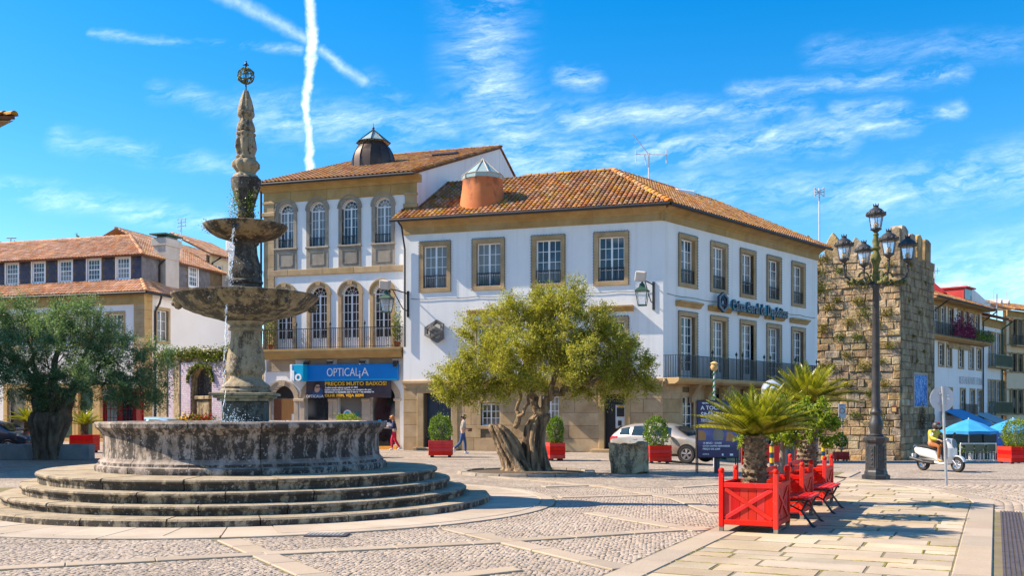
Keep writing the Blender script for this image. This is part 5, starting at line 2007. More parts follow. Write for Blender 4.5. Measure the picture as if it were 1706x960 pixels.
slates(FA2, 0, FA2.len, zs0 + .3, za1, [(x - aw / 2 - .1, x + aw / 2 + .1, awz - .1, awz + ah + .1) for x in awx], 'slate', hA)
for x in awx:
 W_at.place(hA, FA2, x, awz)
bwx = [FB2.X(322)]
bz = FB2.Z(322, 478)
fpart('attic_wall', wall_mb(0, FB2.len, zs0, za1 + .1, [(x - aw / 2, x + aw / 2, bz, bz + ah) for x in bwx], .12), M['mortar'], hA, FB2)
slates(FB2, 0, FB2.X(349), zs0 + .3, za1, [(x - aw / 2 - .1, x + aw / 2 + .1, bz - .1, bz + ah + .1) for x in bwx], 'grey_slate', hA)
for x in bwx:
 W_at.place(hA, FB2, x, bz)
# attic roof
hip = (-FA.n - FB.n).normalized()
kc = FA2.pt(FA2.len)
ko = kc - hip * .55
e0 = FA2.pt(0, .4)
c2 = FB2.pt(FB2.len, .4)
zt = za1 + 2.0
pk = kc + hip * 5
roof_slope(hA, [z3(e0, za1), z3(ko, za1), z3(pk, zt), z3(pk - FA.d * 24, zt)], 'tile_pale')
roof_slope(hA, [z3(ko, za1), z3(c2, za1), z3(pk + FB.d * 6, zt), z3(pk, zt)], 'tile_pale')
ridge_tiles(hA, z3(ko, za1), z3(pk, zt), 'tile_pale')
ridge_tiles(hA, z3(pk - FA.d * 24, zt), z3(pk, zt), 'tile_pale')
# skirt roof
so = FA.pt(FA.len) - hip * .75
roof_slope(hA, [z3(FA.pt(0, .55), zs0), z3(so, zs0), z3(kc, zs1 + .1), z3(FA2.pt(0), zs1 + .1)], 'tile_pale')
roof_slope(hA, [z3(so, zs0), z3(FB.pt(FB.len, .55), zs0), z3(FB2.pt(FB2.len), zs1 + .1), z3(kc, zs1 + .1)], 'tile_pale')
ridge_tiles(hA, z3(so, zs0), z3(kc, zs1 + .1), 'tile_pale')
for a, b in ((FA.pt(0, .6), so - hip * .05), (so - hip * .05, FB.pt(FB.len, .6))):
 MB().tube([Vector((a.x, a.y, zs0 - .1)) - hA.location, Vector((b.x, b.y, zs0 - .1)) - hA.location], .08, 8).build('gutter', M['cable'], hA, smooth=50)
# main walls
gx = [FA.X(p) for p in (28, 72, 108, 144, 178)]
gd = [(x - .75, x + .75, 0, 3.4) for x in gx]
uw_, uh_ = 1.15, 1.9
ux = [FA.X(p) for p in (20, 64, 109, 150, 192)]
uz = FA.Z(150, 575)
uops = [(x - uw_ / 2, x + uw_ / 2, uz, uz + uh_) for x in ux]
fpart('front_wall', wall_mb(0, FA.len, -.6, zs0, gd + uops, .35), M['cream'], hA, FA)
fpart('stone_frieze', MB().cbox(0, FA.len + .08, -.1, .05, zs0 - .75, zs0 - .05, .03), M['granite_gold'], hA, FA)
sb, pn = rect_sash(uw_, uh_, 2, 2, 3)
W_u = Win(sb, pn, M['glass'], [('stone_surround', surround_mb(uw_, uh_, .18, .04).mesh('stone_surround', M['granite']), (0, 0, 0))], single=True)
for x in ux:
 W_u.place(hA, FA, x, uz)
for i, (q, x) in enumerate(zip(gd, gx)):
 fpart('door_surround', surround_mb(1.5, 3.4, .3, .06, .2, sill=False), M['tan_stone'], hA, FA, x, 0, 0)
 fpart('shop_door', MB().box(-.75, .75, 0, .06, 0, 3.4).box(-.7, .7, -.04, 0, .1, 1.3), M[['glass_shop', 'paper', 'green_panel', 'green_panel', 'cream'][i]], hA, FA, x, -.25, 0)
fpart('door_step', MB().box(-7, 7, -.5, 0, 0, .2), M['tan_stone'], hA, FA, FA.X(100), .001, 0)
sw, sh = 1.12, 1.95
swx = FB.X(271)
swz = FB.Z(271, 571) + .1
fpart('side_wall', wall_mb(0, FB.len, -.6, zs0, [(swx - sw / 2, swx + sw / 2, swz, swz + sh)], .3), M['cream'], hA, FB)
sb, pn = rect_sash(sw, sh, 2, 1, 3)
Win(sb, pn, M['glass'], [('stone_surround', surround_mb(sw, sh, .2, .04).mesh('stone_surround', M['granite']), (0, 0, 0))], single=True).place(hA, FB, swx, swz)
mb = MB()
z = 0
while z < zs0 - .1:
 h = min(.55, zs0 - .05 - z)
 mb.cbox(-.02, .75, -.05, .05, z + .003, z + h - .003, .012)
 z += h
fpart('corner_stones', mb, M['granite_gold'], hA, FB)
mb = MB()
z = 0
while z < zs0 - .1:
 h = min(.55, zs0 - .05 - z)
 mb.cbox(-.75, .047, -.05, .05, z + .003, z + h - .003, .012)
 z += h
fpart('corner_stones', mb, M['granite'], hA, FA, FA.len)
downpipe(hA, [FB.pt(.9, .62, zs0 - .1), FB.pt(1.05, .35, zs0 - .6), FB.pt(.98, .09, zs0 - 1.1), FB.pt(.98, .09, .3)], .07)
downpipe(hA, [FB2.pt(FB2.X(266), .4, za1), FB2.pt(FB2.X(264), .1, za1 - .4), FB2.pt(FB2.X(264), .08, zs0 + .6)], .06)
# stub walls closing the back
bk = [FB.pt(FB.len), FB.pt(FB.len) - FB.n * 12, FA.pt(0) - FA.n * 9.9, FA.pt(0)]
mb = MB()
for a, b in zip(bk[:-1], bk[1:]):
 a, b = Vector((a.x, a.y, 0)) - hA.location, Vector((b.x, b.y, 0)) - hA.location
 mb.poly([(a.x, a.y, -1), (b.x, b.y, -1), (b.x, b.y, za1), (a.x, a.y, za1)])
mb.build('rear_wall', M['cream'], hA)
# chimney
cx = FB2.X(282, .2)
zc0, zc1 = zs0 + .2, FB2.Z(282, 398, .2)
ch = fpart('chimney', MB().cbox(-.72, .72, -.35, .6, zc0, zc1, .02).cbox(-.82, .82, -.45, .7, zc1 - .55, zc1 - .05, .03), M['concrete'], hA, FB2, cx, .1)
MB().cbox(-.5, .6, -.3, .5, zc1, zc1 + .12, .01).box(-.95, .95, -.5, .75, zc1 + .16, zc1 + .24).build('chimney_cap', M['copper_top'], ch)

# ochre house behind
K2 = at(262, 470, 76)
FO = Fac((K2.x - 5.0, K2.y + 1.5), (K2.x, K2.y))
FO2 = Fac((K2.x, K2.y), (K2.x + .29 * 11, K2.y + .957 * 11))
hO = thing('ochre_house', FO.pt(FO.len), 'ochre house with red tile roof rising behind the chimney', 'house')
zo = FO2.Z(300, 432)
zo = EYE + (HOR - 418) / FPX * 76
fpart('gable_wall', MB().prism([(0, -1), (FO.len, -1), (FO.len, zo), (FO.len * .5, zo + 1.0), (0, zo)], 0, .3), M['ochre'], hO, FO)
fpart('side_wall', wall_mb(0, FO2.len, -1, zo, [], .3), M['ochre'], hO, FO2)
pa, pb = FO2.pt(-.4, .5, zo - .05), FO2.pt(FO2.len, .5, zo - .05)
rg = -FO2.n * 4.0
roof_slope(hO, [pa, pb, pb + rg + Vector((0, 0, 1.9)), pa + rg + Vector((0, 0, 1.9))], 'tile_pale', pitch=.3, rad=.13)
rq = -FO2.n * 4.5
pa2, pb2 = pa + rg + Vector((0, 0, 1.9)), pb + rg + Vector((0, 0, 1.9))
mb = MB()
mb.poly([p - hO.location for p in (pb2 + rq - Vector((0, 0, 2)), pa2 + rq - Vector((0, 0, 2)), pa2, pb2)])
mb.build('rear_roof', M['tile_pale'], hO)
ridge_tiles(hO, pa2, pb2, 'tile_pale')
# tan house with the two light french windows
K3 = at(349, 480, 72.2)
FT = Fac((K3.x, K3.y), (K3.x + .29 * 4.4, K3.y + .957 * 4.4))
hT = thing('tan_house', FT.pt(0), 'narrow tan plastered house with a white french window above the fountain bowl', 'house')
zt0 = EYE + (HOR - 430) / FPX * 72
tx = FT.X(364)
tz = FT.Z(364, 476)
fpart('side_wall', wall_mb(0, FT.len, -1, zt0 + .3, [(tx - .55, tx + .55, tz, tz + 1.5)], .25), M['beige'], hT, FT)
sb, pn = rect_sash(1.1, 1.5, 2, 1, 3)
Win(sb, pn, M['glass_blue'], [('railing', railing_mb(-.6, .6, -.05, 0, 0, .5, .12, .012, ends=False).mesh('railing', M['iron']), (0, 0, 0))], y=.08, single=True).place(hT, FT, tx, tz)
a, b = FT.pt(-.5, .5, zt0 + .25), FT.pt(FT.len + .3, .5, zt0 + .25)
rg = -FT.n * 3.5 + Vector((0, 0, 1.7))
roof_slope(hT, [a, b, b + rg, a + rg], 'tile_pale', pitch=.3, rad=.13)
downpipe(hT, [FT.pt(.7, .5, zt0 + .15), FT.pt(.25, .08, zt0 - .3), FT.pt(.25, .08, zs0)], .06)
fpart('chimney', MB().cbox(-.6, .6, -.1, .8, zt0, zt0 + 2.6, .02).cbox(-.7, .7, -.2, .9, zt0 + 2.3, zt0 + 2.5, .02), M['concrete'], hT, FT, FT.len - .5, 0)
# white pilaster with blue pipe at the end of the slate house
px_ = FB.X(386)
pl = fpart('pilaster', MB().cbox(-.30, .30, -.30, .1, 4, FB.Z(386, 408), .02).cbox(-.48, .48, -.48, .2, FB.Z(386, 420), FB.Z(386, 402), .06), M['plaster'], hA, FB, px_)
MB().tube([(-.05, -.36, 4), (-.05, -.36, FB.Z(386, 421))], .09, 8).build('downpipe', M['blue_tile_strip'], pl)

# second roof beyond, chimney and tree tops
K4 = at(75, 440, 80)
h4 = thing('tiled_house', (K4.x, K4.y, 0), 'house with mossy tile roof beyond the slate attic at the left edge', 'house')
z4 = EYE + (HOR - 436) / FPX * 80
FC = Fac((K4.x - 14, K4.y + 4.2), (K4.x + 3, K4.y - .9))
fpart('front_wall', wall_mb(0, FC.len, -1, z4 + .1, [], .3), M['cream'], h4, FC)
a, b = FC.pt(0, .5, z4), FC.pt(FC.len + .2, .5, z4)
rg = -FC.n * 3.2 + Vector((0, 0, 1.25))
roof_slope(h4, [a, b, b + rg - FC.d * 3.2, a + rg], 'tile', pitch=.3, rad=.13)
fpart('chimney', MB().cbox(-.7, .7, -.3, .8, z4 - 2, z4 + 1.5, .03).cbox(-.85, .85, -.45, .95, z4 + .9, z4 + 1.2, .05).box(-.6, .6, -.2, .7, z4 + 1.55, z4 + 1.75), M['cream'], h4, FC, FC.X(-3), .6)

# garden wall with the tiled niche
GW = Fac((at(262, 700, 57.5).x, 57.5), (at(440, 700, 53.0).x, 53.0))
gw_ = thing('garden_wall', GW.pt(0), 'old stone garden wall with tiled pilasters, arched niche and creepers along its top', 'wall')
zt = GW.Z(340, 588)
nx0, nx1 = GW.X(319), GW.X(354)
nz = GW.Z(336, 612)
fpart('wall_body', wall_mb(0, GW.len, -.5, zt, [(nx0, nx1, .6, nz, True)], .45), M['f_block'], gw_, GW)
fpart('coping', MB().cbox(-.1, GW.len, -.14, .5, zt, zt + .22, .04), M['concrete'], gw_, GW)
fpart('niche_back', MB().box(nx0 - .1, nx1 + .1, .42, .6, .4, nz + .1), M['f_wet'], gw_, GW)
cx_ = (nx0 + nx1) / 2
fpart('niche_shelf', MB().cbox(-.6, .6, -.05, .45, 2.55, 2.75, .03).cbox(-.5, .5, .05, .45, 1.2, 2.5, .03).cbox(-.75, .75, -.3, .4, .6, 1.0, .05), M['f_block'], gw_, GW, cx_)
for (a, b) in ((302, 319), (354, 373), (281, 291)):
 fpart('tile_panel', MB().cbox(GW.X(a), GW.X(b), -.07, .05, .2, GW.Z(336, 603), .02), M['azulejo'], gw_, GW)
fpart('tile_panel', MB().box(nx0, nx1, -.068, .02, nz + .02, GW.Z(336, 603)), M['azulejo'], gw_, GW)
for (a, b) in ((291, 302), (373, 388), (276, 281)):
 fpart('stone_pilaster', MB().cbox(GW.X(a), GW.X(b), -.12, .05, 0, zt - .02, .03), M['f_block'], gw_, GW)
n = 5200
xx = rng.uniform(0, GW.len, n)
c = np.stack([xx, rng.normal(-.12, .13, n), zt + .12 + rng.normal(0, .14, n) - np.abs(rng.normal(0, .16 + .25 * (np.sin(xx * 1.7) > .2), n))], -1)
fpart('creeper', leaves_mesh('creeper', c, rng.normal(0, 1, (n, 3)), .12, .07, M['ivy_leaf']), None, gw_, GW)
n = 900
t_ = rng.uniform(0, math.pi, n)
rr = (nx1 - nx0) / 2 + .1
c = np.stack([cx_ + rr * np.cos(t_) * 1.1, rng.normal(-.12, .08, n), nz - rr + .1 + rr * np.sin(t_) + rng.normal(0, .09, n)], -1)
fpart('creeper', leaves_mesh('creeper', c, rng.normal(0, 1, (n, 3)), .12, .07, M['ivy_leaf']), None, gw_, GW)
flw = thing('flower_box', GW.pt(cx_, .35, 1.45), 'flowers in yellow and red along the foot of the wall niche', 'flowers')
for (col, k, x0) in (('gold_letter', 110, -.85), ('ivy_leaf', 420, 0), ('tail_red', 120, .75), ('red_gloss', 60, -.1)):
 c = rng.normal(0, 1, (k, 3)) * [.28 if k < 400 else .7, .15, .15] + [x0, 0, 0]
 link('blossom' if k < 400 else 'foliage', leaves_mesh('blossom', c, rng.normal(0, 1, (k, 3)), .14, .12, M[col]), flw, (0, 0, 0), (0, 0, GW.ang))
link('trough', MB().cbox(-1.0, 1.0, -.12, .2, -.35, -.1, .02).mesh('trough', M['concrete']), flw, (0, 0, 0), (0, 0, GW.ang))

# the building at the left edge of the square: only the tip of its eaves shows, its shade lies over the olive tree
hL = thing('cream_house', (-15.1, 29.2, 0), 'building at the left edge of which only a tiled eave corner shows', 'house')
zl = 10.25
wa, wb_, wc, wd_ = Vector((-15.1, 29.2, 0)), Vector((-28.5, 40.5, 0)), Vector((-44, 52.5, 0)), Vector((-44, 29.2, 0))
mb = MB()
for a, b in ((wd_, wa), (wa, wb_), (wb_, wc), (wc, wd_)):
 a, b = a - hL.location, b - hL.location
 mb.poly([(a.x, a.y, -.5), (b.x, b.y, -.5), (b.x, b.y, zl), (a.x, a.y, zl)])
mb.build('wall', M['cream'], hL)
e = .85
c0, c1, c2_, c3 = Vector((-44, 29.2 - e, zl)), Vector((-15.1 + e * 1.1, 29.2 - e, zl)), Vector((-28.5 + e * .6, 40.5, zl)), Vector((-30, 35.5, zl + 2.0))
roof_slope(hL, [c0, c1, c3, Vector((-44, 35.5, zl + 2.0))], 'tile')
roof_slope(hL, [c1, c2_, c3], 'tile')
ridge_tiles(hL, c1, c3)
lo_ = lambda p, dz: (p.x - hL.location.x, p.y - hL.location.y, zl + dz)
mb = MB()
mb.poly([lo_(c0, -.13), lo_(c1, -.13), lo_(wa, -.13), lo_(wd_, -.13)])
mb.poly([lo_(c1, -.13), lo_(c2_, -.13), lo_(wb_, -.13), lo_(wa, -.13)])
mb.build('soffit', M['granite'], hL)

# ------------------------------------------------------------------ the medieval gate tower
TC = Vector((24.96, 64.0))
T1 = Fac((TC.x - .866 * 9.2, TC.y + .5 * 9.2), (TC.x, TC.y))
T2 = Fac((TC.x, TC.y), (TC.x + .633 * 7.0, TC.y + .774 * 7.0))
tower = thing('stone_tower', T1.pt(T1.len, 0, -1.2), 'medieval square tower of rough golden stone with pointed battlements and weeds', 'tower')
zw_l = T1.Z(1380, 432)
zw = T1.Z(1500, 418)
vis = T1.X(1352)
fpart('core', wall_mb(0, T1.len, -2, zw, [], .3, .02), M['mortar'], tower, T1)
fpart('core', wall_mb(0, T2.len, -2, zw, [], .3, .02), M['mortar'], tower, T2)
bk = [T2.pt(T2.len), T2.pt(T2.len) - T2.n * 8.6, T1.pt(0) + T2.d * 7.0, T1.pt(0)]
mb = MB()
tl = tower.location
for a, b in zip(bk[:-1], bk[1:]):
 mb.poly([(a.x - tl.x, a.y - tl.y, -1.5), (b.x - tl.x, b.y - tl.y, -1.5), (b.x - tl.x, b.y - tl.y, zw - tl.z), (a.x - tl.x, a.y - tl.y, zw - tl.z)])
mb.poly([(p.x - tl.x, p.y - tl.y, zw - tl.z - .05) for p in (T1.pt(0), T1.pt(T1.len), T2.pt(T2.len), bk[1], bk[2])])
mb.build('core', M['mortar'], tower)

def block(fac, x, z, ln, h, name='stone_block'):
 """one irregular, weathered block"""
 mb = MB()
 j = lambda s: random.uniform(-s, s) * 1.9
 pr = random.uniform(.01, .11)
 g = .012
 bk_ = [(g, .1, g), (ln - g, .1, g), (ln - g, .1, h - g), (g, .1, h - g)]
 mdp = [(g + j(.012), -pr * .55, g + j(.012)), (ln - g + j(.012), -pr * .55, g + j(.012)), (ln - g + j(.012), -pr * .55, h - g + j(.012)), (g + j(.012), -pr * .55, h - g + j(.012))]
 c = min(.05, h * .18)
 fr = [(g + c + j(.015), -pr + j(.012), g + c + j(.015)), (ln - g - c + j(.015), -pr + j(.012), g + c + j(.015)), (ln - g - c + j(.015), -pr + j(.012), h - g - c + j(.015)), (g + c + j(.015), -pr + j(.012), h - g - c + j(.015))]
 mb.add(bk_ + mdp + fr, [(8, 9, 10, 11)] + [(i, (i + 1) % 4, 4 + (i + 1) % 4, 4 + i) for i in range(4)] + [(4 + i, 4 + (i + 1) % 4, 8 + (i + 1) % 4, 8 + i) for i in range(4)])
 return mb

def rough_wall(fac, x0, x1, z0, z1, hmin, hmax, lmin, lmax, budget):
 """courses of blocks; those beyond the budget go into one joined part"""
 rest = MB()
 z = z0
 n = 0
 while z < z1 - .05:
  h = min(random.uniform(hmin, hmax), z1 - z)
  if z1 - z - h < hmin * .5:
   h = z1 - z
  x = x0
  first = True
  while x < x1 - .02:
   ln = random.uniform(lmin, lmax) * (random.uniform(.5, 1) if first else 1)
   first = False
   if x1 - x - ln < lmin * .6:
    ln = x1 - x
   mb = block(fac, x, z, ln, h)
   if n < budget and random.random() < .93:
    fpart('stone_block', mb.mesh('stone_block', M['tower_stone']), None, tower, fac, x, 0, z)
    n += 1
   else:
    rest.M = Matrix.Translation((x, 0, z))
    rest.add(mb.v, mb.f)
    rest.M = None
   x += ln
  z += h
 if rest.v:
  o = fpart('stone_blocks_rest', rest, M['tower_stone'], tower, fac)
  o.name = 'small_stone_block'
  o['kind'] = 'stuff'

rough_wall(T1, vis - 1.0, T1.len + .03, -1.9, zw, .34, .54, .40, 1.0, 190)
rough_wall(T2, .06, T2.len, -2.1, zw, .36, .56, .5, 1.1, 105)

def merlon(fac, x, w, z, h, dpt=.6, pointed=True, lean=0.0):
 p = [(0, -.15), (w, -.15), (w, h * .55), (w * .66, h * .82), (w * .48, h), (w * .30, h * .80), (0, h * .45)] if pointed else [(0, -.15), (w, -.15), (w, h * .92), (w * .55, h), (w * .1, h * .95), (0, h * .8)]
 mb = MB()
 m = len(p)
 p = [(q[0] + random.uniform(-.06, .06) * w, q[1] + (random.uniform(-.07, .05) * h if q[1] > 0 else 0)) for q in p]
 cx_ = sum(q[0] for q in p) / m
 cz_ = sum(q[1] for q in p) / m
 fr = [(cx_ + (q[0] - cx_) * .9, cz_ + (q[1] - cz_) * .93) for q in p]
 vs = [(q[0], -.05, q[1]) for q in fr] + [(q[0], .0, q[1]) for q in p] + [(q[0], dpt, q[1]) for q in p]
 fs = [tuple(range(m)), tuple(range(3 * m - 1, 2 * m - 1, -1))]
 for j in (0, 1):
  fs += [(j * m + i, (j + 1) * m + i, (j + 1) * m + (i + 1) % m, j * m + (i + 1) % m) for i in range(m)]
 mb.add(vs, fs)
 return fpart('merlon', mb, M['tower_stone'], tower, fac, x, .01, z)

for (a, b, top) in ((1336, 1355, 388), (1374, 1402, 387), (1413, 1440, 392)):
 merlon(T1, T1.X(a), T1.X(b) - T1.X(a), zw - .12, T1.Z(b, top) - zw + .12)
merlon(T1, T1.X(1460), T1.X(1484) - T1.X(1460), zw - .1, T1.Z(1472, 392) - zw + .1)
for (a, b, top) in ((1502, 1512, 378), (1516, 1524, 389), (1528, 1536, 394), (1541, 1550, 399)):
 merlon(T2, T2.X(a), T2.X(b) - T2.X(a), zw - .1, T2.Z(b, top) - zw + .1, .75, False)
mm = merlon(T1, T1.len - .62, .62, zw - .1, T1.Z(1495, 377) - zw + .1, .6, False)
mb = MB().prism([(T1.X(1458), zw - .1), (T1.len - .6, zw - .1), (T1.len - .6, T1.Z(1490, 384)), (T1.X(1474), T1.Z(1474, 404))], .05, .5)
fpart('gable_stub', mb, M['tower_stone'], tower, T1)
# weeds rooted in the joints
wd = [(1362, 452, .5), (1368, 480, .6), (1352, 470, .35), (1382, 512, .35), (1396, 500, .3), (1372, 545, .35), (1400, 560, .3), (1422, 470, .3), (1430, 500, .35), (1415, 535, .4), (1440, 520, .5), (1462, 540, .4), (1440, 470, .4), (1478, 520, .35),
      (1388, 610, .3), (1412, 640, .35), (1440, 610, .45), (1380, 650, .3), (1428, 560, .3), (1466, 600, .3), (1475, 640, .35), (1460, 690, .4), (1425, 690, .3), (1392, 690, .3), (1372, 610, .3), (1484, 575, .3), (1410, 590, .3), (1450, 655, .3), (1490, 470, .25),
      (1372, 430, .4), (1480, 440, .3), (1400, 450, .3)]
for (px, py, s) in wd:
 x, z = T1.X(px), T1.Z(px, py)
 n = int(620 * s)
 s *= 1.75
 c = np.stack([rng.normal(0, .36 * s, n), -.05 - np.abs(rng.normal(0, .24 * s, n)), rng.normal(-.05, .26 * s, n)], -1)
 WT = fpart('weed_tuft', leaves_mesh('weed_tuft', c, rng.normal(0, 1, (n, 3)) + [0, -.4, -.5], .16, .035, M['moss_leaf' if random.random() < .8 else 'ivy_leaf']), None, tower, T1, x, 0, z)
 WT['kind'] = 'stuff'
for (px, py, s) in ((1512, 500, .3), (1530, 520, .3), (1520, 560, .3), (1538, 585, .3), (1525, 600, .35), (1545, 640, .25), (1515, 440, .3), (1540, 470, .3)):
 x, z = T2.X(px), T2.Z(px, py)
 n = int(200 * s)
 c = np.stack([rng.normal(0, .3 * s, n), -.05 - np.abs(rng.normal(0, .22 * s, n)), rng.normal(-.05, .26 * s, n)], -1)
 WT = fpart('weed_tuft', leaves_mesh('weed_tuft', c, rng.normal(0, 1, (n, 3)) + [0, -.4, -.5], .16, .035, M['moss_leaf']), None, tower, T2, x, 0, z)
 WT['kind'] = 'stuff'
# tile picture and niche plant on the shaded side, plaque on the sunny side
x0, x1 = T2.X(1520), T2.X(1541)
za, zb = T2.Z(1530, 677), T2.Z(1530, 625)
tp = thing('tile_picture', T2.pt((x0 + x1) / 2, .1, za), 'blue and white painted tile picture in a stone frame on the tower', 'tile picture')
hw = (x1 - x0) / 2
pc = link('tiles', MB().box(-hw, hw, -.03, .03, 0, zb - za).mesh('tiles', M['azulejo_blue']), tp, (0, 0, 0), (0, 0, T2.ang))
link('frame', surround_mb(hw * 2, zb - za, .13, .06, .05).mesh('frame', M['ring']), tp, (0, 0, 0), (0, 0, T2.ang))
wr = thing('wreath', T2.pt(T2.X(1531), .1, T2.Z(1531, 698)), 'withered brown wreath hanging below the tile picture', 'wreath')
n = 300
c = np.stack([rng.normal(0, .28, n), -.1 - np.abs(rng.normal(0, .1, n)), rng.normal(0, .5, n)], -1)
link('twigs', leaves_mesh('twigs', c, rng.normal(0, 1, (n, 3)), .22, .04, M['soil']), wr, (0, 0, 0), (0, 0, T2.ang))
pq = thing('wall_plaque', T1.pt(T1.X(1490), .08, T1.Z(1490, 683)), 'small brown plaque on the sunny tower wall near the corner', 'plaque')
link('plate', MB().cbox(-.18, .18, -.03, .02, -.18, .2, .01).prism([(-.2, .2), (.2, .2), (0, .34)], -.04, .02).mesh('plate', M['brown_leather']), pq, (0, 0, 0), (0, 0, T1.ang))
link('notice', MB().box(-.12, .12, -.037, -.03, -.12, .14).mesh('notice', M['tan_stone']), pq, (0, 0, 0), (0, 0, T1.ang))

# ------------------------------------------------------------------ the row of houses beyond the tower
H0 = Vector((33.76, 80.0))
D2 = Vector((.67, .742, 0)).normalized()
FH = Fac((H0.x - D2.x * 2, H0.y - D2.y * 2), (H0.x + D2.x * 12.5, H0.y + D2.y * 12.5))
hr = thing('restaurant_house', FH.pt(2), 'white house with flowered iron balcony, red metal roof and painted restaurant lettering', 'house')
XR = lambda p, o=0: FH.X(p, o)
ZR = lambda p, q, o=0: FH.Z(p, q, o)
ze = ZR(1600, 505, .9)
zb0 = ZR(1600, 564, .8)
rows = []
def add_row(pxs, y0, y1, w):
 pc = sum(pxs) / len(pxs)
 z0, z1 = ZR(pc, y1), ZR(pc, y0)
 for p in pxs:
  rows.append((XR(p), w, z0, z1))
add_row((1560, 1571, 1584, 1600, 1610, 1619, 1628), 517, 562, 1.1)
add_row((1568, 1581, 1601, 1618, 1631), 578, 612, 1.15)
add_row((1582, 1604, 1620, 1632), 650, 690, 1.15)
fpart('front_wall', wall_mb(0, FH.len, -4, ze + .2, [(x - w / 2, x + w / 2, a, b) for x, w, a, b in rows], .3), M['plaster'], hr, FH)
protos = {}
for i, (x, w, a, b) in enumerate(rows):
 k = (round(w, 2), round(b - a, 2))
 if k not in protos:
  sb, pn = rect_sash(w, b - a, 2, 1, 4, fr=.07)
  protos[k] = Win(sb, pn, M['glass'], [('stone_surround', surround_mb(w, b - a, .16, .05).mesh('stone_surround', M['granite']), (0, 0, 0))], y=.12, single=True)
 protos[k].place(hr, FH, x, a, glass=M['glass_blue'] if i % 2 else M['glass'])
# upper storey is stone and deep eaves
fpart('stone_frieze', MB().cbox(0, FH.len, -.1, .05, ZR(1600, 515), ze + .15, .02), M['granite_gold'], hr, FH)
bal = fpart('balcony', MB().prism([(0, -.30), (-.5, -.26), (-.8, -.1), (-.85, 0), (0, 0)], 0, FH.len, 'x'), M['granite_gold'], hr, FH, 0, .004, zb0)
railing_mb(.05, FH.len - .05, -.78, 0, 0, 1.05, .13, .012).build('balcony_railing', M['iron'], bal)
for x in (XR(1580), XR(1597)):
 fpart('string_course', MB().cbox(0, 3, -.05, .05, 0, .5, .02), M['granite'], hr, FH, x, 0, zb0 - .8)
n = 1500
xx = rng.uniform(XR(1572), XR(1606), n)
c = np.stack([xx, rng.normal(-.8, .16, n), zb0 + .2 + np.abs(rng.normal(0, .75, n)) * (.6 + .6 * np.sin(xx * 1.3) ** 2)], -1)
bg_ = thing('bougainvillea', FH.pt(XR(1590), .8, zb0), 'purple red flowering creeper on the iron balcony of the restaurant house', 'flowers')
m_fl = foliage('magenta_petals', (.10, .015, .05), (.28, .03, .12), (.42, .08, .22), .3)
lm = leaves_mesh('blossom', c - [XR(1590), -.8, zb0], rng.normal(0, 1, (n, 3)), .16, .12, m_fl)
link('blossom', lm, bg_, (0, 0, 0), (0, 0, FH.ang))
n = 700
xx = rng.uniform(XR(1606), XR(1640), n)
c = np.stack([xx, rng.normal(-.85, .1, n), zb0 + .15 + np.abs(rng.normal(0, .35, n))], -1)
lm = leaves_mesh('foliage', c - [XR(1590), -.8, zb0], rng.normal(0, 1, (n, 3)), .16, .09, M['box_leaf'])
link('foliage', lm, bg_, (0, 0, 0), (0, 0, FH.ang))
# eaves and red roof
a, b = FH.pt(-.2, 1.1, ze + .1), FH.pt(FH.len + .2, 1.1, ze + .1)
rg = -FH.n * 3.2 + Vector((0, 0, 1.3))
roof_slope(hr, [a, b, b + rg, a + rg], 'tile', pitch=.3, rad=.13)
fpart('soffit', MB().box(-.2, FH.len + .2, -1.1, .1, ze - .06, ze + .02), M['granite_gold'], hr, FH)
MB().tube([FH.pt(-.2, 1.15, ze + .05) - hr.location, FH.pt(FH.len + .2, 1.15, ze + .05) - hr.location], .08, 6).build('gutter', M['cable'], hr)
mr = MB()
for k in range(26):
 x = .1 + 8.2 * k / 26
 mr.add([(x, 0, 0), (x + .32, 0, 0), (x + .32, 1.9, 1.8), (x, 1.9, 1.8), (x + .03, -.03, .03), (x + .08, -.03, .03), (x + .08, 1.88, 1.84), (x + .03, 1.88, 1.84)], [(0, 1, 2, 3), (4, 5, 6, 7), (0, 4, 7, 3), (5, 1, 2, 6)])
mr.prism([(0, -.9), (1.9, -.9), (1.9, 1.8), (0, 0)], 8.35, 8.4, 'x')
fpart('red_metal_roof', mr, M['red_metal'], hr, FH, -.2, -.9, ze + 1.15)
dm_ = fpart('dormer', MB().box(0, 2.2, 0, 2, -.4, .9).box(-.15, 2.4, -.3, 2, .9, 1.02), M['red_metal'], hr, FH, XR(1606, -1.0), -1.0, ze + 1.2)
MB().box(.15, 2.05, -.03, 0, -.1, .8).build('dormer_window', M['glass_blue'], dm_)
for x in (XR(1558), XR(1640)):
 downpipe(hr, [FH.pt(x, 1.1, ze), FH.pt(x - .6, .1, ze - .9), FH.pt(x - .6, .1, -1.5)], .06)
tm = text_mesh("RESTAURANTE FURNA", .95, M['signback'], .01, offset=.0)
w_ = max(v.co.x for v in tm.vertices)
xa, xb = XR(1598), XR(1639)
tm.transform(Matrix.Diagonal(((xb - xa) / w_, 1, 1, 1)))
fpart('lettering', tm, None, hr, FH, xa, .03, ZR(1618, 641))
b2 = fpart('balcony', MB().box(-1.6, 1.6, -.5, 0, -.15, 0), M['granite'], hr, FH, XR(1610), .0, ZR(1612, 691))
railing_mb(-1.55, 1.55, -.45, 0, 0, .9, .13, .012).build('balcony_railing', M['iron'], b2)
fpart('shop_front', MB().box(0, FH.len, -.06, .02, -4, .7), M['dark'], hr, FH)
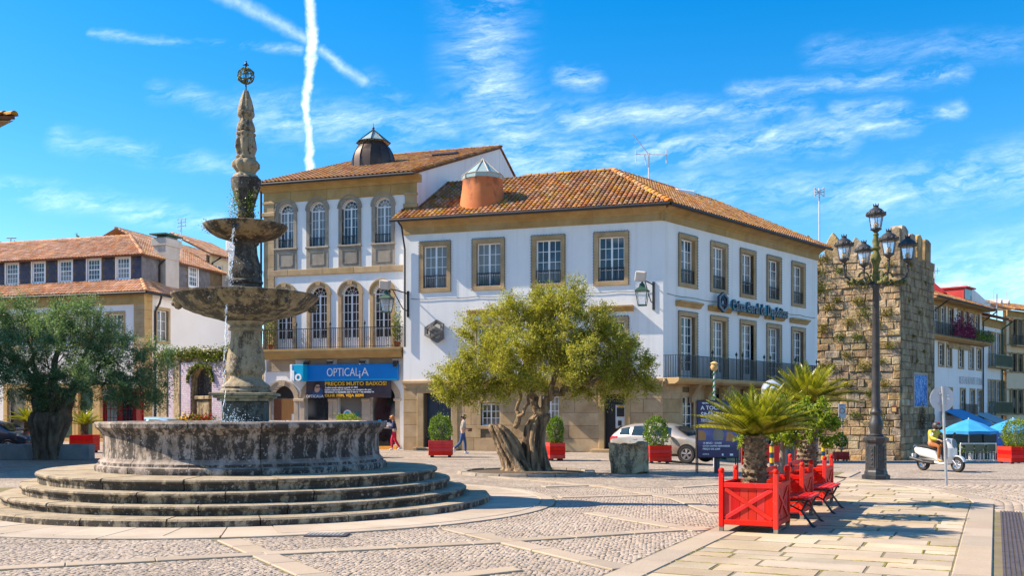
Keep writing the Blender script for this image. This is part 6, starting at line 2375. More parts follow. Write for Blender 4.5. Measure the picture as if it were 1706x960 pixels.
# side / back closure
mb = MB()
for a, b in ((FH.pt(FH.len), FH.pt(FH.len) - FH.n * 8), (FH.pt(FH.len) - FH.n * 8, FH.pt(0) - FH.n * 8), (FH.pt(0) - FH.n * 8, FH.pt(0))):
 a, b = a - hr.location, b - hr.location
 mb.poly([(a.x, a.y, -3), (b.x, b.y, -3), (b.x, b.y, ze), (a.x, a.y, ze)])
mb.build('rear_wall', M['plaster'], hr)

# narrow blue-white house, next along
N0 = FH.pt(FH.len)
FN = Fac((N0.x, N0.y), (N0.x + D2.x * 6.1, N0.y + D2.y * 6.1))
hn = thing('narrow_house', FN.pt(0), 'narrow pale house with green iron balconies between the restaurant and the beige house', 'house')
zn = FN.Z(1655, 532)
rows = []
for (pxs, y0, y1, w) in (((1650, 1656, 1664, 1670), 556, 612, .85), ((1649, 1656, 1664, 1671), 635, 690, .98)):
 for p in pxs:
  rows.append((FN.X(p), w, FN.Z(1660, y1), FN.Z(1660, y0)))
fpart('front_wall', wall_mb(0, FN.len, -4, zn, [(x - w / 2, x + w / 2, a, b) for x, w, a, b in rows], .3), M['plaster'], hn, FN)
for i, (x, w, a, b) in enumerate(rows):
 k = ('n', round(b - a, 2))
 if k not in protos:
  sb, pn = rect_sash(w, b - a, 2, 1, 4, fr=.07)
  protos[k] = Win(sb, pn, M['glass_blue'], [('stone_surround', surround_mb(w, b - a, .12, .05).mesh('stone_surround', M['granite']), (0, 0, 0))], y=.12, single=True)
 protos[k].place(hn, FN, x, a)
for yy in (612, 690):
 z = FN.Z(1660, yy)
 b = fpart('balcony', MB().box(FN.X(1646), FN.X(1674), -.7, 0, -.15, 0), M['granite'], hn, FN, 0, .003, z)
 railing_mb(FN.X(1646) + .05, FN.X(1674) - .05, -.65, 0, 0, 1.1, .13, .014).build('balcony_railing', M['green_iron'], b)
a, b = FN.pt(-.1, .9, zn), FN.pt(FN.len, .9, zn)
rg = -FN.n * 4.2 + Vector((0, 0, 1.2))
roof_slope(hn, [a, b, b + rg, a + rg], 'tile', pitch=.3, rad=.13)
fpart('frieze', MB().cbox(0, FN.len, -.1, .05, zn - .8, zn - .02, .02), M['granite_gold'], hn, FN)
fpart('upper_gable', MB().prism([(0, zn), (FN.len, zn), (FN.len, zn + 1.7), (0, zn + 2.9)], 1.1, 1.4), M['gable_plaster'], hn, FN)
fpart('shop_front', MB().box(0, FN.len, -.06, .02, -4, .8), M['dark'], hn, FN)
downpipe(hn, [FN.pt(FN.len - .1, .9, zn - .1), FN.pt(FN.len - .5, .12, zn - .8), FN.pt(FN.len - .5, .12, -2)], .08, 'green_iron')
# beige house, set forward at the right edge
B0 = at(1677, 700, 94.2)
FE = Fac((B0.x, B0.y), (B0.x + .80 * 12, B0.y + .60 * 12))
hb = thing('beige_house', FE.pt(0), 'beige three storey house with dark green windows at the right edge', 'house')
zb1 = FE.Z(1690, 518)
rows = []
for (pxs, y0, y1, w) in (((1681, 1690, 1700, 1709, 1720), 533, 575, 1.15), ((1680, 1690, 1700, 1710, 1720), 590, 620, 1.15), ((1680, 1690, 1700, 1710, 1720), 650, 690, 1.15)):
 for p in pxs:
  rows.append((FE.X(p), w, FE.Z(1695, y1), FE.Z(1695, y0)))
fpart('front_wall', wall_mb(0, FE.len, -4, zb1, [(x - w / 2, x + w / 2, a, b) for x, w, a, b in rows], .3), M['beige'], hb, FE)
for i, (x, w, a, b) in enumerate(rows):
 k = ('b', round(b - a, 2))
 if k not in protos:
  sb, pn = rect_sash(w, b - a, 2, 1, 4, fr=.07)
  wn = Win(sb, pn, M['glass'], [('stone_surround', surround_mb(w, b - a, .12, .05).mesh('stone_surround', M['granite']), (0, 0, 0))], y=.12, single=True)
  wn.sash.materials[0] = M['green_iron']
  protos[k] = wn
 protos[k].place(hb, FE, x, a)
a, b = FE.pt(-.1, .8, zb1), FE.pt(FE.len, .8, zb1)
rg = -FE.n * 3.5 + Vector((0, 0, 1.2))
roof_slope(hb, [a, b, b + rg, a + rg], 'tile', pitch=.3, rad=.13)
fpart('frieze', MB().cbox(0, FE.len, -.1, .05, zb1 - .6, zb1 - .02, .02), M['granite_gold'], hb, FE)
b = fpart('balcony', MB().box(FE.X(1690) - .7, FE.len, -.6, 0, -.15, 0), M['granite'], hb, FE, 0, .003, FE.Z(1695, 576))
railing_mb(FE.X(1690) - .65, FE.len - .1, -.55, 0, 0, .95, .13, .012).build('balcony_railing', M['iron'], b)
for x in (FE.X(1690), FE.X(1702)):
 fpart('roof_gablet', MB().prism([(-.5, 0), (.5, 0), (0, 1.0)], 1.2, 2.4), M['concrete'], hb, FE, x, 0, zb1 + .3)
mb = MB()
for a, b in ((FE.pt(FE.len), FE.pt(FE.len) - FE.n * 8), (FE.pt(FE.len) - FE.n * 8, FE.pt(2) + D2 * 7), (FE.pt(2) + D2 * 7, FE.pt(0))):
 a, b = a - hb.location, b - hb.location
 mb.poly([(a.x, a.y, -3), (b.x, b.y, -3), (b.x, b.y, zb1), (a.x, a.y, zb1)])
mb.build('rear_wall', M['beige'], hb)

# ------------------------------------------------------------------ the fountain
fo = thing('fountain', AX, 'tall tiered granite fountain with two bowls, carved finial and round basin on four steps', 'fountain')
STEPS = [(4.90, -.05, .14), (4.42, .13, .30), (4.10, .29, .485), (3.84, .475, .68)]
for si, (r, z0, z1) in enumerate(STEPS):
 nb = 22 - si * 2
 rin = (STEPS[si + 1][0] - .35) if si < 3 else 2.5
 ph = random.uniform(0, .2)
 for k in range(nb):
  g = .0018
  a0 = 2 * math.pi * k / nb + ph + g
  a1 = 2 * math.pi * (k + 1) / nb + ph - g
  m = 6
  dr_ = random.uniform(-.012, .012)
  dz = random.uniform(-.006, .006)
  # nosing profile: rounded lip over a slightly recessed riser
  if si:
   pr = [(rin, z1), (r - .05, z1), (r - .015, z1 - .012), (r, z1 - .04), (r - .012, z1 - .07), (r - .05, z1 - .085), (r - .055, z0)]
  else:
   pr = [(rin, z1), (r - .03, z1), (r, z1 - .03), (r, z0)]
  mb = MB()
  mb.lathe([(q + (dr_ if q > rin else 0), z + (dz if z > z0 else 0)) for q, z in pr], m, cap=False, a0=a0, a1=a1)
  for aa in (a0, a1):
   ps = [(q * math.cos(aa), q * math.sin(aa), z) for q, z in pr] + [(rin * math.cos(aa), rin * math.sin(aa), z0)]
   mb.poly(ps if aa == a1 else ps[::-1])
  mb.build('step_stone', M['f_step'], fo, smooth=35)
# basin wall in curved blocks
nb = 14
ph = .13
BP = [(2.42, .68), (2.80, .68), (2.81, .74), (2.79, .79), (2.74, .81), (2.735, .86), (2.69, .90), (2.66, .94), (2.645, 1.10), (2.65, 1.32), (2.66, 1.36), (2.69, 1.38), (2.70, 1.41), (2.76, 1.47), (2.80, 1.50), (2.81, 1.57), (2.79, 1.60), (2.50, 1.605), (2.46, 1.58), (2.46, 1.2)]
for k in range(nb):
 a0 = 2 * math.pi * k / nb + ph + .002
 a1 = 2 * math.pi * (k + 1) / nb + ph - .002
 dz = random.uniform(-.004, .004)
 dr_ = random.uniform(-.012, .012)
 mb = MB()
 mb.lathe([(q + dr_, z + (dz if z > .7 else 0)) for q, z in BP], 9, cap=False, a0=a0, a1=a1)
 for aa in (a0, a1):
  mb.poly([((q + dr_) * math.cos(aa), (q + dr_) * math.sin(aa), z + (dz if z > .7 else 0)) for q, z in BP])
 mb.build('basin_stone', M['f_basin'], fo, smooth=35)
wt = MB()
nr, na_ = 10, 48
vs, fs = [], []
for i in range(nr + 1):
 for k in range(na_):
  a = 2 * math.pi * k / na_
  r = 2.48 * i / nr
  vs.append((r * math.cos(a), r * math.sin(a), 1.53 + .006 * math.sin(9 * r + 3 * a) + random.uniform(-.004, .004)))
for i in range(nr):
 for k in range(na_):
  fs.append((i * na_ + k, i * na_ + (k + 1) % na_, (i + 1) * na_ + (k + 1) % na_, (i + 1) * na_ + k))
wt.add(vs, fs)
wt.build('water', M['water'], fo, smooth=80)
MB().lathe([(2.45, .75), (0, .75)], 32, cap=False).build('basin_floor', M['f_wet'], fo)

def ZF(py):
 return EYE + (HOR - py) / FPX * 20.0

PXM = 20.0 / FPX
# pedestal block and slab (square)
mb = MB().cbox(-.41, .41, -.41, .41, 1.2, ZF(669), .02)
mb.build('pedestal_block', M['f_wet'], fo, (0, 0, 0), (0, 0, .12))
mb = MB()
mb.cbox(-.62, .62, -.62, .62, ZF(660), ZF(655.5), .012)
mb.cbox(-.56, .56, -.56, .56, ZF(664), ZF(660) - .002, .012)
mb.cbox(-.49, .49, -.49, .49, ZF(669), ZF(664) - .002, .012)
mb.build('pedestal_slab', M['f_shaft'], fo, (0, 0, 0), (0, 0, .12))
flute = lambda a, z: 1 + .035 * math.sin(8 * a)
leaf = lambda a, z: 1 + .09 * abs(math.sin(4 * a)) - .03
prof = lambda pts: [(w * .5 * PXM, ZF(y)) for w, y in pts]
mb = MB()
mb.lathe(prof([(84, 655.4), (84, 651), (76, 648), (80, 645), (74, 641), (60, 636), (52, 631), (50, 626)]), 24, lob=None)
mb.build('column_base', M['f_shaft'], fo, smooth=40)
mb = MB()
mb.lathe(prof([(50, 626), (58, 622), (61, 616), (60, 604), (57, 590), (52, 577), (48, 563), (47, 553)]), 32, lob=lambda a, z: 1 + .05 * abs(math.sin(4 * a)) * (1 if z < ZF(585) else .3))
mb.build('shaft', M['f_shaft'], fo, smooth=45)
mb = MB()
mb.lathe(prof([(47, 553), (56, 551), (57, 548), (52, 546), (50, 543), (60, 540), (66, 537)]), 24, lob=None)
mb.build('capital', M['f_shaft'], fo, smooth=40)
mb = MB()
mb.lathe(prof([(0, 537), (66, 537), (100, 532), (142, 527), (150, 525), (172, 522), (200, 516), (206, 512), (222, 505), (232, 499), (236, 497.5), (239, 496), (239, 493), (228, 492), (214, 493), (190, 497), (0, 499)]), 56, lob=lambda a, z: 1)
lower = mb.build('bowl', M['f_bowl'], fo, smooth=35)
mb = MB()
for k in range(6):
 a = 2 * math.pi * k / 6 + .30
 q = MB()
 r = 1.29
 q.M = Matrix.Translation((r * math.cos(a), r * math.sin(a), ZF(507))) @ Matrix.Rotation(a, 4, 'Z')
 q.ball((0, 0, 0), .13, 12, (.8, .9, 1.15)).ball((.08, 0, -.03), .06, 8).ball((.07, .07, .05), .045, 8).ball((.07, -.07, .05), .045, 8)
 q.ball((0, .12, .08), .05, 8).ball((0, -.12, .08), .05, 8).ball((.06, 0, .11), .06, 8, (1, 1.4, .7))
 o = q.build('mascaron', M['f_bowl'], lower, smooth=60)
mb = MB()
mb.lathe(prof([(52, 496), (48, 480), (42, 474), (50, 472), (50, 469), (44, 466), (48, 460), (50, 452), (46, 445), (40, 436), (37, 424), (35, 410), (36, 410), (42, 407), (42, 405), (38, 403)]), 28, lob=lambda a, z: 1 + (.10 * abs(math.sin(2 * a + .6)) if z < ZF(432) else .02 * math.sin(8 * a)))
mb.build('shaft', M['f_wet'], fo, smooth=45)
for k in range(4):
 a = R(90 * k + 35)
 q = MB()
 q.M = Matrix.Translation((.235 * math.cos(a), .235 * math.sin(a), ZF(455))) @ Matrix.Rotation(a, 4, 'Z')
 q.ball((0, 0, 0), .10, 10, (.7, .9, 2.0)).ball((.04, 0, .16), .065, 10).ball((.05, 0, -.18), .08, 8, (1, 1, .7))
 q.build('dolphin', M['f_wet'], fo, smooth=60)
mb = MB()
mb.lathe(prof([(0, 404), (40, 404), (66, 400), (98, 395), (118, 389), (130, 383), (136, 379), (137, 376.5), (131, 375.5), (118, 377), (90, 381), (0, 383)]), 44)
upper = mb.build('bowl', M['f_bowl'], fo, smooth=35)
q = MB()
q.M = Matrix.Translation((.0, -.72, ZF(388)))
q.ball((0, 0, 0), .09, 12, (1, .8, 1)).ball((0, -.07, -.02), .045, 8).ball((.06, -.03, .06), .03, 8).ball((-.06, -.03, .06), .03, 8)
q.build('mascaron', M['f_wet'], upper, smooth=60)
# finial: stacked carved members
mb = MB()
mb.lathe(prof([(28, 380), (26, 364), (28, 358), (24, 352), (27, 344), (36, 328), (46, 312), (52, 303), (52, 299), (44, 296)]), 32, lob=lambda a, z: 1 + .13 * abs(math.cos(2 * a + .5)) * (1 if z < ZF(303) else 0) - .05)
vase = mb.build('vase', M['f_wet'], fo, smooth=50)
for k in range(4):
 a = R(90 * k + 62)
 q = MB()
 q.M = Matrix.Translation((0, 0, 0)) @ Matrix.Rotation(a, 4, 'Z')
 q.cbox(.19, .27, -.05, .05, ZF(322), ZF(304), .012).ball((.20, 0, ZF(326)), .07, 8, (.8, .8, 1.2)).ball((.17, 0, ZF(340)), .05, 8, (.8, .8, 1.5))
 q.build('shield', M['f_shaft'], vase, smooth=40)
mb = MB()
mb.lathe(prof([(40, 296), (36, 292), (28, 289), (32, 285), (42, 279), (42, 272), (34, 267), (28, 265)]), 32, lob=lambda a, z: 1 + .2 * abs(math.sin(4 * a)) - .10)
mb.build('carved_drum', M['f_shaft'], fo, smooth=50)
for k in range(6):
 a = R(60 * k + 20)
 q = MB()
 q.M = Matrix.Rotation(a, 4, 'Z')
 q.ball((.20, 0, ZF(277)), .062, 10, (.8, 1, 1.25)).ball((.245, 0, ZF(278.5)), .025, 6)
 q.build('carved_head', M['f_shaft'], fo, smooth=60)
mb = MB()
mb.lathe(prof([(28, 265), (30, 262), (26, 259), (30, 250), (31, 240), (28, 232), (26, 227), (29, 225), (29, 222), (24, 220)]), 32, lob=lambda a, z: 1 + .24 * abs(math.sin(3 * a)) - .10)
mb.build('carved_drum', M['f_shaft'], fo, smooth=50)
for k in range(4):
 a = R(90 * k + 45)
 q = MB()
 q.M = Matrix.Rotation(a, 4, 'Z')
 q.tube([(.165, 0, ZF(256)), (.20, 0, ZF(246)), (.19, 0, ZF(236)), (.15, 0, ZF(230))], [.035, .045, .04, .02], 8)
 q.build('volute', M['f_shaft'], fo, smooth=60)
mb = MB()
mb.lathe(prof([(24, 220), (28, 217), (26, 210), (20, 201), (19, 197), (25, 193), (26, 189), (24, 186)]), 28, lob=lambda a, z: 1 + .2 * abs(math.sin(3 * a + .4)) - .08)
mb.build('carved_drum', M['f_shaft'], fo, smooth=50)
mb = MB()
mb.lathe(prof([(24, 186), (23, 180), (18, 168), (12, 158), (9, 154), (8, 151), (0, 150)]), 20, lob=lambda a, z: 1 + .2 * abs(math.sin(4 * a)) - .06)
mb.build('spire', M['f_shaft'], fo, smooth=50)
# armillary sphere
mb = MB()
mb.tube([(0, 0, ZF(151)), (0, 0, ZF(101))], .016, 6)
mb.build('rod', M['iron'], fo)
zc, rs = ZF(126), .162
sp = MB()
for k in range(6):
 a = math.pi * k / 6
 ring = [(rs * math.sin(t) * math.cos(a), rs * math.sin(t) * math.sin(a), zc + rs * math.cos(t)) for t in [2 * math.pi * i / 24 for i in range(25)]]
 sp.tube(ring, .0095, 5, cap=False)
for zz in (-.09, 0, .09):
 rr = math.sqrt(rs * rs - zz * zz)
 sp.tube([(rr * math.cos(t), rr * math.sin(t), zc + zz) for t in [2 * math.pi * i / 24 for i in range(25)]], .0115, 5, cap=False)
sp.tube([(rs * 1.03 * math.cos(t) * .9, rs * 1.03 * math.sin(t), zc + rs * .5 * math.cos(t)) for t in [2 * math.pi * i / 24 for i in range(25)]], .014, 5, cap=False)
sp.build('armillary_sphere', M['moss_iron'], fo)
mb = MB().ball((0, 0, ZF(106)), .035, 8).tube([(-.06, 0, ZF(108)), (.06, 0, ZF(108))], .012, 5).tube([(0, -.06, ZF(108)), (0, .06, ZF(108))], .012, 5).tube([(0, 0, ZF(106)), (0, 0, ZF(100))], [.02, .003], 6)
mb.build('finial_tip', M['iron'], fo)
# moss on vase and bowl edge
for (n, c0, sd_) in ((420, (.14, -.16, ZF(336)), (.06, .07, .16)), (420, (-.15, -.14, ZF(336)), (.06, .07, .18)), (160, (-.80, 0, ZF(376)), (.03, .10, .06)), (200, (0, -.16, ZF(361)), (.12, .06, .03))):
 c = rng.normal(0, 1, (n, 3)) * sd_ + c0
 link('moss', leaves_mesh('moss', c, rng.normal(0, 1, (n, 3)), .035, .02, M['moss_leaf'] if n != 420 else M['box_leaf']), fo)

def jet(pts, r, n=26):
 """water falling: a broken thread of drops and strands"""
 mb = MB()
 pts = [Vector(p) for p in pts]
 m = len(pts) - 1
 for s in range(3):
  ph = random.uniform(0, 6)
  path = []
  for i in range(n + 1):
   t = i / n * m
   k = min(int(t), m - 1)
   p = pts[k].lerp(pts[k + 1], t - k)
   sp_ = r * (.3 + 1.0 * i / n)
   path.append(p + Vector((math.sin(i * 1.7 + ph) * sp_, math.cos(i * 1.3 + ph) * sp_, 0)))
  for i in range(0, n - 1):
   if random.random() < .8 - .35 * i / n:
    q = random.uniform(.003, .009)
    mb.tube([path[i], path[i + 1]], [q, q * .6], 5)
 for _ in range(90):
  t = random.random() ** .7 * m
  k = min(int(t), m - 1)
  p = pts[k].lerp(pts[k + 1], t - k)
  sp_ = r * (.5 + 2.6 * t / m)
  mb.ball(p + Vector((random.gauss(0, sp_), random.gauss(0, sp_), 0)), random.uniform(.004, .010), 5, (1, 1, 1.6))
 return mb

def fall(x, y, z0, z1, out=.25):
 a = Vector((x, y, 0))
 d = a.normalized()
 return [(a + d * out * t) + Vector((0, 0, z0 + (z1 - z0) * t * t)) for t in (0, .2, .4, .6, .8, 1)]

jet(fall(-.02, -.78, ZF(391), ZF(488), .22), .022).build('water_jet', M['spray'], fo)['kind'] = 'stuff'
jet(fall(.02, -1.40, ZF(519), 1.55, .22), .022).build('water_jet', M['spray'], fo)['kind'] = 'stuff'
jet(fall(-.20, -.10, ZF(330), ZF(382), .12), .03).build('water_jet', M['spray'], fo)['kind'] = 'stuff'
mb = MB()
for _ in range(260):
 a = random.uniform(0, 2 * math.pi)
 r = abs(random.gauss(0, .28))
 z = 1.54 + abs(random.gauss(0, .16)) * max(.1, 1 - r)
 mb.ball((.05 + r * math.cos(a), -1.0 + r * math.sin(a), z), random.uniform(.004, .011), 5)
mb.build('splash', M['spray'], fo)['kind'] = 'stuff'

# ------------------------------------------------------------------ trees and plants
def branch(mb, a, b, r0, r1, sag=0.0, wob=.06, n=7, seed=0):
 rr = random.Random(seed)
 a, b = Vector(a), Vector(b)
 L = (b - a).length
 pts, rad = [], []
 for i in range(n + 1):
  t = i / n
  p = a.lerp(b, t) + Vector((rr.uniform(-1, 1), rr.uniform(-1, 1), rr.uniform(-1, 1))) * wob * L * math.sin(math.pi * t)
  p.z += sag * math.sin(math.pi * t)
  pts.append(p)
  rad.append(r0 + (r1 - r0) * t)
 mb.tube(pts, rad, 7)
 return pts

def gnarly(mb, pts, rad, n=72, lob=7, amp=.2, seed=1, twist=.9):
 """thick furrowed trunk: a tube whose section is lobed and twists on the way up"""
 rr = random.Random(seed)
 ph = [rr.uniform(0, 6.3) for _ in range(4)]
 vs = []
 n0 = len(pts)
 ti = np.linspace(0, n0 - 1, n0 * 5)
 pa = np.array([tuple(p) for p in pts])
 pts = [tuple(np.interp(t, range(n0), pa[:, c]) for c in range(3)) for t in ti]
 rad = [float(np.interp(t, range(n0), rad)) for t in ti]
 m = len(pts)
 for i0, (p, r) in enumerate(zip(pts, rad)):
  i = ti[i0]
  for k in range(n):
   a = 2 * math.pi * k / n
   f = 1 + amp * (.8 - 1.5 * (1 - abs(math.sin((lob * a + twist * i * .5 + ph[0]) / 2 + .3 * math.sin(i * 1.1 + a)))) ** 3 + .35 * math.sin(3 * a - .3 * i + ph[1]) - .55 * (1 - abs(math.sin((13 * a + .5 * i + ph[2]) / 2 + .25 * math.sin(2.3 * i)))) ** 3) + rr.uniform(-.015, .015)
   vs.append((p[0] + r * f * math.cos(a), p[1] + r * f * math.sin(a), p[2] + rr.uniform(-.02, .02)))
 fs = [(j * n + k, j * n + (k + 1) % n, (j + 1) * n + (k + 1) % n, (j + 1) * n + k) for j in range(m - 1) for k in range(n)]
 fs.append(tuple((m - 1) * n + k for k in range(n)))
 mb.add(vs, fs)

def crown_points(lobes, clumps, per, spread, seed=3):
 """lobes: (centre, (rx, ry, rz), weight). Leaves sit on twigs round clump centres, mostly towards the lobes' outside."""
 g = np.random.default_rng(seed)
 C, Dn, cl = [], [], []
 wts = np.array([l[2] for l in lobes])
 wts = wts / wts.sum()
 for (c, rad, _), wt_ in zip(lobes, wts):
  n = max(3, int(clumps * wt_))
  v = g.normal(size=(n, 3))
  v /= np.linalg.norm(v, axis=1)[:, None]
  rr = g.uniform(.35, 1.0, n) ** .5
  pc = np.array(c) + v * rr[:, None] * np.array(rad)
  for q, vv in zip(pc, v):
   m = int(per * g.uniform(.5, 1.4))
   sp_ = spread * g.uniform(.6, 1.3)
   # several twigs per clump
   tw = max(2, m // 26)
   td = g.normal(size=(tw, 3)) * .8 + vv * 1.0 + [0, 0, .35]
   td /= np.linalg.norm(td, axis=1)[:, None]
   k = g.integers(0, tw, m)
   t = g.uniform(0, 1, m)
   p = q + td[k] * (t * sp_ * 1.25)[:, None] + g.normal(0, sp_ * .13, (m, 3))
   C.append(p)
   d = td[k] + g.normal(0, .65, (m, 3))
   Dn.append(d)
  cl.append(pc)
 return np.concatenate(C), np.concatenate(Dn), np.concatenate(cl)

# the old olive tree in front of the bank
OT = Vector((.42, 29.4, 0))
ol = thing('olive_tree', OT, 'gnarled old olive tree with light yellow green crown in front of the bank', 'tree')
s_ = 29.4 / FPX
PT = lambda px, py, dy=0.0: ((px - 876.7) * s_, dy, (HOR - py) * s_ + EYE)
mb = MB()
gnarly(mb, [PT(868, 789, 0), PT(866, 780, 0), PT(858, 765, 0), PT(848, 745), PT(840, 728), PT(832, 716), PT(826, 708)], [.56, .43, .36, .33, .29, .25, .16], seed=4, amp=.30)
mb.build('trunk', M['trunk'], ol, smooth=70)
mb = MB()
gnarly(mb, [PT(893, 790, .1), PT(893, 780, .1), PT(892, 760, .12), PT(890, 735, .1), PT(893, 712, .1), PT(902, 696, .12), PT(905, 690, .12)], [.50, .38, .32, .28, .27, .25, .19], seed=8, amp=.28)
mb.build('trunk', M['trunk'], ol, smooth=70)
lb = MB()
A = PT(902, 694, .1)
B_ = PT(858, 712, .05)
limbs = [(A, PT(918, 660, .2), .15, .10), (PT(918, 660, .2), PT(985, 640, -.2), .09, .05), (PT(985, 640, -.2), PT(1050, 610, -.1), .05, .02), (A, PT(880, 650, .2), .15, .09), (PT(880, 650, .2), PT(870, 590, .3), .09, .05),
         (PT(880, 650, .2), PT(800, 655, -1.0), .07, .03), (PT(918, 660, .2), PT(930, 590, .2), .10, .05), (PT(930, 590, .2), PT(925, 520, .2), .05, .02), (B_, PT(868, 660, -.1), .07, .05), (PT(868, 660, -.1), PT(830, 600, -.3), .05, .02),
         (PT(880, 650, .2), PT(760, 640, -1.2), .06, .02), (PT(930, 590, .2), PT(990, 560, .3), .05, .02), (PT(870, 590, .3), PT(850, 540, .2), .05, .02), (PT(918, 660, .2), PT(1010, 620, .6), .06, .02), (B_, PT(872, 690, -.2), .09, .05), (PT(872, 690, -.2), PT(884, 655, -.1), .05, .04)]
for i, (a, b, r0, r1) in enumerate(limbs):
 branch(lb, a, b, r0, r1, .05, .10, 7, i)
L_ = lambda px, py, rx, rz, dy=0.0, wt=1.0, ry=None: ((PT(px, py, dy)), (rx * s_, (ry or rx) * s_ * .85, rz * s_), wt)
lobes = [L_(930, 560, 72, 58, 0, 2.2), L_(862, 560, 62, 50, .1, 1.6), L_(812, 608, 52, 42, -1.1, 1.3, 38), L_(764, 642, 36, 24, -1.2, .7, 30), L_(752, 626, 18, 16, -1.0, .2), L_(1000, 590, 58, 48, .1, 1.5), L_(1048, 612, 36, 34, 0, .8),
         L_(1060, 646, 26, 18, 0, .35), L_(930, 508, 40, 26, 0, .8), L_(955, 498, 22, 16, .1, .22), L_(850, 520, 36, 20, 0, .5), L_(985, 538, 36, 28, .1, .6), L_(800, 560, 30, 24, .1, .4), L_(910, 630, 80, 26, 0, 1.0), L_(815, 645, 60, 20, -1.2, .6, 34), L_(1000, 645, 60, 18, 0, .6),
         L_(900, 590, 90, 50, -1.2, 1.2), L_(900, 590, 90, 50, 1.3, .9), L_(1030, 570, 26, 20, .2, .25)]
C, Dn, cl_ = crown_points(lobes, 430, 380, .37, 5)
link('crown', leaves_mesh('crown', C, Dn, rng.uniform(.05, .085, len(C)), rng.uniform(.018, .03, len(C)), M['olive_leaf']), ol)
g = random.Random(3)
ends_ = [Vector(b) for (_, b, _, r1) in limbs if r1 < .03] + [Vector(PT(930, 590, .2)), Vector(PT(985, 640, -.2)), Vector(PT(870, 590, .3)), Vector(PT(880, 650, .2))]
for i, q in enumerate(cl_[::3]):
 q = Vector(q)
 e = min(ends_, key=lambda v: (v - q).length)
 branch(lb, e, q, .022, .006, 0, .12, 4, i + 50)
lb.build('branches', M['trunk'], ol, smooth=60)
# edge of its planting hole, earth
pit = thing('tree_pit', (OT.x, OT.y, 0), 'shallow earth pit with stone edging under the light olive tree', 'tree pit')
MB().lathe([(1.75, -.02), (1.7, .03), (1.0, .07), (0, .1)], 28, lob=lambda a, z: 1 + .05 * math.sin(5 * a)).build('earth', M['soil'], pit, smooth=60)
for k in range(16):
 a0, a1 = 2 * math.pi * k / 16 + .01, 2 * math.pi * (k + 1) / 16 - .01
 mb = MB()
 h = .06 + random.uniform(0, .03)
 mb.lathe([(1.78, -.02), (1.78, h), (2.02, h), (2.04, -.02)], 3, cap=False, a0=a0, a1=a1)
 for aa in (a0, a1):
  mb.poly([(r * math.cos(aa), r * math.sin(aa), z) for r, z in ((1.78, -.02), (1.78, h), (2.02, h), (2.04, -.02))])
 mb.build('edging_stone', M['granite_grey'], pit)

# the darker olive tree on the left
OD = Vector((-17.9, 38.2, 0))
od = thing('olive_tree', OD, 'broad dark green olive tree with forked trunk on the shaded left side', 'tree')
s2 = 38.2 / FPX
PT = lambda px, py, dy=0.0: ((px - 75.6) * s2, dy, (HOR - py) * s2 + EYE)
mb = MB()
gnarly(mb, [PT(80, 768), PT(80, 758), PT(80, 745), PT(82, 730), PT(84, 715), PT(86, 700), PT(86, 688)], [.46, .42, .44, .50, .58, .66, .58], seed=21, amp=.24)
mb.build('trunk', M['trunk_shaded'], od, smooth=70)
lb = MB()
lim = [(PT(72, 692), PT(60, 640, .2), .40, .22), (PT(60, 640, .2), PT(0, 590, .3), .2, .05), (PT(104, 692), PT(118, 650, .1), .34, .2), (PT(118, 650, .1), PT(190, 600, 0), .18, .05), (PT(88, 690), PT(95, 620, -.2), .26, .14), (PT(95, 620, -.2), PT(100, 540, 0), .13, .04),
       (PT(118, 650, .1), PT(150, 560, .2), .14, .04), (PT(60, 640, .2), PT(50, 560, -.2), .13, .04), (PT(118, 650, .1), PT(230, 630, -.2), .12, .03)]
for i, (a, b, r0, r1) in enumerate(lim):
 branch(lb, a, b, r0, r1, .06, .08, 7, i + 300)
L_ = lambda px, py, rx, rz, dy=0.0, wt=1.0, ry=None: ((PT(px, py, dy)), (rx * s2, (ry or rx) * s2 * .8, rz * s2), wt)
lobes = [L_(100, 590, 90, 62, 0, 2.4), L_(20, 580, 70, 60, .2, 1.7), L_(-50, 600, 60, 60, .2, 1.0), L_(180, 610, 62, 52, 0, 1.6), L_(238, 625, 42, 42, 0, 1.0), L_(262, 600, 22, 26, 0, .3), L_(150, 545, 48, 34, .1, .9), L_(60, 535, 60, 30, .1, 1.0), L_(0, 520, 40, 22, .2, .5),
         L_(130, 515, 26, 18, 0, .3), L_(190, 560, 30, 26, 0, .4), L_(130, 650, 80, 26, 0, 1.0), L_(215, 660, 44, 22, .1, .5), L_(20, 640, 60, 30, .2, .8), L_(70, 600, 100, 60, -1.6, 1.2), L_(170, 640, 60, 24, -1.0, .5)]
C, Dn, cl_ = crown_points(lobes, 380, 330, .52, 15)
link('crown', leaves_mesh('crown', C, Dn, rng.uniform(.06, .10, len(C)), rng.uniform(.022, .036, len(C)), M['olive_shaded']), od)
ends_ = [Vector(b) for (_, b, _, r1) in lim]
for i, q in enumerate(cl_[::4]):
 q = Vector(q)
 e = min(ends_, key=lambda v: (v - q).length)
 branch(lb, e, q, .03, .008, 0, .12, 4, i + 900)
lb.build('branches', M['trunk_shaded'], od, smooth=60)

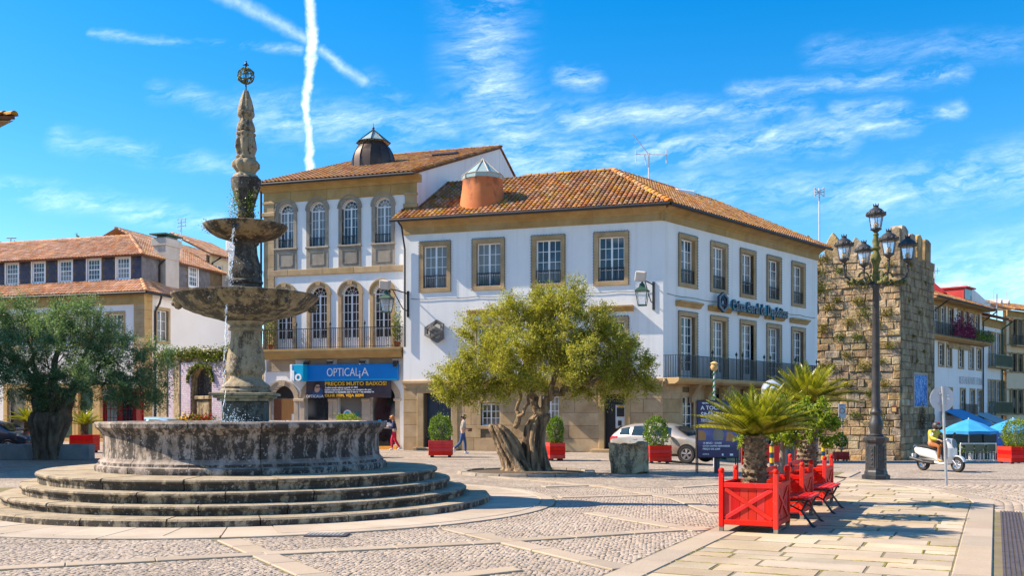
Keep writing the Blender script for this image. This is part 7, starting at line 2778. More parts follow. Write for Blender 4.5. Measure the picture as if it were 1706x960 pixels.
def wood_box(root, w, h, foot=.08, mat='red_board', boards=4, wy=None):
 """planter box of horizontal boards on four feet (w wide, h high)"""
 wy = wy or w
 for (x0, x1, y0, y1) in ((-w / 2, w / 2, -wy / 2, -wy / 2 + .03), (-w / 2, w / 2, wy / 2 - .03, wy / 2), (-w / 2, -w / 2 + .03, -wy / 2 + .031, wy / 2 - .031), (w / 2 - .03, w / 2, -wy / 2 + .031, wy / 2 - .031)):
  for k in range(boards):
   z0, z1 = foot + (h - foot) * k / boards, foot + (h - foot) * (k + 1) / boards
   MB().cbox(x0, x1, y0, y1, z0 + .003, z1 - .003, .006).build('board', M[mat], root)
 for sx in (-1, 1):
  for sy in (-1, 1):
   MB().box(sx * (w / 2 - .12) - .05, sx * (w / 2 - .12) + .05, sy * (wy / 2 - .12) - .05, sy * (wy / 2 - .12) + .05, 0, foot + .02).build('foot', M['iron'], root)
 MB().box(-w / 2 + .031, w / 2 - .031, -wy / 2 + .031, wy / 2 - .031, foot + .03, h - .07).build('soil', M['soil'], root)

def bush(root, r, h, z, n, seed, mat='box_leaf', sz=.075, squareish=.5):
 g = np.random.default_rng(seed)
 v = g.normal(size=(n, 3))
 v /= np.linalg.norm(v, axis=1)[:, None]
 p4 = (np.abs(v) ** 4).sum(1) ** .25
 v2 = v / (p4[:, None] * squareish + (1 - squareish))
 bump_ = 1 + .10 * np.sin(v[:, 0] * 7 + seed) * np.sin(v[:, 2] * 6 + seed * 2) + .07 * np.sin(v[:, 1] * 9 + seed * 3) + .07 * v[:, 0] * math.sin(seed)
 bump_ = bump_ * np.where(g.random(n) < .05, g.uniform(1.05, 1.28, n), 1)
 rr = g.uniform(.62, 1.02, n) ** .6 * bump_
 c = v2 * rr[:, None] * [r, r, h / 2] + [0, 0, z + h / 2]
 d = v + g.normal(0, .7, (n, 3)) + [0, 0, .4]
 link('shrub', leaves_mesh('shrub', c, d, g.uniform(.7, 1.2, n) * sz, g.uniform(.4, .6, n) * sz, M[mat]), root)
 link('stem', MB().tube([(0, 0, z - .25), (.03, .02, z + h * .25), (-.04, 0, z + h * .55)], [.05, .04, .02], 7).mesh('stem', M['white_trunk']), root)

def planter_bush(px, pyb, w_px, box_h_px, top_py, label, seed, Y=None, n=2600, rz=0.0, mat='box_leaf', grp='red wooden planters with clipped bushes'):
 Y = Y or FPX * EYE / (pyb - HOR)
 s = Y / FPX
 X = (px - 853) * s
 z0 = float(ground_z(X, Y))
 t = thing('bush_planter', (X, Y, z0), label, 'planter', grp, rz)
 w, h = w_px * s, box_h_px * s
 wood_box(t, w, h)
 zt = EYE + (HOR - top_py) * s - z0
 bush(t, w * .49, zt - h + .10, h - .08, n, seed, mat)
 return t

planter_bush(734.5, 762, 39, 28, 692, 'red planter with clipped box bush beside the walking person in front of the bank door', 31, rz=.02)
planter_bush(925, 768, 27, 30, 696, 'red planter with narrow box bush behind the light olive trunk', 32, rz=.25)
planter_bush(1092, 770, 40, 30, 696, 'red planter with clipped box bush in front of the silver car', 33, rz=.32)
p_ = planter_bush(1692, 773, 40, 29, 700, 'large bright red planter with yellowish round bush at the right edge of the street', 34, Y=42.0, n=3200, mat='lime_leaf', rz=.1)
# planter with a ball bush by the tower
Y = 61.0
t = thing('bush_planter', (at(1401, 765, Y).x, Y, float(ground_z(at(1401, 765, Y).x, Y))), 'dark red planter with round bush on a stem at the tower foot', 'planter', 'red wooden planters with clipped bushes')
s = Y / FPX
z0 = t.location.z
wood_box(t, 21 * s, (765 - 750) * s, boards=2)
zc = EYE + (HOR - 735) * s - z0
g = np.random.default_rng(5)
v = g.normal(size=(900, 3))
v /= np.linalg.norm(v, axis=1)[:, None]
link('shrub', leaves_mesh('shrub', v * (g.uniform(.5, 1, 900) ** .5)[:, None] * .42 + [0, 0, zc], v + g.normal(0, .7, (900, 3)), .10, .06, M['box_leaf']), t)
link('stem', MB().tube([(0, 0, .2), (.03, 0, zc * .7), (-.02, 0, zc)], [.03, .025, .02], 6).tube([(0, 0, .3), (.14, 0, zc - .2)], .02, 6).mesh('stem', M['white_trunk']), t)
# shrub behind the basin
Y = 40.0
t = thing('bush_planter', (at(580, 700, Y).x, Y, 0), 'low bright green bush before the shop windows, behind the fountain basin', 'planter', 'red wooden planters with clipped bushes')
wood_box(t, 1.0, 1.05)
bush(t, .50, .75, 1.0, 2000, 41, 'lime_leaf', .08)

def cycad(root, z, n_fr, length, seed, up=.9, mat='cycad_leaf', droop=.45, trunk=None):
 rr = random.Random(seed)
 if trunk:
  (r0, r1, zb) = trunk
  mb = MB()
  prof_ = []
  m = max(6, int((z - zb) / .045))
  for i in range(m + 1):
   t = i / m
   q = r0 + (r1 - r0) * t + (.012 if i % 2 else -.010) + rr.uniform(-.006, .006)
   prof_.append((q, zb + (z - zb) * t))
  mb.lathe(prof_, 18, lob=lambda a, zz: 1 + .05 * math.sin(7 * a + zz * 55))
  link('trunk', mb.mesh('trunk', M['cycad_bark'], 20), root)
  sc = MB()
  for i in range(120):          # stubs of old fronds
   a = rr.uniform(0, 6.283)
   t = rr.uniform(0, 1)
   q = r0 + (r1 - r0) * t
   zz = zb + (z - zb) * t
   sc.tube([(q * .9 * math.cos(a), q * .9 * math.sin(a), zz), ((q + .035) * math.cos(a), (q + .035) * math.sin(a), zz + .035)], [.025, .012], 5)
  tag(link('frond_stubs', sc.mesh('frond_stubs', M['cycad_bark']), root), kind='stuff')
 for f in range(n_fr):
  t = (f + .5) / n_fr
  az = f * 2.39996 + rr.uniform(-.2, .2)
  el = R(88 - 78 * t ** .75) * up + rr.uniform(-.08, .08)
  L = length * rr.uniform(.85, 1.08) * (.82 + .22 * t)
  pts = []
  p = Vector((.05 * math.cos(az), .05 * math.sin(az), z))
  m = 10
  for i in range(m + 1):
   e = el - droop * (i / m) ** 1.6 * (1.2 - .5 * math.sin(el))
   pts.append(p.copy())
   p += Vector((math.cos(az) * math.cos(e), math.sin(az) * math.cos(e), math.sin(e))) * (L / m)
  side = Vector((-math.sin(az), math.cos(az), 0))
  vs, fs = [], []
  nl = 34
  for i in range(nl):
   u = .10 + .90 * i / nl
   k = min(int(u * m), m - 1)
   c = pts[k].lerp(pts[k + 1], u * m - k)
   tg = (pts[k + 1] - pts[k]).normalized()
   nn = side.cross(tg).normalized()
   ll = L * .21 * math.sin(math.pi * min(1, .22 + .80 * u)) + .015
   for sg in (-1, 1):
    d = (side * sg * .80 + tg * .62 + nn * -.28).normalized()
    w = .0095
    tip = c + d * ll
    mid = c + d * ll * .5 + nn * -.010
    q = len(vs)
    vs += [c - tg * w, mid - tg * w, tip, mid + tg * w, c + tg * w]
    fs += [(q, q + 1, q + 2, q + 3), (q, q + 3, q + 4)]
  mb = MB().add(vs, fs)
  mb.tube(pts, [.012 * (1 - .8 * i / m) for i in range(m + 1)], 4)
  link('frond', mb.mesh('frond', M[mat]), root)

# red planters with benches between them, along the edge of the slab walk
RD = Vector((.43, .903, 0)).normalized()
RR_ = Vector((RD.y, -RD.x, 0))
RO = Vector((3.82, 14.3, 0))
RANG = math.atan2(RR_.y, RR_.x)

def row_pt(t, side):
 return RO + RD * t + RR_ * side

def x_planter(t0, depth, width, label):
 c = row_pt(t0 + depth / 2, -width / 2)
 o = thing('palm_planter', (c.x, c.y, 0), label, 'planter', 'red slatted planters along the slab walk', RANG)
 W2, D2_, H, ft = width / 2, depth / 2, .74, .12
 ps = .035
 for sx in (-1, 1):
  for sy in (-1, 1):
   x, y = sx * (W2 - ps), sy * (D2_ - ps)
   pm = MB().cbox(x - ps, x + ps, y - ps, y + ps, ft * .72, .88, .006)
   q = MB()
   post = pm.build('post', M['red_paint'], o)
   MB().lathe([(.033, .88), (.042, .90), (.044, .925), (.030, .95), (0, .958)], 12, x, y, cap=False).build('knob', M['red_paint'], post, smooth=60)
   MB().box(x - ps * .85, x + ps * .85, y - ps * .85, y + ps * .85, 0, ft * .74).build('foot', M['granite_grey'], post)
 for (L, ang, half) in ((width, 0, D2_), (width, math.pi, D2_), (depth, math.pi / 2, W2), (depth, -math.pi / 2, W2)):
  l2 = L / 2 - 2 * ps
  nb_ = max(4, int(round(2 * l2 / .125)))
  for k in range(nb_):
   a, b = -l2 + 2 * l2 * k / nb_, -l2 + 2 * l2 * (k + 1) / nb_
   MB().cbox(a + .002, b - .002, -half + .030, -half + .048, ft + .06, H - .05, .004).build('board', M['red_board'], o, (0, 0, 0), (0, 0, ang))
  MB().cbox(-l2 + .001, l2 - .001, -half + .004, -half + .052, H - .075, H, .006).build('rail', M['red_paint'], o, (0, 0, 0), (0, 0, ang))
  MB().cbox(-l2 + .001, l2 - .001, -half + .004, -half + .052, ft, ft + .075, .006).build('rail', M['red_paint'], o, (0, 0, 0), (0, 0, ang))
  z0, z1 = ft + .08, H - .08
  dl = math.hypot(2 * l2, z1 - z0)
  for sg in (-1, 1):
   mb = MB()
   th = math.atan2(z1 - z0, 2 * l2) * sg
   mb.M = Matrix.Translation((0, 0, (z0 + z1) / 2)) @ Matrix.Rotation(-th, 4, 'Y')
   mb.cbox(-dl / 2 + .02, dl / 2 - .02, -half + .010 + (.003 if sg > 0 else 0), -half + .0295, -.030, .030, .004)
   mb.build('brace', M['red_paint'], o, (0, 0, 0), (0, 0, ang))
 MB().box(-W2 + .06, W2 - .06, -D2_ + .06, D2_ - .06, .2, H - .10).build('soil', M['soil'], o)
 return o

pl1 = x_planter(0, 1.0, .86, 'nearest red planter with crossed braces holding a stout cycad palm')
cycad(pl1, 1.42, 62, .98, 3, trunk=(.175, .150, .55), up=.93, droop=.35)
pl2 = x_planter(2.25, 1.0, .86, 'middle red planter between the two benches with a thin stemmed bright green shrub')
pl3 = x_planter(4.78, 1.0, .86, 'farthest red planter of the row holding a mottled cycad palm')
cycad(pl3, 1.95, 56, 1.04, 12, trunk=(.19, .16, .55), up=.93, droop=.35)
# shrub of the middle planter
mb = MB()
branch(mb, (-.02, 0, .5), (.0, 0, 1.25), .06, .05, 0, .03, 5, 5)
for i, e in enumerate([(.5, .0, 1.7), (-.5, .1, 1.45), (.15, .2, 1.85), (.8, -.1, 1.5), (-.15, -.3, 1.8), (.4, .4, 1.9)]):
 branch(mb, (0, 0, 1.2), e, .035, .01, .03, .1, 5, i + 60)
link('stem', mb.mesh('stem', M['white_trunk'], 60), pl2)
lobes = [((.2, 0, 1.64), (.50, .45, .28), 2), ((.32, 0, 1.84), (.38, .36, .18), 1.2), ((-.45, .0, 1.40), (.32, .3, .14), .8), ((.72, 0, 1.46), (.22, .25, .22), .7), ((.1, -.1, 1.5), (.5, .4, .2), 1), ((-.2, 0, 1.5), (.45, .4, .2), .6), ((.55, -.2, 1.45), (.3, .3, .2), .6)]
C, Dn, cl_ = crown_points(lobes, 120, 110, .16, 25)
link('crown', leaves_mesh('crown', C, Dn + [0, 0, -.5], rng.uniform(.05, .09, len(C)), rng.uniform(.016, .028, len(C)), M['lime_leaf']), pl2)
for q in (pl1, pl2, pl3):
 n = 60
 c = np.stack([rng.uniform(-.35, .35, n), rng.uniform(-.4, .4, n), np.full(n, .67)], -1)
 link('weeds', leaves_mesh('weeds', c, rng.normal(0, 1, (n, 3)) + [0, 0, 1], .07, .02, M['moss_leaf']), q)

def slat_bench(t0, length, label):
 c = row_pt(t0 + length / 2, .02)
 o = thing('bench', (c.x, c.y, 0), label, 'bench', 'red slatted benches between the planters', RANG + math.pi / 2)
 # local x along the row, -y towards the walk
 L2 = length / 2
 for k in range(6):
  y = .30 - .094 * k
  z = .435 + (.018 if k in (0, 5) else .0) - (.02 if k == 5 else 0)
  MB().cbox(-L2, L2, y - .075, y, z, z + .032, .008).build('slat', M['red_paint'], o)
 for k in range(4):
  z = .54 + .095 * k
  y = .33 + .035 * k
  MB().cbox(-L2, L2, y, y + .03, z, z + .075, .008).build('slat', M['red_paint'], o)
 for x in (-L2 + .16, L2 - .16):
  mb = MB()
  mb.tube([(x, .44, .88), (x, .36, .60), (x, .31, .43), (x, .05, .41), (x, -.20, .42), (x, -.24, .40)], .018, 6)
  mb.tube([(x, -.20, .41), (x, -.12, .25), (x, -.26, .05), (x, -.32, 0)], [.02, .022, .02, .026], 6)
  mb.tube([(x, .30, .42), (x, .22, .22), (x, .34, .05), (x, .40, 0)], [.02, .022, .02, .026], 6)
  mb.tube([(x, -.12, .25), (x, .05, .33), (x, .22, .22)], .014, 6)
  mb.build('iron_leg', M['iron'], o, smooth=60)
 return o

slat_bench(1.04, 1.18, 'red slatted bench between the nearest and the middle planter')
slat_bench(3.30, 1.44, 'red slatted bench between the middle and the farthest planter')

# two dark red planters with cycads in the shade on the left
for (px, pyt, label, sd_, cx, z_) in ((46, 720, 'dark red planter with a cycad next to the dark car on the left', 61, 48, 1.55), (141, 725, 'dark red planter with a sparse cycad right of the dark olive trunk', 62, 143, 1.55)):
 Y = 45.0
 s = Y / FPX
 t = thing('palm_planter', ((px - 853) * s, Y, 0), label, 'planter', 'dark red planters with cycads in the shade', .1)
 h = EYE + (HOR - pyt) * s
 wood_box(t, 1.02, h, boards=3)
 cycad(t, h + .45, 26, 1.05, sd_, trunk=(.14, .12, h - .1), up=.9, droop=.5)
 for ch in t.children:
  if ch.name.startswith('board'):
   pass
# treetops behind the roofs
for (px, py, r, lab) in ((125, 412, .75, 'round treetop showing above the slate roof'), (152, 418, .45, 'low treetop just clear of the slate roof ridge')):
 Y = 95
 p = at(px, py, Y)
 t = thing('tree', (p.x, p.y, 0), lab, 'tree')
 lobes = [((0, 0, p.z), (r, r, r * 1.1), 1), ((-.5, 0, p.z - .9), (r * 1.3, r, r), 1)]
 C, Dn, _ = crown_points(lobes, 50, 60, .4, 71)
 link('crown', leaves_mesh('crown', C, Dn, .22, .13, M['box_leaf']), t)
 link('trunk', MB().tube([(0, 0, 0), (0, 0, p.z * .6), (.1, 0, p.z)], [.4, .3, .08], 8).mesh('trunk', M['trunk_shaded']), t)

# ------------------------------------------------------------------ the five armed lamp post
LP = Vector(((1459.5 - 853) / FPX * 26.7, 26.7, 0))
lp = thing('street_lamp', LP, 'tall ornate cast iron street lamp with five lanterns and mossy arms', 'street lamp', None, .02)
ls = 26.7 / FPX
ZL = lambda py: EYE + (HOR - py) * ls
mb = MB().lathe([(.36, 0), (.36, .10), (.30, .13), (.29, .20), (.27, .24), (.26, .95), (.30, 1.0), (.33, 1.05), (.33, 1.10), (.18, 1.16)], 8, a0=R(22.5), a1=R(382.5))
bs = mb.build('plinth', M['lamp_iron'], lp)
for k in range(8):
 a = R(45 * k)
 q = MB()
 q.M = Matrix.Rotation(a, 4, 'Z')
 q.cbox(.235, .262, -.075, .075, .30, .90, .012)
 for z in (.42, .54, .66, .78):
  q.ball((.262, 0, z), .032, 6, (.5, 1, 1.1))
 q.build('relief_panel', M['lamp_iron'], bs)
mb = MB().lathe([(.18, 1.14), (.20, 1.18), (.15, 1.22), (.16, 1.30), (.19, 1.42), (.185, 1.52), (.14, 1.62), (.125, 1.72), (.155, 1.76), (.155, 1.80), (.12, 1.84), (.115, 1.95), (.085, ZL(482)), (.12, ZL(478)), (.12, ZL(474)), (.075, ZL(470))], 20)
mb.build('column', M['lamp_iron'], lp, smooth=40)
mb = MB().lathe([(.07, ZL(472)), (.10, ZL(462)), (.07, ZL(450)), (.09, ZL(440)), (.14, ZL(432)), (.10, ZL(424)), (.07, ZL(418)), (.13, ZL(414)), (.08, ZL(410)), (.10, ZL(402)), (.06, ZL(394)), (.08, ZL(391)), (.04, ZL(387))], 16)
mb.build('stem', M['moss_iron'], lp, smooth=50)

def lantern(parent, c, s=1.0):
 """c is the underside; six panes, bulging crowned roof"""
 x, y, z = c
 n = 6
 tf = lambda r, zz, k, o=0: (x + s * r * math.cos(R(60 * k + o)), y + s * r * math.sin(R(60 * k + o)), z + s * zz)
 mb = MB()
 mb.lathe([(s * r, z + s * q) for r, q in ((.03, -.22), (.06, -.14), (.04, -.10), (.12, -.02), (.17, 0), (.17, .03), (.14, .03))], 12, x, y)
 b = mb.build('lantern', M['lamp_iron'], parent)
 mb = MB()
 for k in range(n):
  mb.tube([tf(.15, .02, k), tf(.225, .43, k)], .012 * s, 4)
  mb.poly([tf(.15, .02, k), tf(.15, .02, k + 1), tf(.15, .05, k + 1), tf(.15, .05, k)])
 mb.build('lantern_frame', M['lamp_iron'], b)
 mb = MB()
 for k in range(n):
  mb.poly([tf(.145, .03, k), tf(.145, .03, k + 1), tf(.22, .43, k + 1), tf(.22, .43, k)])
 mb.build('pane', M['clear'], b)
 mb = MB()
 mb.lathe([(s * r, z + s * q) for r, q in ((.21, .42), (.29, .44), (.30, .48), (.27, .52), (.24, .57), (.17, .64), (.10, .68), (.07, .72), (.09, .74), (.05, .76))], 18, x, y, lob=lambda a, zz: 1 + (.04 * abs(math.sin(6 * a)) if zz < z + s * .54 else 0))
 for k in range(12):
  a = R(30 * k)
  mb.ball((x + s * .28 * math.cos(a), y + s * .28 * math.sin(a), z + s * .51), .032 * s, 6, (1, 1, 1.3))
 for k in range(6):
  a = R(60 * k)
  mb.tube([(x + s * .06 * math.cos(a), y + s * .06 * math.sin(a), z + s * .73), (x + s * .09 * math.cos(a), y + s * .09 * math.sin(a), z + s * .82)], [.022 * s, .006 * s], 5)
 mb.build('lantern_roof', M['lamp_iron'], b, smooth=50)
 MB().ball((x, y, z + .14 * s), .085 * s, 10, (1, 1, 1.25)).build('lamp_bulb', M['tan_stone'], b, smooth=60)

lantern(lp, (0, 0, ZL(383)), .86)
for k in range(4):
 a = R(90 * k + 0)
 d = Vector((math.cos(a), math.sin(a), 0))
 P_ = lambda r, z: d * r + Vector((0, 0, z))
 zb = ZL(472)
 mb = MB()
 mb.tube([P_(.08, zb), P_(.35, zb - .05), P_(.62, zb + .02), P_(.82, zb + .18), P_(.87, zb + .34), P_(.86, zb + .44)], [.045, .035, .03, .028, .026, .03], 7)
 arm = mb.build('lamp_arm', M['lamp_iron'], lp, smooth=60)
 mb = MB()
 sp = [P_(.30 + .17 * (1 - t) * math.cos(7 * t), zb + .16 + .17 * (1 - t) * math.sin(7 * t)) for t in [i / 14 for i in range(13)]]
 mb.tube(sp, [.03 * (1 - i / 16) for i in range(13)], 6)
 sd2 = Vector((-d.y, d.x, 0))
 for i in range(16):
  r = .12 + .045 * i
  c = P_(r, zb + .02 + .05 * math.sin(i * 1.3))
  mb.ball(c + sd2 * random.uniform(-.05, .05), random.uniform(.03, .055), 6, (1.2, 1.2, random.uniform(.6, 1.5)))
 mb.build('scroll_leaves', M['moss_iron'], arm, smooth=60)
 lantern(lp, tuple(P_(.86, zb + .62)), .84)
for (x0, x1, py) in ((-.45, -.05, 510), (.05, .40, 562), (.05, .40, 590)):
 MB().tube([(x0, 0, ZL(py)), (x1, 0, ZL(py))], .012, 6).build('banner_bracket', M['iron'], lp, (0, 0, 0), (0, 0, -.35))

# ------------------------------------------------------------------ round sign seen from behind, zone sign, mirror, posts
Y = 24.2
rs_ = thing('round_sign', ((1577 - 853) / FPX * Y, Y, 0), 'round traffic sign seen from its grey back on a leaning pole', 'traffic sign')
h = 2.42
tp_ = (-.10, 0, h)
link('pole', MB().tube([(0, 0, 0), tp_], .032, 10).mesh('pole', M['steel'], 60), rs_)
q = MB()
q.lathe([(.0, -.006), (.30, -.006), (.31, -.012), (.315, .006), (.30, .006), (0, .004)], 36, cap=False)
link('sign_disc', q.mesh('sign_disc', M['signback'], 40), rs_, (-.085, -.045 + .09, h - .30), (R(90), 0, .1))
for z in (h - .18, h - .42):
 link('clamp', MB().cbox(-.09, .05, -.005, .06, -.02, .02, .005).mesh('clamp', M['steel']), rs_, (-.075, -.01, z))
for (dx, dz, r) in ((-.20, -.36, .03), (.14, -.30, .035), (.13, -.22, .025), (-.19, -.18, .022)):
 link('sticker', MB().box(-r, r, -.004, 0, -r * .6, r * .6).mesh('sticker', M['paper'] if dx > 0 else M['granite_grey']), rs_, (-.085 + dx, .026, h + dz), (0, .3, .1))

def gz(x, y):
 return float(ground_z(x, y))

p = T1.pt(T1.X(1403, 1.5), 1.5)
zs_ = thing('zone_sign', (p.x, p.y, gz(p.x, p.y)), 'grey rectangular zone sign with a ring on a pole in front of the tower', 'traffic sign')
zt, zb = T1.Z(1403, 673, 1.5) - zs_.location.z, T1.Z(1403, 697, 1.5) - zs_.location.z
link('pole', MB().tube([(0, .04, 0), (0, .04, zb + .6)], .035, 8).mesh('pole', M['steel']), zs_)
link('plate', MB().cbox(-.24, .24, -.03, .0, zb, zt, .02).mesh('plate', M['signback']), zs_)
rr_ = [(.15 * math.cos(2 * math.pi * i / 20), -.035, (zt + zb) / 2 + .17 * math.sin(2 * math.pi * i / 20)) for i in range(21)]
link('ring', MB().tube(rr_, .02, 5).mesh('ring', M['brown_leather']), zs_)
link('caption', MB().box(-.14, .14, -.036, -.03, zt - .14, zt - .08).mesh('caption', M['granite_grey']), zs_)
for (px, yb, Y, hh, lab) in ((1286, 778, 33.0, .76, 'yellow and black bollard seen between the palm trunk and the shrub stem'), (1372, 768, 41.0, .80, 'yellow and black bollard just left of the tower planter')):
 x = (px - 853) / FPX * Y
 b = thing('bollard', (x, Y, gz(x, Y)), lab, 'bollard', 'yellow and black bollards')
 for i, (z0, z1, m) in enumerate(((0, .16, 'navy_letter'), (.16, .32, 'yellow_band'), (.32, .5, 'navy_letter'), (.5, .70, 'yellow_band'))):
  link('band', MB().lathe([(.075, z0 * hh / .76), (.075, z1 * hh / .76 - .002)], 16).mesh('band', M[m], 40), b)
 link('cap', MB().lathe([(.078, .70 * hh / .76), (.08, .74 * hh / .76), (.05, .80 * hh / .76), (0, .81 * hh / .76)], 16, cap=False).mesh('cap', M['iron'], 40), b)
Y = 36.5
x = (1314 - 853) / FPX * Y
b = thing('litter_bin', (x, Y, gz(x, Y)), 'dark blue litter bin behind the thin stemmed green shrub', 'bin')
link('body', MB().lathe([(.19, 0), (.24, .75), (.25, .78), (.22, .78), (.2, .6), (0, .6)], 20).mesh('body', M['darkdoor'], 40), b)
link('rim', MB().lathe([(.25, .76), (.265, .79), (.25, .83), (.15, .90), (0, .92)], 20, cap=False).mesh('rim', M['navy_letter'], 40), b)
for (px, w, y0, Y, lab, k) in ((1268, 1.5, 741, 38.5, 'red board standing left behind the shrub between the palms', 0), (1331, 1.25, 733, 40.5, 'red board standing right behind the mottled palm trunk', 1)):
 x = (px - 853) / FPX * Y
 z0 = gz(x, Y)
 o = thing('red_board', (x, Y, z0), lab, 'board', 'red boards behind the palms', -.1)
 hh = EYE + (HOR - y0) / FPX * Y - z0
 link('panel', MB().prism([(-w / 2, .1), (w / 2, .1), (w / 2, hh), (-w / 2 + .25, hh)], -.04, .04).mesh('panel', M['red_gloss']), o)
 link('frame', MB().cbox(-w / 2, -w / 2 + .06, -.06, .06, 0, hh * .98, .01).cbox(w / 2 - .06, w / 2, -.06, .06, 0, hh + .03, .01).mesh('frame', M['red_paint']), o)
 for sx in (-1, 1):
  link('foot', MB().cbox(sx * w * .4 - .05, sx * w * .4 + .05, -.3, .3, 0, .06, .01).mesh('foot', M['iron']), o)
Y = 42.0
x = (1357.5 - 853) / FPX * Y
o = thing('square_post', (x, Y, gz(x, Y)), 'blue grey square post right of the palms, in front of the bank end', 'post')
hh = EYE + (HOR - 640) / FPX * Y - gz(x, Y)
link('shaft', MB().cbox(-.12, .12, -.12, .12, 0, hh, .015).mesh('shaft', M['block']), o)
link('base', MB().cbox(-.2, .2, -.2, .2, 0, .15, .02).mesh('base', M['granite_grey']), o)
Y = 40.0
x = (1287 - 853) / FPX * Y
o = thing('traffic_mirror', (x, Y, gz(x, Y)), 'round traffic mirror rising behind the nearest palm crown', 'mirror')
zc = EYE + (HOR - 651) / FPX * Y - o.location.z
link('pole', MB().tube([(0, .06, 0), (0, .06, zc)], .035, 8).mesh('pole', M['steel']), o)
mm, tt, bb = mat0('mirror_face')
bb.inputs['Metallic'].default_value = .5
bb.inputs['Roughness'].default_value = .3
bb.inputs['Base Color'].default_value = (.7, .74, .78, 1)
q = MB().lathe([(.40, 0), (.34, .03), (.2, .055), (0, .065)], 28, cap=False)
link('mirror_face', q.mesh('mirror_face', mm, 60), o, (0, -.02, zc), (R(90), 0, -.35))
link('rim', MB().lathe([(.40, -.02), (.44, .0), (.44, .02), (.40, .03)], 28).mesh('rim', M['signback'], 40), o, (0, 0, zc), (R(90), 0, -.35))
Y = 33.5
x = (1190 - 853) / FPX * Y
o = thing('garland_post', (x, Y, gz(x, Y)), 'thin post wound with green garland and a pale ball on top behind the poster', 'post')
zt = EYE + (HOR - 618) / FPX * Y - o.location.z
link('pole', MB().tube([(0, 0, 0), (0, 0, zt)], .03, 8).mesh('pole', M['signback']), o)
link('garland', MB().tube([(.042 * math.cos(.5 * i), .042 * math.sin(.5 * i), .8 + (zt - .85) * i / 150) for i in range(151)], .028, 5).mesh('garland', M['garland']), o)
link('ball', MB().lathe([(.05, zt), (.10, zt + .03), (.13, zt + .12), (.10, zt + .2), (.14, zt + .24), (.06, zt + .3), (0, zt + .32)], 12, cap=False).mesh('ball', M['tan_stone'], 50), o)

# ------------------------------------------------------------------ poster on legs
Y = 29.3
s = Y / FPX
x = (1196 - 853) / FPX * Y
bp = thing('poster_stand', (x, Y, 0), 'dark blue theatre poster stand on thin legs beside the silver car', 'poster stand', None, -.06)
z0, z1 = EYE + (HOR - 762) * s, EYE + (HOR - 669) * s
w = 66 * s
mp, tp2, bp2 = mat0('printed_poster')
tcn_ = tp2.new('ShaderNodeTexCoord')
g_ = tp2.sep(tcn_.outputs['Object'])
hz = tp2.rng(g_[2], z0, z1, 0, 1)
glow = tp2.math('MULTIPLY', tp2.rng(tp2.math('ABSOLUTE', tp2.math('SUBTRACT', hz, .42)), .26, .0, 0, 1), tp2.noise(tcn_.outputs['Object'], 3.5, 5, .6))
tp2.put(bp2.inputs['Base Color'], tp2.mix(glow, (.012, .022, .10), (.22, .25, .55)))
bp2.inputs['Roughness'].default_value = .3
link('poster', MB().box(-w / 2, w / 2, -.012, 0, z0, z1).mesh('poster', mp), bp)
link('case', MB().cbox(-w / 2 - .03, w / 2 + .03, .002, .34, z0 - .03, z1 + .03, .012).mesh('case', M['black_plastic']), bp)
for (lx, ly) in ((-w / 2, .04), (w / 2, .04), (-w / 2, .40), (w / 2, .40), (0, .2)):
 link('leg', MB().tube([(lx, ly, 0), (lx, ly, z0 + .3)], .02 if lx else .09, 6).mesh('leg', M['iron'] if lx else M['darkdoor']), bp)
for (txt, fy, sz, fx) in (("TEATRO", .955, .055, -.40), ("A TOCAR O", .85, .16, -.43), ("SILÊNCIO", .73, .175, -.43), ("TEATRO GIL VICENTE", .65, .085, -.43), ("18 MAIO · 21H30", .235, .075, -.38), ("CATIA CASTRO BERNARDES", .185, .062, -.38), ("PREÇO DE 2,00€", .13, .07, -.38), ("ACTO 8", .04, .05, -.38)):
 tm = text_mesh(txt, sz, M['white_sign'], .002, offset=.002)
 ww = max(v.co.x for v in tm.vertices)
 k = min(1, (.43 - fx) * w / ww)
 tm.transform(Matrix.Diagonal((k, 1, 1, 1)))
 link('lettering', tm, bp, (fx * w, -.016, z0 + (z1 - z0) * fy))
fm = MB()
H_ = z1 - z0
fm.mi = 0
fm.prism([(-.11, .30), (.13, .30), (.15, .42), (.10, .50), (.05, .535), (-.03, .535), (-.09, .49), (-.13, .40)], -.015, -.012)
fm.mi = 1
fm.prism([(.01 + .055 * math.cos(R(30 * k)), .57 + .07 * math.sin(R(30 * k))) for k in range(12)], -.017, -.013)
fm.mi = 2
fm.prism([(-.50, .30), (-.32, .30), (-.30, .40), (-.36, .47), (-.50, .48)], -.015, -.012)
fm.prism([(.20, .29), (.42, .29), (.44, .36), (.36, .43), (.24, .45)], -.015, -.012)
for i, v in enumerate(fm.v):
 fm.v[i] = (v[0] * w * .98, v[1], z0 + v[2] * H_)
link('picture', fm.mesh('picture', [M['granite_grey'], M['skin'], M['orange_wood']]), bp)
link('logo', MB().box(.30 * w, .38 * w, -.015, -.012, z0 + .04, z0 + .10).box(.10 * w, .14 * w, -.015, -.012, z0 + .04, z0 + .10).mesh('logo', M['white_sign']), bp)

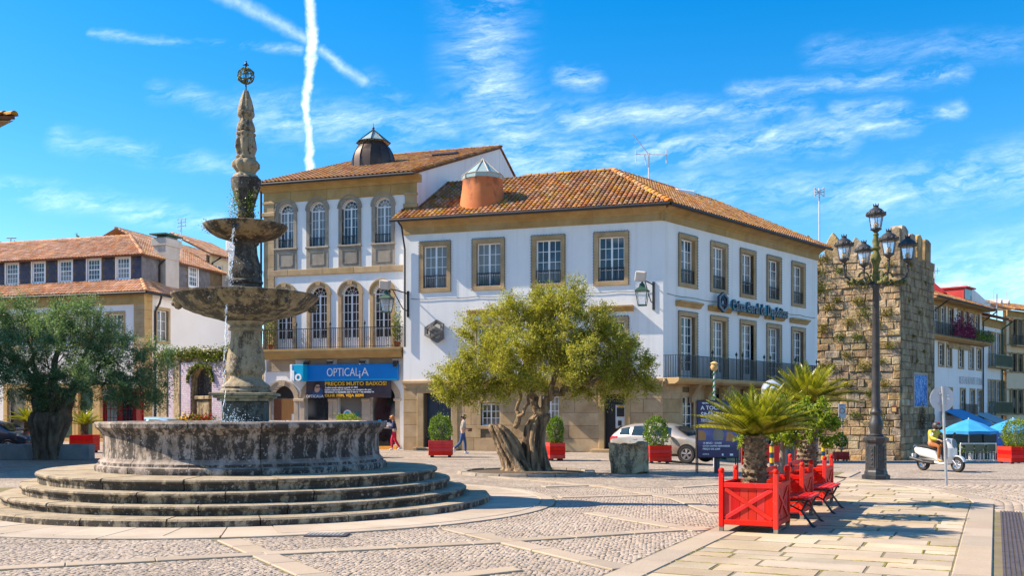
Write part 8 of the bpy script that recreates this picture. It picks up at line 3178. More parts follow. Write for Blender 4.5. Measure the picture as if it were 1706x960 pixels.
# ------------------------------------------------------------------ stone blocks
def rough_block(name, loc, w, d, h, mat, label, cat, rz=0, seed=1, group=None, amp=.03):
 import bmesh
 bm = bmesh.new()
 bmesh.ops.create_cube(bm, size=1)
 bmesh.ops.subdivide_edges(bm, edges=bm.edges[:], cuts=7, use_grid_fill=True)
 rr = random.Random(seed)
 from mathutils import noise
 for v in bm.verts:
  v.co = Vector((v.co.x * w, v.co.y * d, (v.co.z + .5) * h))
  n = noise.noise_vector(v.co * 2.3 + Vector((seed, 0, 0))) * amp + noise.noise_vector(v.co * 6.1 + Vector((seed, 0, 0))) * amp * .5
  v.co += n
  if v.co.z < .05:
   v.co.z = 0
 me = bpy.data.meshes.new(name)
 bm.to_mesh(me)
 bm.free()
 me.materials.append(mat)
 me.polygons.foreach_set('use_smooth', [True] * len(me.polygons))
 me.set_sharp_from_angle(angle=R(40))
 o = link(name, me, None, loc, (0, 0, rz))
 return tag(o, label, cat, group)

rough_block('stone_block', ((1050 - 853) / FPX * 29.4, 29.6, 0), 1.05, .85, .86, M['f_block'], 'rough lichen covered stone block to the right of the light olive tree', 'stone block', -.28, 3, None, .10)
for (px, wpx, lab) in ((22, 84, 'low blue grey stone bench left of the dark olive trunk'), (122, 62, 'low blue grey stone bench right of the dark olive trunk')):
 Y = 38.4
 s = Y / FPX
 rough_block('stone_bench', ((px - 853) * s, Y, 0), wpx * s, .55, 25 * s, M['block'], lab, 'stone bench', 0, px, 'stone benches under the dark olive tree', .012)

# ------------------------------------------------------------------ cars
ST = [(-2.06, .42, .74, .76, .60, .58, .50), (-2.02, .32, .86, .90, .72, .68, .58), (-1.90, .27, .95, 1.08, .82, .78, .62), (-1.60, .24, .98, 1.33, .87, .83, .62), (-1.20, .22, .98, 1.43, .885, .85, .62), (-.5, .22, .965, 1.475, .89, .86, .63), (.2, .22, .95, 1.455, .89, .86, .62),
      (.62, .22, .945, 1.36, .89, .86, .60), (1.0, .22, .945, 1.13, .885, .85, .66), (1.25, .22, .94, .97, .88, .83, .70), (1.7, .24, .86, .88, .85, .78, .66), (2.0, .28, .74, .76, .76, .70, .60), (2.14, .36, .60, .62, .60, .56, .50)]
STA = np.array(ST)

def car_ring(x):
 k = int(np.clip(np.searchsorted(STA[:, 0], x) - 1, 0, len(ST) - 2))
 a, b = STA[k], STA[k + 1]
 t = (x - a[0]) / (b[0] - a[0])
 _, zb, zl, zr, wl, wb, wr = a + (b - a) * t
 return [(0, zb), (wl * .88, zb), (wl * .98, zb + .10), (wl, (zb + zl) / 2), (wl * .985, zl - .10), (wb, zl), (wb + (wr - wb) * .5, zl + (zr - zl) * .5), (wr, zr - .05 * min(1, (zr - zl) * 4)), (wr * .6, zr), (0, zr + .015)]

def car(loc, rz, paint, label, sc=1.0):
 o = thing('parked_car', loc, label, 'car', None, rz)
 o.scale = (sc, sc, sc)
 xs = np.linspace(-2.06, 2.14, 64)
 rings = [[(x, -y, z) for y, z in car_ring(x)] + [(x, y, z) for y, z in reversed(car_ring(x)[1:-1])] for x in xs]
 mb = MB()
 m = len(rings[0])
 vs = [p for r in rings for p in r]
 fs = [(i * m + k, i * m + (k + 1) % m, (i + 1) * m + (k + 1) % m, (i + 1) * m + k) for i in range(len(rings) - 1) for k in range(m)]
 fs += [tuple(range(m - 1, -1, -1)), tuple((len(rings) - 1) * m + k for k in range(m))]
 mb.add(vs, fs)
 mb.build('body', M[paint], o, smooth=50)

 def patch(name, xa, xb, u0, u1, mat, side, off=.012, n=8, inx=0.0):
  mb = MB()
  P2 = []
  for i in range(n + 1):
   row = []
   for u in (u0, (u0 + u1) / 2, u1):
    f = (u - u0) / max(1e-6, u1 - u0)
    x = xa + (xb - xa) * i / n + inx * f * (1 if i == 0 else 0) - inx * f * (1 if i == n else 0)
    r = car_ring(x)
    k = min(int(u), len(r) - 2)
    y = r[k][0] + (r[k + 1][0] - r[k][0]) * (u - k)
    z = r[k][1] + (r[k + 1][1] - r[k][1]) * (u - k)
    row.append((x, side * (y + off), z + off * .3))
   P2.append(row)
  for i in range(n):
   for j in (0, 1):
    mb.poly([P2[i][j], P2[i + 1][j], P2[i + 1][j + 1], P2[i][j + 1]])
  return mb.build(name, mat, o, smooth=60)
 for sd_ in (-1, 1):
  patch('side_window', -.30, .62, 5.12, 6.75, M['glass_car'], sd_, inx=.06)
  patch('side_window', -1.02, -.36, 5.12, 6.75, M['glass_car'], sd_, inx=.04)
  patch('side_window', -1.58, -1.10, 5.2, 6.6, M['glass_car'], sd_, inx=.1)
  patch('tail_lamp', -2.0, -1.62, 4.1, 5.0, M['tail_red'], sd_, .014)
  patch('headlight', 1.62, 2.02, 4.1, 5.2, M['clear'], sd_, .014)
  patch('sill_trim', -1.2, 1.1, 1.1, 2.0, M['black_plastic'], sd_, .006)
  for x in (-1.05, -.33, .68):
   patch('door_seam', x - .006, x + .006, 2.1, 5.0, M['black_plastic'], sd_, .003, 1)
  for x in (-.95, -.20):
   link('door_handle', MB().cbox(x, x + .18, -.02, .02, .84, .87, .008).mesh('door_handle', M[paint]), o, (0, sd_ * .875, 0))
  mb = MB().ball((.62, sd_ * .98, .99), .11, 10, (.8, 1, .7))
  mb.build('wing_mirror', M[paint], o, smooth=60)
  for x in (-1.28, 1.28):
   w = MB().lathe([(.20, -.08), (.30, -.09), (.318, -.06), (.318, .06), (.30, .09), (.20, .08)], 28, cap=False).build('wheel', M['rubber'], o, (x, sd_ * .83, .318), (R(90), 0, 0), smooth=50)
   q = MB().lathe([(.205, .06), (.21, .085), (.19, .085), (.18, .05)], 24, cap=False)
   for k in range(5):
    a = R(72 * k + 18)
    for t in (-.14, .14):
     q.tube([(.04 * math.cos(a), .04 * math.sin(a), .075), (.19 * math.cos(a + t), .19 * math.sin(a + t), .07)], [.028, .02], 6)
   q.lathe([(.0, .085), (.05, .08), (.055, .05)], 12, cap=False)
   link('rim', q.mesh('rim', M['alu'], 50), w, (0, 0, 0), (0, R(180) if sd_ < 0 else 0, 0) if False else ((R(180), 0, 0) if sd_ > 0 else (0, 0, 0)))
   ar = MB()
   n = 18
   for i in range(n):
    a0, a1 = math.pi * (i / n * 1.16 - .08), math.pi * ((i + 1) / n * 1.16 - .08)
    ar.poly([(.30 * math.cos(a0), 0, .30 * math.sin(a0)), (.385 * math.cos(a0), 0, .385 * math.sin(a0)), (.385 * math.cos(a1), 0, .385 * math.sin(a1)), (.30 * math.cos(a1), 0, .30 * math.sin(a1))])
   ar.prism([(.36 * math.cos(2 * math.pi * i / 20), .36 * math.sin(2 * math.pi * i / 20)) for i in range(20)], -.0, .004)
   ar.build('wheel_arch', M['black_plastic'], o, (x, sd_ * .897, .318))
 mb = MB()
 for (xa, xb, nm) in ((.66, 1.20, 'windscreen'), (-1.94, -1.62, 'rear_window')):
  mb = MB()
  n = 6
  for i in range(n):
   x0, x1 = xa + (xb - xa) * i / n, xa + (xb - xa) * (i + 1) / n
   r0, r1 = car_ring(x0), car_ring(x1)
   w0, w1 = r0[7][0] * .96, r1[7][0] * .96
   mb.poly([(x0, -w0, r0[9][1] + .006), (x1, -w1, r1[9][1] + .006), (x1, w1, r1[9][1] + .006), (x0, w0, r0[9][1] + .006)])
  mb.build(nm, M['glass_car'], o)
 link('number_plate', MB().box(-2.085, -2.06, -.26, .26, .52, .63).mesh('number_plate', M['paper']), o)
 return o

x_, y_ = (1108 - 853) / FPX * 38.3, 38.3
car((x_, y_, gz(x_, y_)), math.atan2(-.55, .83), 'car_silver', 'champagne silver hatchback parked beside the bank behind the clipped bush')
car((-23.2, 44.4, 0), -.06, 'car_dark', 'dark blue car at the left edge behind the dark olive tree')
car((-18.3, 52.0, 0), -.25, 'car_white', 'pale blue car whose roof shows above the basin right of the phone booth', 1.08)

# ------------------------------------------------------------------ people
def skin(name, chains, mat, parent, sub=1, root=0):
 vs, rad, ed, key = [], [], [], {}
 for ch in chains:
  prev = None
  for (p, r) in ch:
   k = tuple(round(c, 4) for c in p)
   if k not in key:
    key[k] = len(vs)
    vs.append(p)
    rad.append(r)
   i = key[k]
   if prev is not None and prev != i:
    ed.append((prev, i))
   prev = i
 me = bpy.data.meshes.new(name)
 me.from_pydata(vs, ed, [])
 o = link(name, me, parent)
 md = o.modifiers.new('skin', 'SKIN')
 md.use_smooth_shade = True
 for i, r in enumerate(rad):
  sv = me.skin_vertices[0].data[i]
  sv.radius = (r, r) if isinstance(r, (int, float)) else r
  sv.use_root = (i == root)
 o.modifiers.new('sub', 'SUBSURF').levels = sub
 o.modifiers['sub'].render_levels = sub + 1
 dg = bpy.context.evaluated_depsgraph_get()
 dg.update()
 me2 = bpy.data.meshes.new_from_object(o.evaluated_get(dg))
 o.modifiers.clear()
 o.data = me2
 me2.materials.clear()
 me2.materials.append(mat)
 return o

def lerp3(a, b, t):
 return tuple(a[i] + (b[i] - a[i]) * t for i in range(3))

def person(loc, rz, J, sc, mats, label, hair, sleeve=1.0):
 """J: joint positions, x ahead, y left, z up; one continuous body, clothes and hair as its children"""
 o = thing('person', loc, label, 'person', None, rz)
 o.scale = (sc, sc, sc)
 shirt, trouser, shoe = mats
 pel, ch, nk, hd = J['pelvis'], J['chest'], J['neck'], J['head']
 top = (hd[0] * 1 + .005, hd[1], hd[2] + .085)
 body = [[(pel, .115), (lerp3(pel, ch, .5), .105), (ch, .125), (nk, .05), (lerp3(nk, hd, .55), .055), (hd, .088), (top, .055)]]
 sh, tr = [[(lerp3(pel, ch, -.12), .145), (lerp3(pel, ch, .45), .135), (ch, .145), (lerp3(ch, nk, .75), .075)]], [[(lerp3(pel, ch, .18), .140), (pel, .145)]]
 shoes = []
 for sd_ in ('l', 'r'):
  s, e, w = J['sh' + sd_], J['el' + sd_], J['wr' + sd_]
  d = Vector(w) - Vector(e)
  d.normalize()
  hn = tuple(Vector(w) + d * .07)
  sdv = d.cross(Vector((0, 0, 1)))
  sdv = (sdv if sdv.length > .1 else d.cross(Vector((1, 0, 0)))).normalized()
  upv = sdv.cross(d).normalized()
  body.append([(ch, .125), (s, .058), (lerp3(s, e, .5), .047), (e, .040), (lerp3(e, w, .4), .038), (w, .026), (hn, .030)])
  for q, (a, L) in enumerate(((-.032, .075), (-.011, .09), (.011, .085), (.032, .068))):
   k1 = Vector(hn) + sdv * a + d * .035
   k2 = k1 + d * L * .5 - upv * .018
   k3 = k2 + d * L * .3 - upv * .03
   body.append([(hn, .030), (tuple(k1), .0095), (tuple(k2), .009), (tuple(k3), .008)])
  t1 = Vector(w) + d * .03 + sdv * .035
  body.append([(w, .026), (tuple(t1), .011), (tuple(t1 + d * .04 + sdv * .012), .009)])
  sh.append([(ch, .145), (s, .078)] + [(lerp3(s, e, .5), .066), (lerp3(s, e, min(1, sleeve * 1.6)), .058)] + ([(lerp3(e, w, .5), .052), (lerp3(e, w, .92), .043)] if sleeve >= 1 else []))
  h, k, a, t = J['hp' + sd_], J['kn' + sd_], J['an' + sd_], J['toe' + sd_]
  body.append([(pel, .115), (h, .085), (lerp3(h, k, .5), .07), (k, .052), (lerp3(k, a, .35), .052), (a, .036), (t, .03)])
  tr.append([(pel, .145), (h, .104), (lerp3(h, k, .5), .088), (k, .07), (lerp3(k, a, .4), .066), (lerp3(k, a, .93), .055)])
  he = tuple(Vector(a) - (Vector(t) - Vector(a)).normalized() * .05 - Vector((0, 0, .03)))
  shoes.append([(he, .042), (lerp3(he, t, .5), .045), (t, .036)])
 skin('body', body, M['skin'], o)
 skin('shirt', sh, M[shirt], o)
 skin('trousers', tr, M[trouser], o)
 for c in shoes:
  skin('shoe', [c], M[shoe], o)
 fd = J.get('face', (1, 0, 0))
 f = Vector(fd).normalized()
 l = Vector((0, 0, 1)).cross(f).normalized()
 H = Vector(hd)
 u = Vector((0, 0, 1))
 mb = MB()
 mb.tube([H + f * .095 + u * .02, H + f * .118 - u * .012, H + f * .095 - u * .02], [.008, .016, .010], 6)
 mb.build('nose', M['skin'], o, smooth=60)
 for sg in (-1, 1):
  MB().ball(H + f * .088 + l * sg * .034 + u * .022, .012, 8).build('eye', M['dark'], o)
  MB().ball(H + l * sg * .090 - f * .01, .026, 8, (.7, .5, 1.1)).build('ear', M['skin'], o)
 MB().tube([H + f * .086 + l * .025 - u * .048, H + f * .097 - u * .05, H + f * .086 - l * .025 - u * .048], .007, 5).build('mouth', M['cloth_rust'], o)
 if hair:
  hm, kind = hair
  mb = MB().ball(H - f * .018 + u * .035, .112, 16, (1, .97, 1.0))
  if kind == 'bun':
   mb.ball(H - f * .135 + u * .045, .055, 10)
  if kind == 'bob':
   mb.ball(H - f * .05 - u * .03, .105, 12, (.8, 1.05, 1.1)).ball(H + f * .05 + u * .07, .07, 10, (1, 1.1, .6))
  hb_ = mb.build('hair', M[hm], o, smooth=60)
  if kind != 'bob':
   for v in hb_.data.vertices:      # free the face
    r = v.co - H
    if r.dot(f) > .045 and r.z < .055:
     v.co -= f * (r.dot(f) - .045)
 return o

Y = 2903 / (757 - 690.0)
walk = dict(pelvis=(0, 0, .95), chest=(.03, 0, 1.30), neck=(.05, 0, 1.47), head=(.085, 0, 1.585), shl=(.02, .18, 1.40), shr=(.02, -.18, 1.40), ell=(-.04, .23, 1.13), elr=(.0, -.23, 1.12), wrl=(.20, .17, 1.10), wrr=(.22, -.15, 1.08),
   hpl=(.0, .09, .92), hpr=(.0, -.09, .92), knl=(.10, .09, .50), anl=(.12, .09, .085), toel=(.27, .10, .03), knr=(-.10, -.09, .50), anr=(-.40, -.09, .22), toer=(-.33, -.09, .08))
wp = person(((771 - 853) / FPX * Y, Y, 0), .05, walk, 1.0, ('cloth_grey', 'cloth_jeans', 'shoe_white'), 'person with dark bun walking right in grey shirt and jeans holding a brown purse', ('hair_dark', 'bun'), .6)
hb = thing('purse', wp.location + Vector((.28, -.02, 1.05)), 'brown purse held in front of the walking person', 'purse')
MB().cbox(-.06, .12, -.12, .12, -.07, .07, .02).build('pouch', M['brown_leather'], hb)
MB().cbox(-.065, .125, -.125, .125, .03, .075, .01).build('flap', M['brown_leather'], hb)
Y = 2903 / (751 - 690.0)
stand = dict(pelvis=(0, 0, .92), chest=(.02, 0, 1.27), neck=(.06, 0, 1.44), head=(.11, 0, 1.545), shl=(.02, .18, 1.37), shr=(.02, -.18, 1.37), ell=(.06, .24, 1.10), elr=(.05, -.24, 1.10), wrl=(.30, .14, 1.14), wrr=(.29, -.12, 1.14),
             hpl=(.0, .09, .90), hpr=(.0, -.09, .90), knl=(.12, .09, .50), anl=(.10, .09, .085), toel=(.25, .10, .03), knr=(-.04, -.09, .49), anr=(-.27, -.09, .12), toer=(-.14, -.09, .04), face=(1, 0, -.2))
pw_ = person(((657 - 853) / FPX * Y, Y, 0), math.pi + .1, stand, 1.0, ('cloth_navy', 'cloth_red', 'shoe_white'), 'person with ginger hair in navy jumper and bright red trousers reading a paper', ('hair_ginger', 'bob'), 1.0)
sh_ = thing('paper_sheet', pw_.location + Vector((-.42, -.06, 1.16)), 'white paper held out by the person in red trousers', 'paper')
MB().box(-.14, .10, -.10, .10, -.003, .003).build('sheet', M['paper'], sh_, (0, 0, 0), (.1, -.12, 0))
MB().box(-.14, .10, -.004, .004, .003, .006).build('fold', M['concrete'], sh_, (0, 0, 0), (.1, -.12, 0))

# ------------------------------------------------------------------ scooter and rider
Y = 30.3
x = (1566.5 - 853) / FPX * Y
srz = math.atan2(-.88, .47)
sc = thing('motor_scooter', (x, Y, gz(x, Y)), 'silver white motor scooter riding past the tower', 'scooter', None, srz)
sc.scale = (.92, .92, .92)
for (wx_, nm) in ((-.66, 0), (.68, 1)):
 wv = MB().lathe([(.15, -.055), (.225, -.06), (.25, -.03), (.25, .03), (.225, .06), (.15, .055)], 26, cap=False).build('wheel', M['rubber'], sc, (wx_, 0, .25), (R(90), 0, 0), smooth=50)
 q = MB().lathe([(.155, -.05), (.16, 0), (.155, .05), (.135, .05), (.135, -.05), (.155, -.05)], 24, cap=False)
 for k in range(6):
  a = R(60 * k)
  q.tube([(.03 * math.cos(a), .03 * math.sin(a), .02), (.14 * math.cos(a), .14 * math.sin(a), .02)], .016, 5)
 q.lathe([(.035, -.06), (.035, .06)], 10)
 link('rim', q.mesh('rim', M['alu'], 50), wv)

def hull(name, secs, mat, sub=2):
 """loft of rounded sections (x, z centre, half width, half height)"""
 mb = MB()
 n = 16
 vs = []
 for (xx, zc, hw, hh) in secs:
  for k in range(n):
   a = 2 * math.pi * k / n
   c, s_ = math.cos(a), math.sin(a)
   vs.append((xx, hw * math.copysign(abs(c) ** .75, c), zc + hh * math.copysign(abs(s_) ** .75, s_)))
 m = len(secs)
 fs = [(j * n + k, j * n + (k + 1) % n, (j + 1) * n + (k + 1) % n, (j + 1) * n + k) for j in range(m - 1) for k in range(n)]
 fs += [tuple(range(n - 1, -1, -1)), tuple((m - 1) * n + k for k in range(n))]
 return mb.add(vs, fs).build(name, M[mat], sc, smooth=50)

hull('tail_body', [(-1.0, .70, .05, .05), (-.92, .68, .12, .11), (-.7, .63, .17, .17), (-.4, .58, .18, .18), (-.15, .52, .15, .17), (-.02, .42, .12, .12)], 'scooter_paint')
hull('engine_cover', [(-.80, .36, .08, .09), (-.6, .34, .13, .11), (-.3, .33, .14, .12), (-.05, .32, .12, .08)], 'black_plastic')
hull('seat', [(-.88, .80, .08, .03), (-.7, .82, .15, .05), (-.4, .80, .16, .05), (-.22, .77, .15, .05), (-.02, .72, .11, .04)], 'rubber')
hull('floorboard', [(-.12, .30, .15, .06), (.1, .27, .18, .045), (.36, .28, .18, .05), (.46, .36, .16, .07)], 'scooter_paint')
mb = MB()
for (xa, za, wa, xb, zb, wb) in ((.40, .28, .17, .46, .5, .23), (.46, .5, .23, .46, .78, .22), (.46, .78, .22, .36, 1.0, .15)):
 for t in (0,):
  vs = []
  for (xx, zz, w) in ((xa, za, wa), (xb, zb, wb)):
   vs += [(xx, -w, zz), (xx + .10, -w * .55, zz), (xx + .14, 0, zz), (xx + .10, w * .55, zz), (xx, w, zz), (xx - .02, 0, zz)]
  mb.add(vs, [(k, (k + 1) % 6, 6 + (k + 1) % 6, 6 + k) for k in range(6)] + [(5, 4, 3, 2, 1, 0), (6, 7, 8, 9, 10, 11)])
mb.build('leg_shield', M['scooter_paint'], sc, smooth=70)
mb = MB()
mb.prism([(.12 * math.cos(R(k * 30)), .17 * math.sin(R(k * 30))) for k in range(12)], .56, .60, 'x')
hl = mb.build('headlight', M['glass_blue'], sc, (-.03, 0, .78), (0, R(-14), 0))
hull('handlebar_cover', [(.18, 1.02, .10, .03), (.28, 1.05, .17, .05), (.40, 1.04, .17, .055), (.50, .99, .08, .04)], 'scooter_paint')
MB().tube([(.20, -.36, 1.02), (.27, -.2, 1.05), (.32, 0, 1.05), (.27, .2, 1.05), (.20, .36, 1.02)], .018, 8).build('handlebar', M['black_plastic'], sc)
for sg in (-1, 1):
 MB().tube([(.28, sg * .22, 1.07), (.30, sg * .30, 1.20)], .01, 5).ball((.30, sg * .33, 1.24), .07, 8, (.35, 1.1, .7)).build('mirror', M['black_plastic'], sc)
 MB().tube([(.45, sg * .08, .50), (.68, sg * .085, .25)], .022, 6).build('fork', M['alu'], sc)
mb = MB()
n = 12
for k in range(n):
 a0, a1 = R(20 + 140 * k / n), R(20 + 140 * (k + 1) / n)
 for (y0, y1, r0, r1) in ((-.085, -.05, .27, .30), (-.05, .05, .30, .30), (.05, .085, .30, .27)):
  mb.poly([(r0 * math.cos(a0), y0, r0 * math.sin(a0)), (r1 * math.cos(a0), y1, r1 * math.sin(a0)), (r1 * math.cos(a1), y1, r1 * math.sin(a1)), (r0 * math.cos(a1), y0, r0 * math.sin(a1))])
mb.build('mudguard', M['scooter_paint'], sc, (.68, 0, .25))
MB().tube([(-.15, -.17, .28), (-.5, -.20, .30), (-.60, -.21, .33), (-1.02, -.22, .42)], [.02, .03, .055, .05], 10).build('exhaust', M['lamp_iron'], sc, smooth=50)
MB().box(-1.06, -1.03, -.09, .09, .42, .56).build('number_plate', M['paper'], sc)
MB().ball((-.98, 0, .70), .05, 8, (.5, 1.6, .8)).build('tail_lamp', M['tail_red'], sc)
MB().tube([(-.95, -.14, .80), (-1.02, 0, .83), (-.95, .14, .80)], .014, 6).build('grab_rail', M['alu'], sc)
ride = dict(pelvis=(-.33, 0, .93), chest=(-.25, 0, 1.24), neck=(-.18, 0, 1.40), head=(-.14, 0, 1.50), shl=(-.24, .19, 1.33), shr=(-.24, -.19, 1.33), ell=(-.06, .30, 1.10), elr=(-.06, -.30, 1.10), wrl=(.16, .30, 1.06), wrr=(.16, -.30, 1.06),
   hpl=(-.30, .10, .90), hpr=(-.30, -.10, .90), knl=(.10, .16, .84), knr=(.10, -.16, .84), anl=(.05, .14, .40), anr=(.05, -.14, .40), toel=(.20, .14, .345), toer=(.20, -.14, .345))
rd_ = person(tuple(sc.location), srz, ride, .91, ('cloth_olive', 'cloth_rust', 'shoe_tan'), 'helmeted person in yellow green jacket and rust trousers riding the scooter', None)
H = Vector(ride['head'])
hm = MB()
hm.ball(H + Vector((-.01, 0, .025)), .135, 18, (1.08, .95, 1.0))
ho = hm.build('helmet', M['lamp_iron'], rd_, smooth=60)
MB().ball(H + Vector((.035, 0, .015)), .118, 14, (1, .9, .62)).build('visor', M['glass_car'], ho, smooth=60)
MB().cbox(-.05, .10, -.05, .05, .115, .14, .01).build('helmet_vent', M['tail_red'], ho, H)
MB().lathe([(.066, -.05), (.07, .0), (.064, .05)], 12).build('arm_band', M['signback'], rd_, (-.15, -.245, 1.22), (.7, .6, 0))

# ------------------------------------------------------------------ red phone booth and poster by the wall
Y = 40.0
pb = thing('phone_booth', ((206 - 853) / FPX * Y, Y, 0), 'red double phone booth with glazed doors and teal fascia under the dark tree', 'phone booth', None, .05)
hz = 2.30
link('plinth', MB().box(-.62, .62, -.45, .45, 0, .12).mesh('plinth', M['red_gloss']), pb)
for x in (-.60, 0, .60):
 for y in (-.44, .44):
  link('post', MB().cbox(x - .055, x + .055, y - .05, y + .05, .12, hz, .01).mesh('post', M['red_gloss']), pb)
for x0 in (-.545, .055):
 link('door', MB().box(x0, x0 + .49, -.46, -.43, .12, .55).box(x0, x0 + .05, -.46, -.43, .55, hz).box(x0 + .44, x0 + .49, -.46, -.43, .55, hz).mesh('door', M['red_gloss']), pb)
 q = MB()
 for k in (1, 2):
  q.box(x0 + .05 + .13 * k - .010, x0 + .05 + .13 * k + .010, -.455, -.435, .55, hz)
 for k in range(1, 5):
  q.box(x0 + .05, x0 + .44, -.453, -.437, .55 + .35 * k - .01, .55 + .35 * k + .01)
 link('glazing_bar', q.mesh('glazing_bar', M['red_gloss']), pb)
 link('glass', MB().box(x0 + .05, x0 + .44, -.447, -.443, .55, hz).mesh('glass', M['glass_shop' if x0 > 0 else 'cream']), pb)
for sg in (-1, 1):
 link('side_panel', MB().box(sg * .6 - .01, sg * .6 + .01, -.39, .39, .12, hz).mesh('side_panel', M['red_gloss']), pb)
link('rear_panel', MB().box(-.545, .545, .43, .45, .12, hz).mesh('rear_panel', M['red_gloss']), pb)
link('fascia', MB().cbox(-.58, .58, -.56, -.45, hz + .03, hz + .2, .01).mesh('fascia', M['teal_awning']), pb)
link('roof', MB().box(-.66, .66, -.5, .5, hz, hz + .16).prism([(-.5, hz + .16), (.66, hz + .16), (.66, hz + .46), (.2, hz + .46)], -.3, .4).mesh('roof', M['red_gloss']), pb)
px_ = F3.pt(F3.X(436, 1.0), 1.0)
pz = thing('poster_board', (px_.x, px_.y, 0), 'white and red poster board left of the arched shop door', 'poster stand', None, F3.ang)
link('panel', MB().cbox(-.22, .22, -.02, .02, .3, 1.9, .01).mesh('panel', M['paper']), pz)
link('red_strip', MB().box(-.22, .22, -.03, -.021, .3, .8).mesh('red_strip', M['red_gloss']), pz)
link('leg', MB().cbox(-.3, .3, -.2, .2, 0, .3, .02).mesh('leg', M['dark']), pz)

# ------------------------------------------------------------------ café in front of the restaurant
def parasol(px, Y, r, hgt, label):
 x = (px - 853) / FPX * Y
 o = thing('parasol', (x, Y, gz(x, Y)), label, 'parasol', 'blue café parasols')
 mb = MB()
 n = 8
 for k in range(n):
  a0, a1 = R(45 * k + 20), R(45 * k + 65)
  am = (a0 + a1) / 2
  e0 = (r * math.cos(a0), r * math.sin(a0), hgt - .75)
  e1 = (r * math.cos(a1), r * math.sin(a1), hgt - .75)
  em = (r * .95 * math.cos(am), r * .95 * math.sin(am), hgt - .72)
  m0, m1 = tuple(c * .5 for c in e0[:2]) + (hgt - .33,), tuple(c * .5 for c in e1[:2]) + (hgt - .33,)
  mb.poly([(0, 0, hgt), m0, m1]).poly([m0, e0, em, e1, m1])
  mb.poly([e0, (e0[0], e0[1], e0[2] - .18), (em[0], em[1], em[2] - .18), em]).poly([em, (em[0], em[1], em[2] - .18), (e1[0], e1[1], e1[2] - .18), e1])
 link('canopy', mb.mesh('canopy', M['awning']), o)
 link('pole', MB().tube([(0, 0, 0), (0, 0, hgt + .05)], .035, 8).mesh('pole', M['paper']), o)
 mb = MB()
 for k in range(n):
  a = R(45 * k + 20)
  mb.tube([(0, 0, hgt - .06), (r * .98 * math.cos(a), r * .98 * math.sin(a), hgt - .78)], .012, 4)
 link('ribs', mb.mesh('ribs', M['alu']), o)
 link('base', MB().cbox(-.3, .3, -.3, .3, 0, .08, .02).mesh('base', M['concrete']), o)

parasol(1614, 60.0, 1.65, 2.55, 'blue café parasol nearer to the tower')
parasol(1688, 62.0, 1.75, 2.65, 'blue café parasol behind the planter at the right edge')
for (a, b, y0, mt, lab) in ((1566, 1602, 682, 'awning', 'light blue awning sloping out over the restaurant entrance'), (1620, 1646, 688, 'awning_grey', 'grey blue awning right of the restaurant entrance')):
 xa, xb = XR(a), XR(b)
 zt = ZR((a + b) / 2, y0)
 o = thing('awning', FH.pt((xa + xb) / 2, .05, zt), lab, 'awning', None, FH.ang)
 ww = (xb - xa) / 2
 link('canvas', MB().add([(-ww, 0, 0), (ww, 0, 0), (ww, -2.4, -1.15), (-ww, -2.4, -1.15), (ww, -2.4, -1.40), (-ww, -2.4, -1.40), (-ww, 0, -.03), (ww, 0, -.03), (ww, -2.38, -1.19), (-ww, -2.38, -1.19)], [(0, 1, 2, 3), (3, 2, 4, 5), (6, 9, 8, 7)]).mesh('canvas', M[mt]), o)
 link('arm', MB().tube([(-ww + .1, 0, -.9), (-ww + .1, -2.3, -1.15)], .025, 5).tube([(ww - .1, 0, -.9), (ww - .1, -2.3, -1.15)], .025, 5).mesh('arm', M['alu']), o)
ch = thing('cafe_chair', (0, 0, 0), '', 'chair', 'wicker café chairs under the parasols')
link('seat', MB().cbox(-.22, .22, -.22, .22, .43, .47, .01).mesh('seat', M['wicker']), ch)
link('backrest', MB().cbox(-.22, .22, .19, .23, .50, .88, .015).mesh('backrest', M['wicker']), ch)
for sx in (-1, 1):
 link('leg', MB().tube([(sx * .2, -.2, 0), (sx * .2, -.2, .66), (sx * .2, .2, .66)], .016, 6).mesh('leg', M['alu']), ch)
 link('leg', MB().tube([(sx * .2, .22, 0), (sx * .2, .21, .9)], .016, 6).mesh('leg', M['alu']), ch)
cl_lab = ['wicker café chair nearest to the tower under the first parasol', 'second wicker café chair from the tower', 'middle wicker café chair of the front row', 'fourth wicker café chair, left of the drinks cooler', 'wicker café chair in the back row behind the barrier']
for i, (px, Y, rz) in enumerate(((1611, 56.5, 3.3), (1630, 56.8, 3.0), (1648, 56.3, 3.2), (1661, 57.2, 2.7), (1640, 60, .3))):
 c = ch if i == 0 else copy_tree(ch)
 x = (px - 853) / FPX * Y
 c.location = (x, Y, gz(x, Y))
 c.rotation_euler = (0, 0, rz)
 c.scale = (1.12, 1.12, 1.12)
 c['label'] = cl_lab[i]
for (px, Y, lab) in ((1620, 58.2, 'round aluminium café table between the first two wicker chairs'), (1655, 58.4, 'round aluminium café table near the drinks cooler')):
 x = (px - 853) / FPX * Y
 o = thing('cafe_table', (x, Y, gz(x, Y)), lab, 'table', 'aluminium café tables')
 link('table_top', MB().lathe([(.38, .72), (.40, .73), (.40, .75), (.38, .76)], 20).mesh('table_top', M['alu']), o)
 link('pedestal', MB().lathe([(.25, 0), (.22, .03), (.035, .06), (.035, .72)], 14).mesh('pedestal', M['alu']), o)
Y = 59.2
a, b = (1600 - 853) / FPX * Y, (1666 - 853) / FPX * Y
o = thing('barrier', (a, Y, gz(a, Y)), 'white topped barrier with planting behind the café chairs', 'barrier')
link('rail', MB().cbox(0, b - a, -.04, .04, .98, 1.08, .01).mesh('rail', M['paper']), o)
for k in range(5):
 link('post', MB().tube([((b - a) * k / 4, 0, 0), ((b - a) * k / 4, 0, .98)], .03, 6).mesh('post', M['paper']), o)
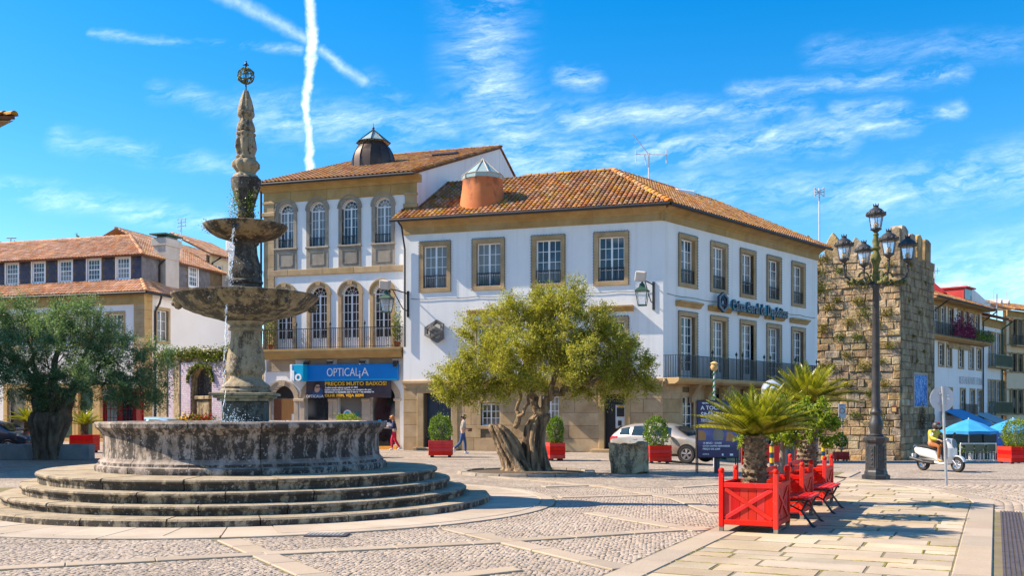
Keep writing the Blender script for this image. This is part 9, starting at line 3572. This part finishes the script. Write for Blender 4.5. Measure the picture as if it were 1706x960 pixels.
c = rng.normal(0, 1, (500, 3)) * [.01, .08, .14] + np.stack([rng.uniform(0, b - a, 500), np.zeros(500) + .15, np.zeros(500) + .72], -1)
link('hedge', leaves_mesh('hedge', c, rng.normal(0, 1, (500, 3)), .12, .07, M['box_leaf']), o)
Y = 55.5
x = (1672 - 853) / FPX * Y
o = thing('drinks_cooler', (x, Y, gz(x, Y)), 'blue and red drinks cooler left of the bright red planter', 'cooler')
link('cabinet', MB().cbox(-.27, .27, -.25, .25, .45, 1.6, .02).mesh('cabinet', M['blue_sign']), o)
link('lower_panel', MB().cbox(-.27, .27, -.25, .25, 0, .44, .02).mesh('lower_panel', M['red_gloss']), o)
link('door', MB().box(-.19, .19, -.262, -.251, .6, 1.45).mesh('door', M['glass_blue']), o)
link('label_panel', MB().box(-.15, .15, -.272, -.263, 1.15, 1.35).box(-.12, .12, -.272, -.263, .75, .95).mesh('label_panel', M['tail_red']), o)

# ------------------------------------------------------------------ aerials
def aerial(px, y_top, y_base, Y, elems, label, r=.03):
 b = at(px, y_base, Y)
 zt = EYE + (HOR - y_top) / FPX * Y
 o = thing('aerial', b, label, 'aerial')
 link('mast', MB().tube([(0, 0, 0), (0, 0, zt - b.z)], r, 6).mesh('mast', M['signback']), o)
 mb = MB()
 s = Y / FPX
 for (x0, y0, x1, y1) in elems:
  mb.tube([((x0 - px) * s, 0, (y_base - y0) * s), ((x1 - px) * s, 0, (y_base - y1) * s)], r * .6, 5)
 link('elements', mb.mesh('elements', M['signback']), o)

aerial(1081, 255, 306, 57, [(1058, 257, 1111, 257), (1054, 223, 1080, 256), (1059, 250, 1059, 272), (1110, 250, 1110, 272), (1074, 256, 1076, 275)], 'tall aerial with wide crossbar on the bank roof', .045)
aerial(1365, 313, 425, 61, [(1358, 314, 1372, 327), (1358, 326, 1372, 313), (1357, 312, 1357, 328), (1373, 312, 1373, 328), (1358, 320, 1372, 320)], 'slim aerial mast with small box array by the end of the bank roof', .05)
aerial(302, 364, 440, 68, [(295, 366, 310, 364), (295, 372, 310, 370), (295, 378, 310, 376), (296, 364, 296, 380), (309, 362, 309, 378), (302, 384, 297, 384)], 'small aerial array beside the white chimney', .04)
aerial(18, 397, 425, 80, [(9, 397, 28, 397), (11, 396, 26, 396), (24, 400, 24, 425)], 'mushroom shaped aerial at the far left roof', .05)
aerial(1661, 490, 535, 92, [(1640, 505, 1682, 506), (1650, 500, 1650, 510), (1670, 500, 1670, 511), (1655, 485, 1656, 506), (1677, 486, 1678, 508)], 'long aerial boom above the beige and narrow houses', .05)
aerial(1557, 440, 500, 86, [(1553, 452, 1566, 451), (1562, 446, 1562, 456)], 'short aerial right of the tower', .04)
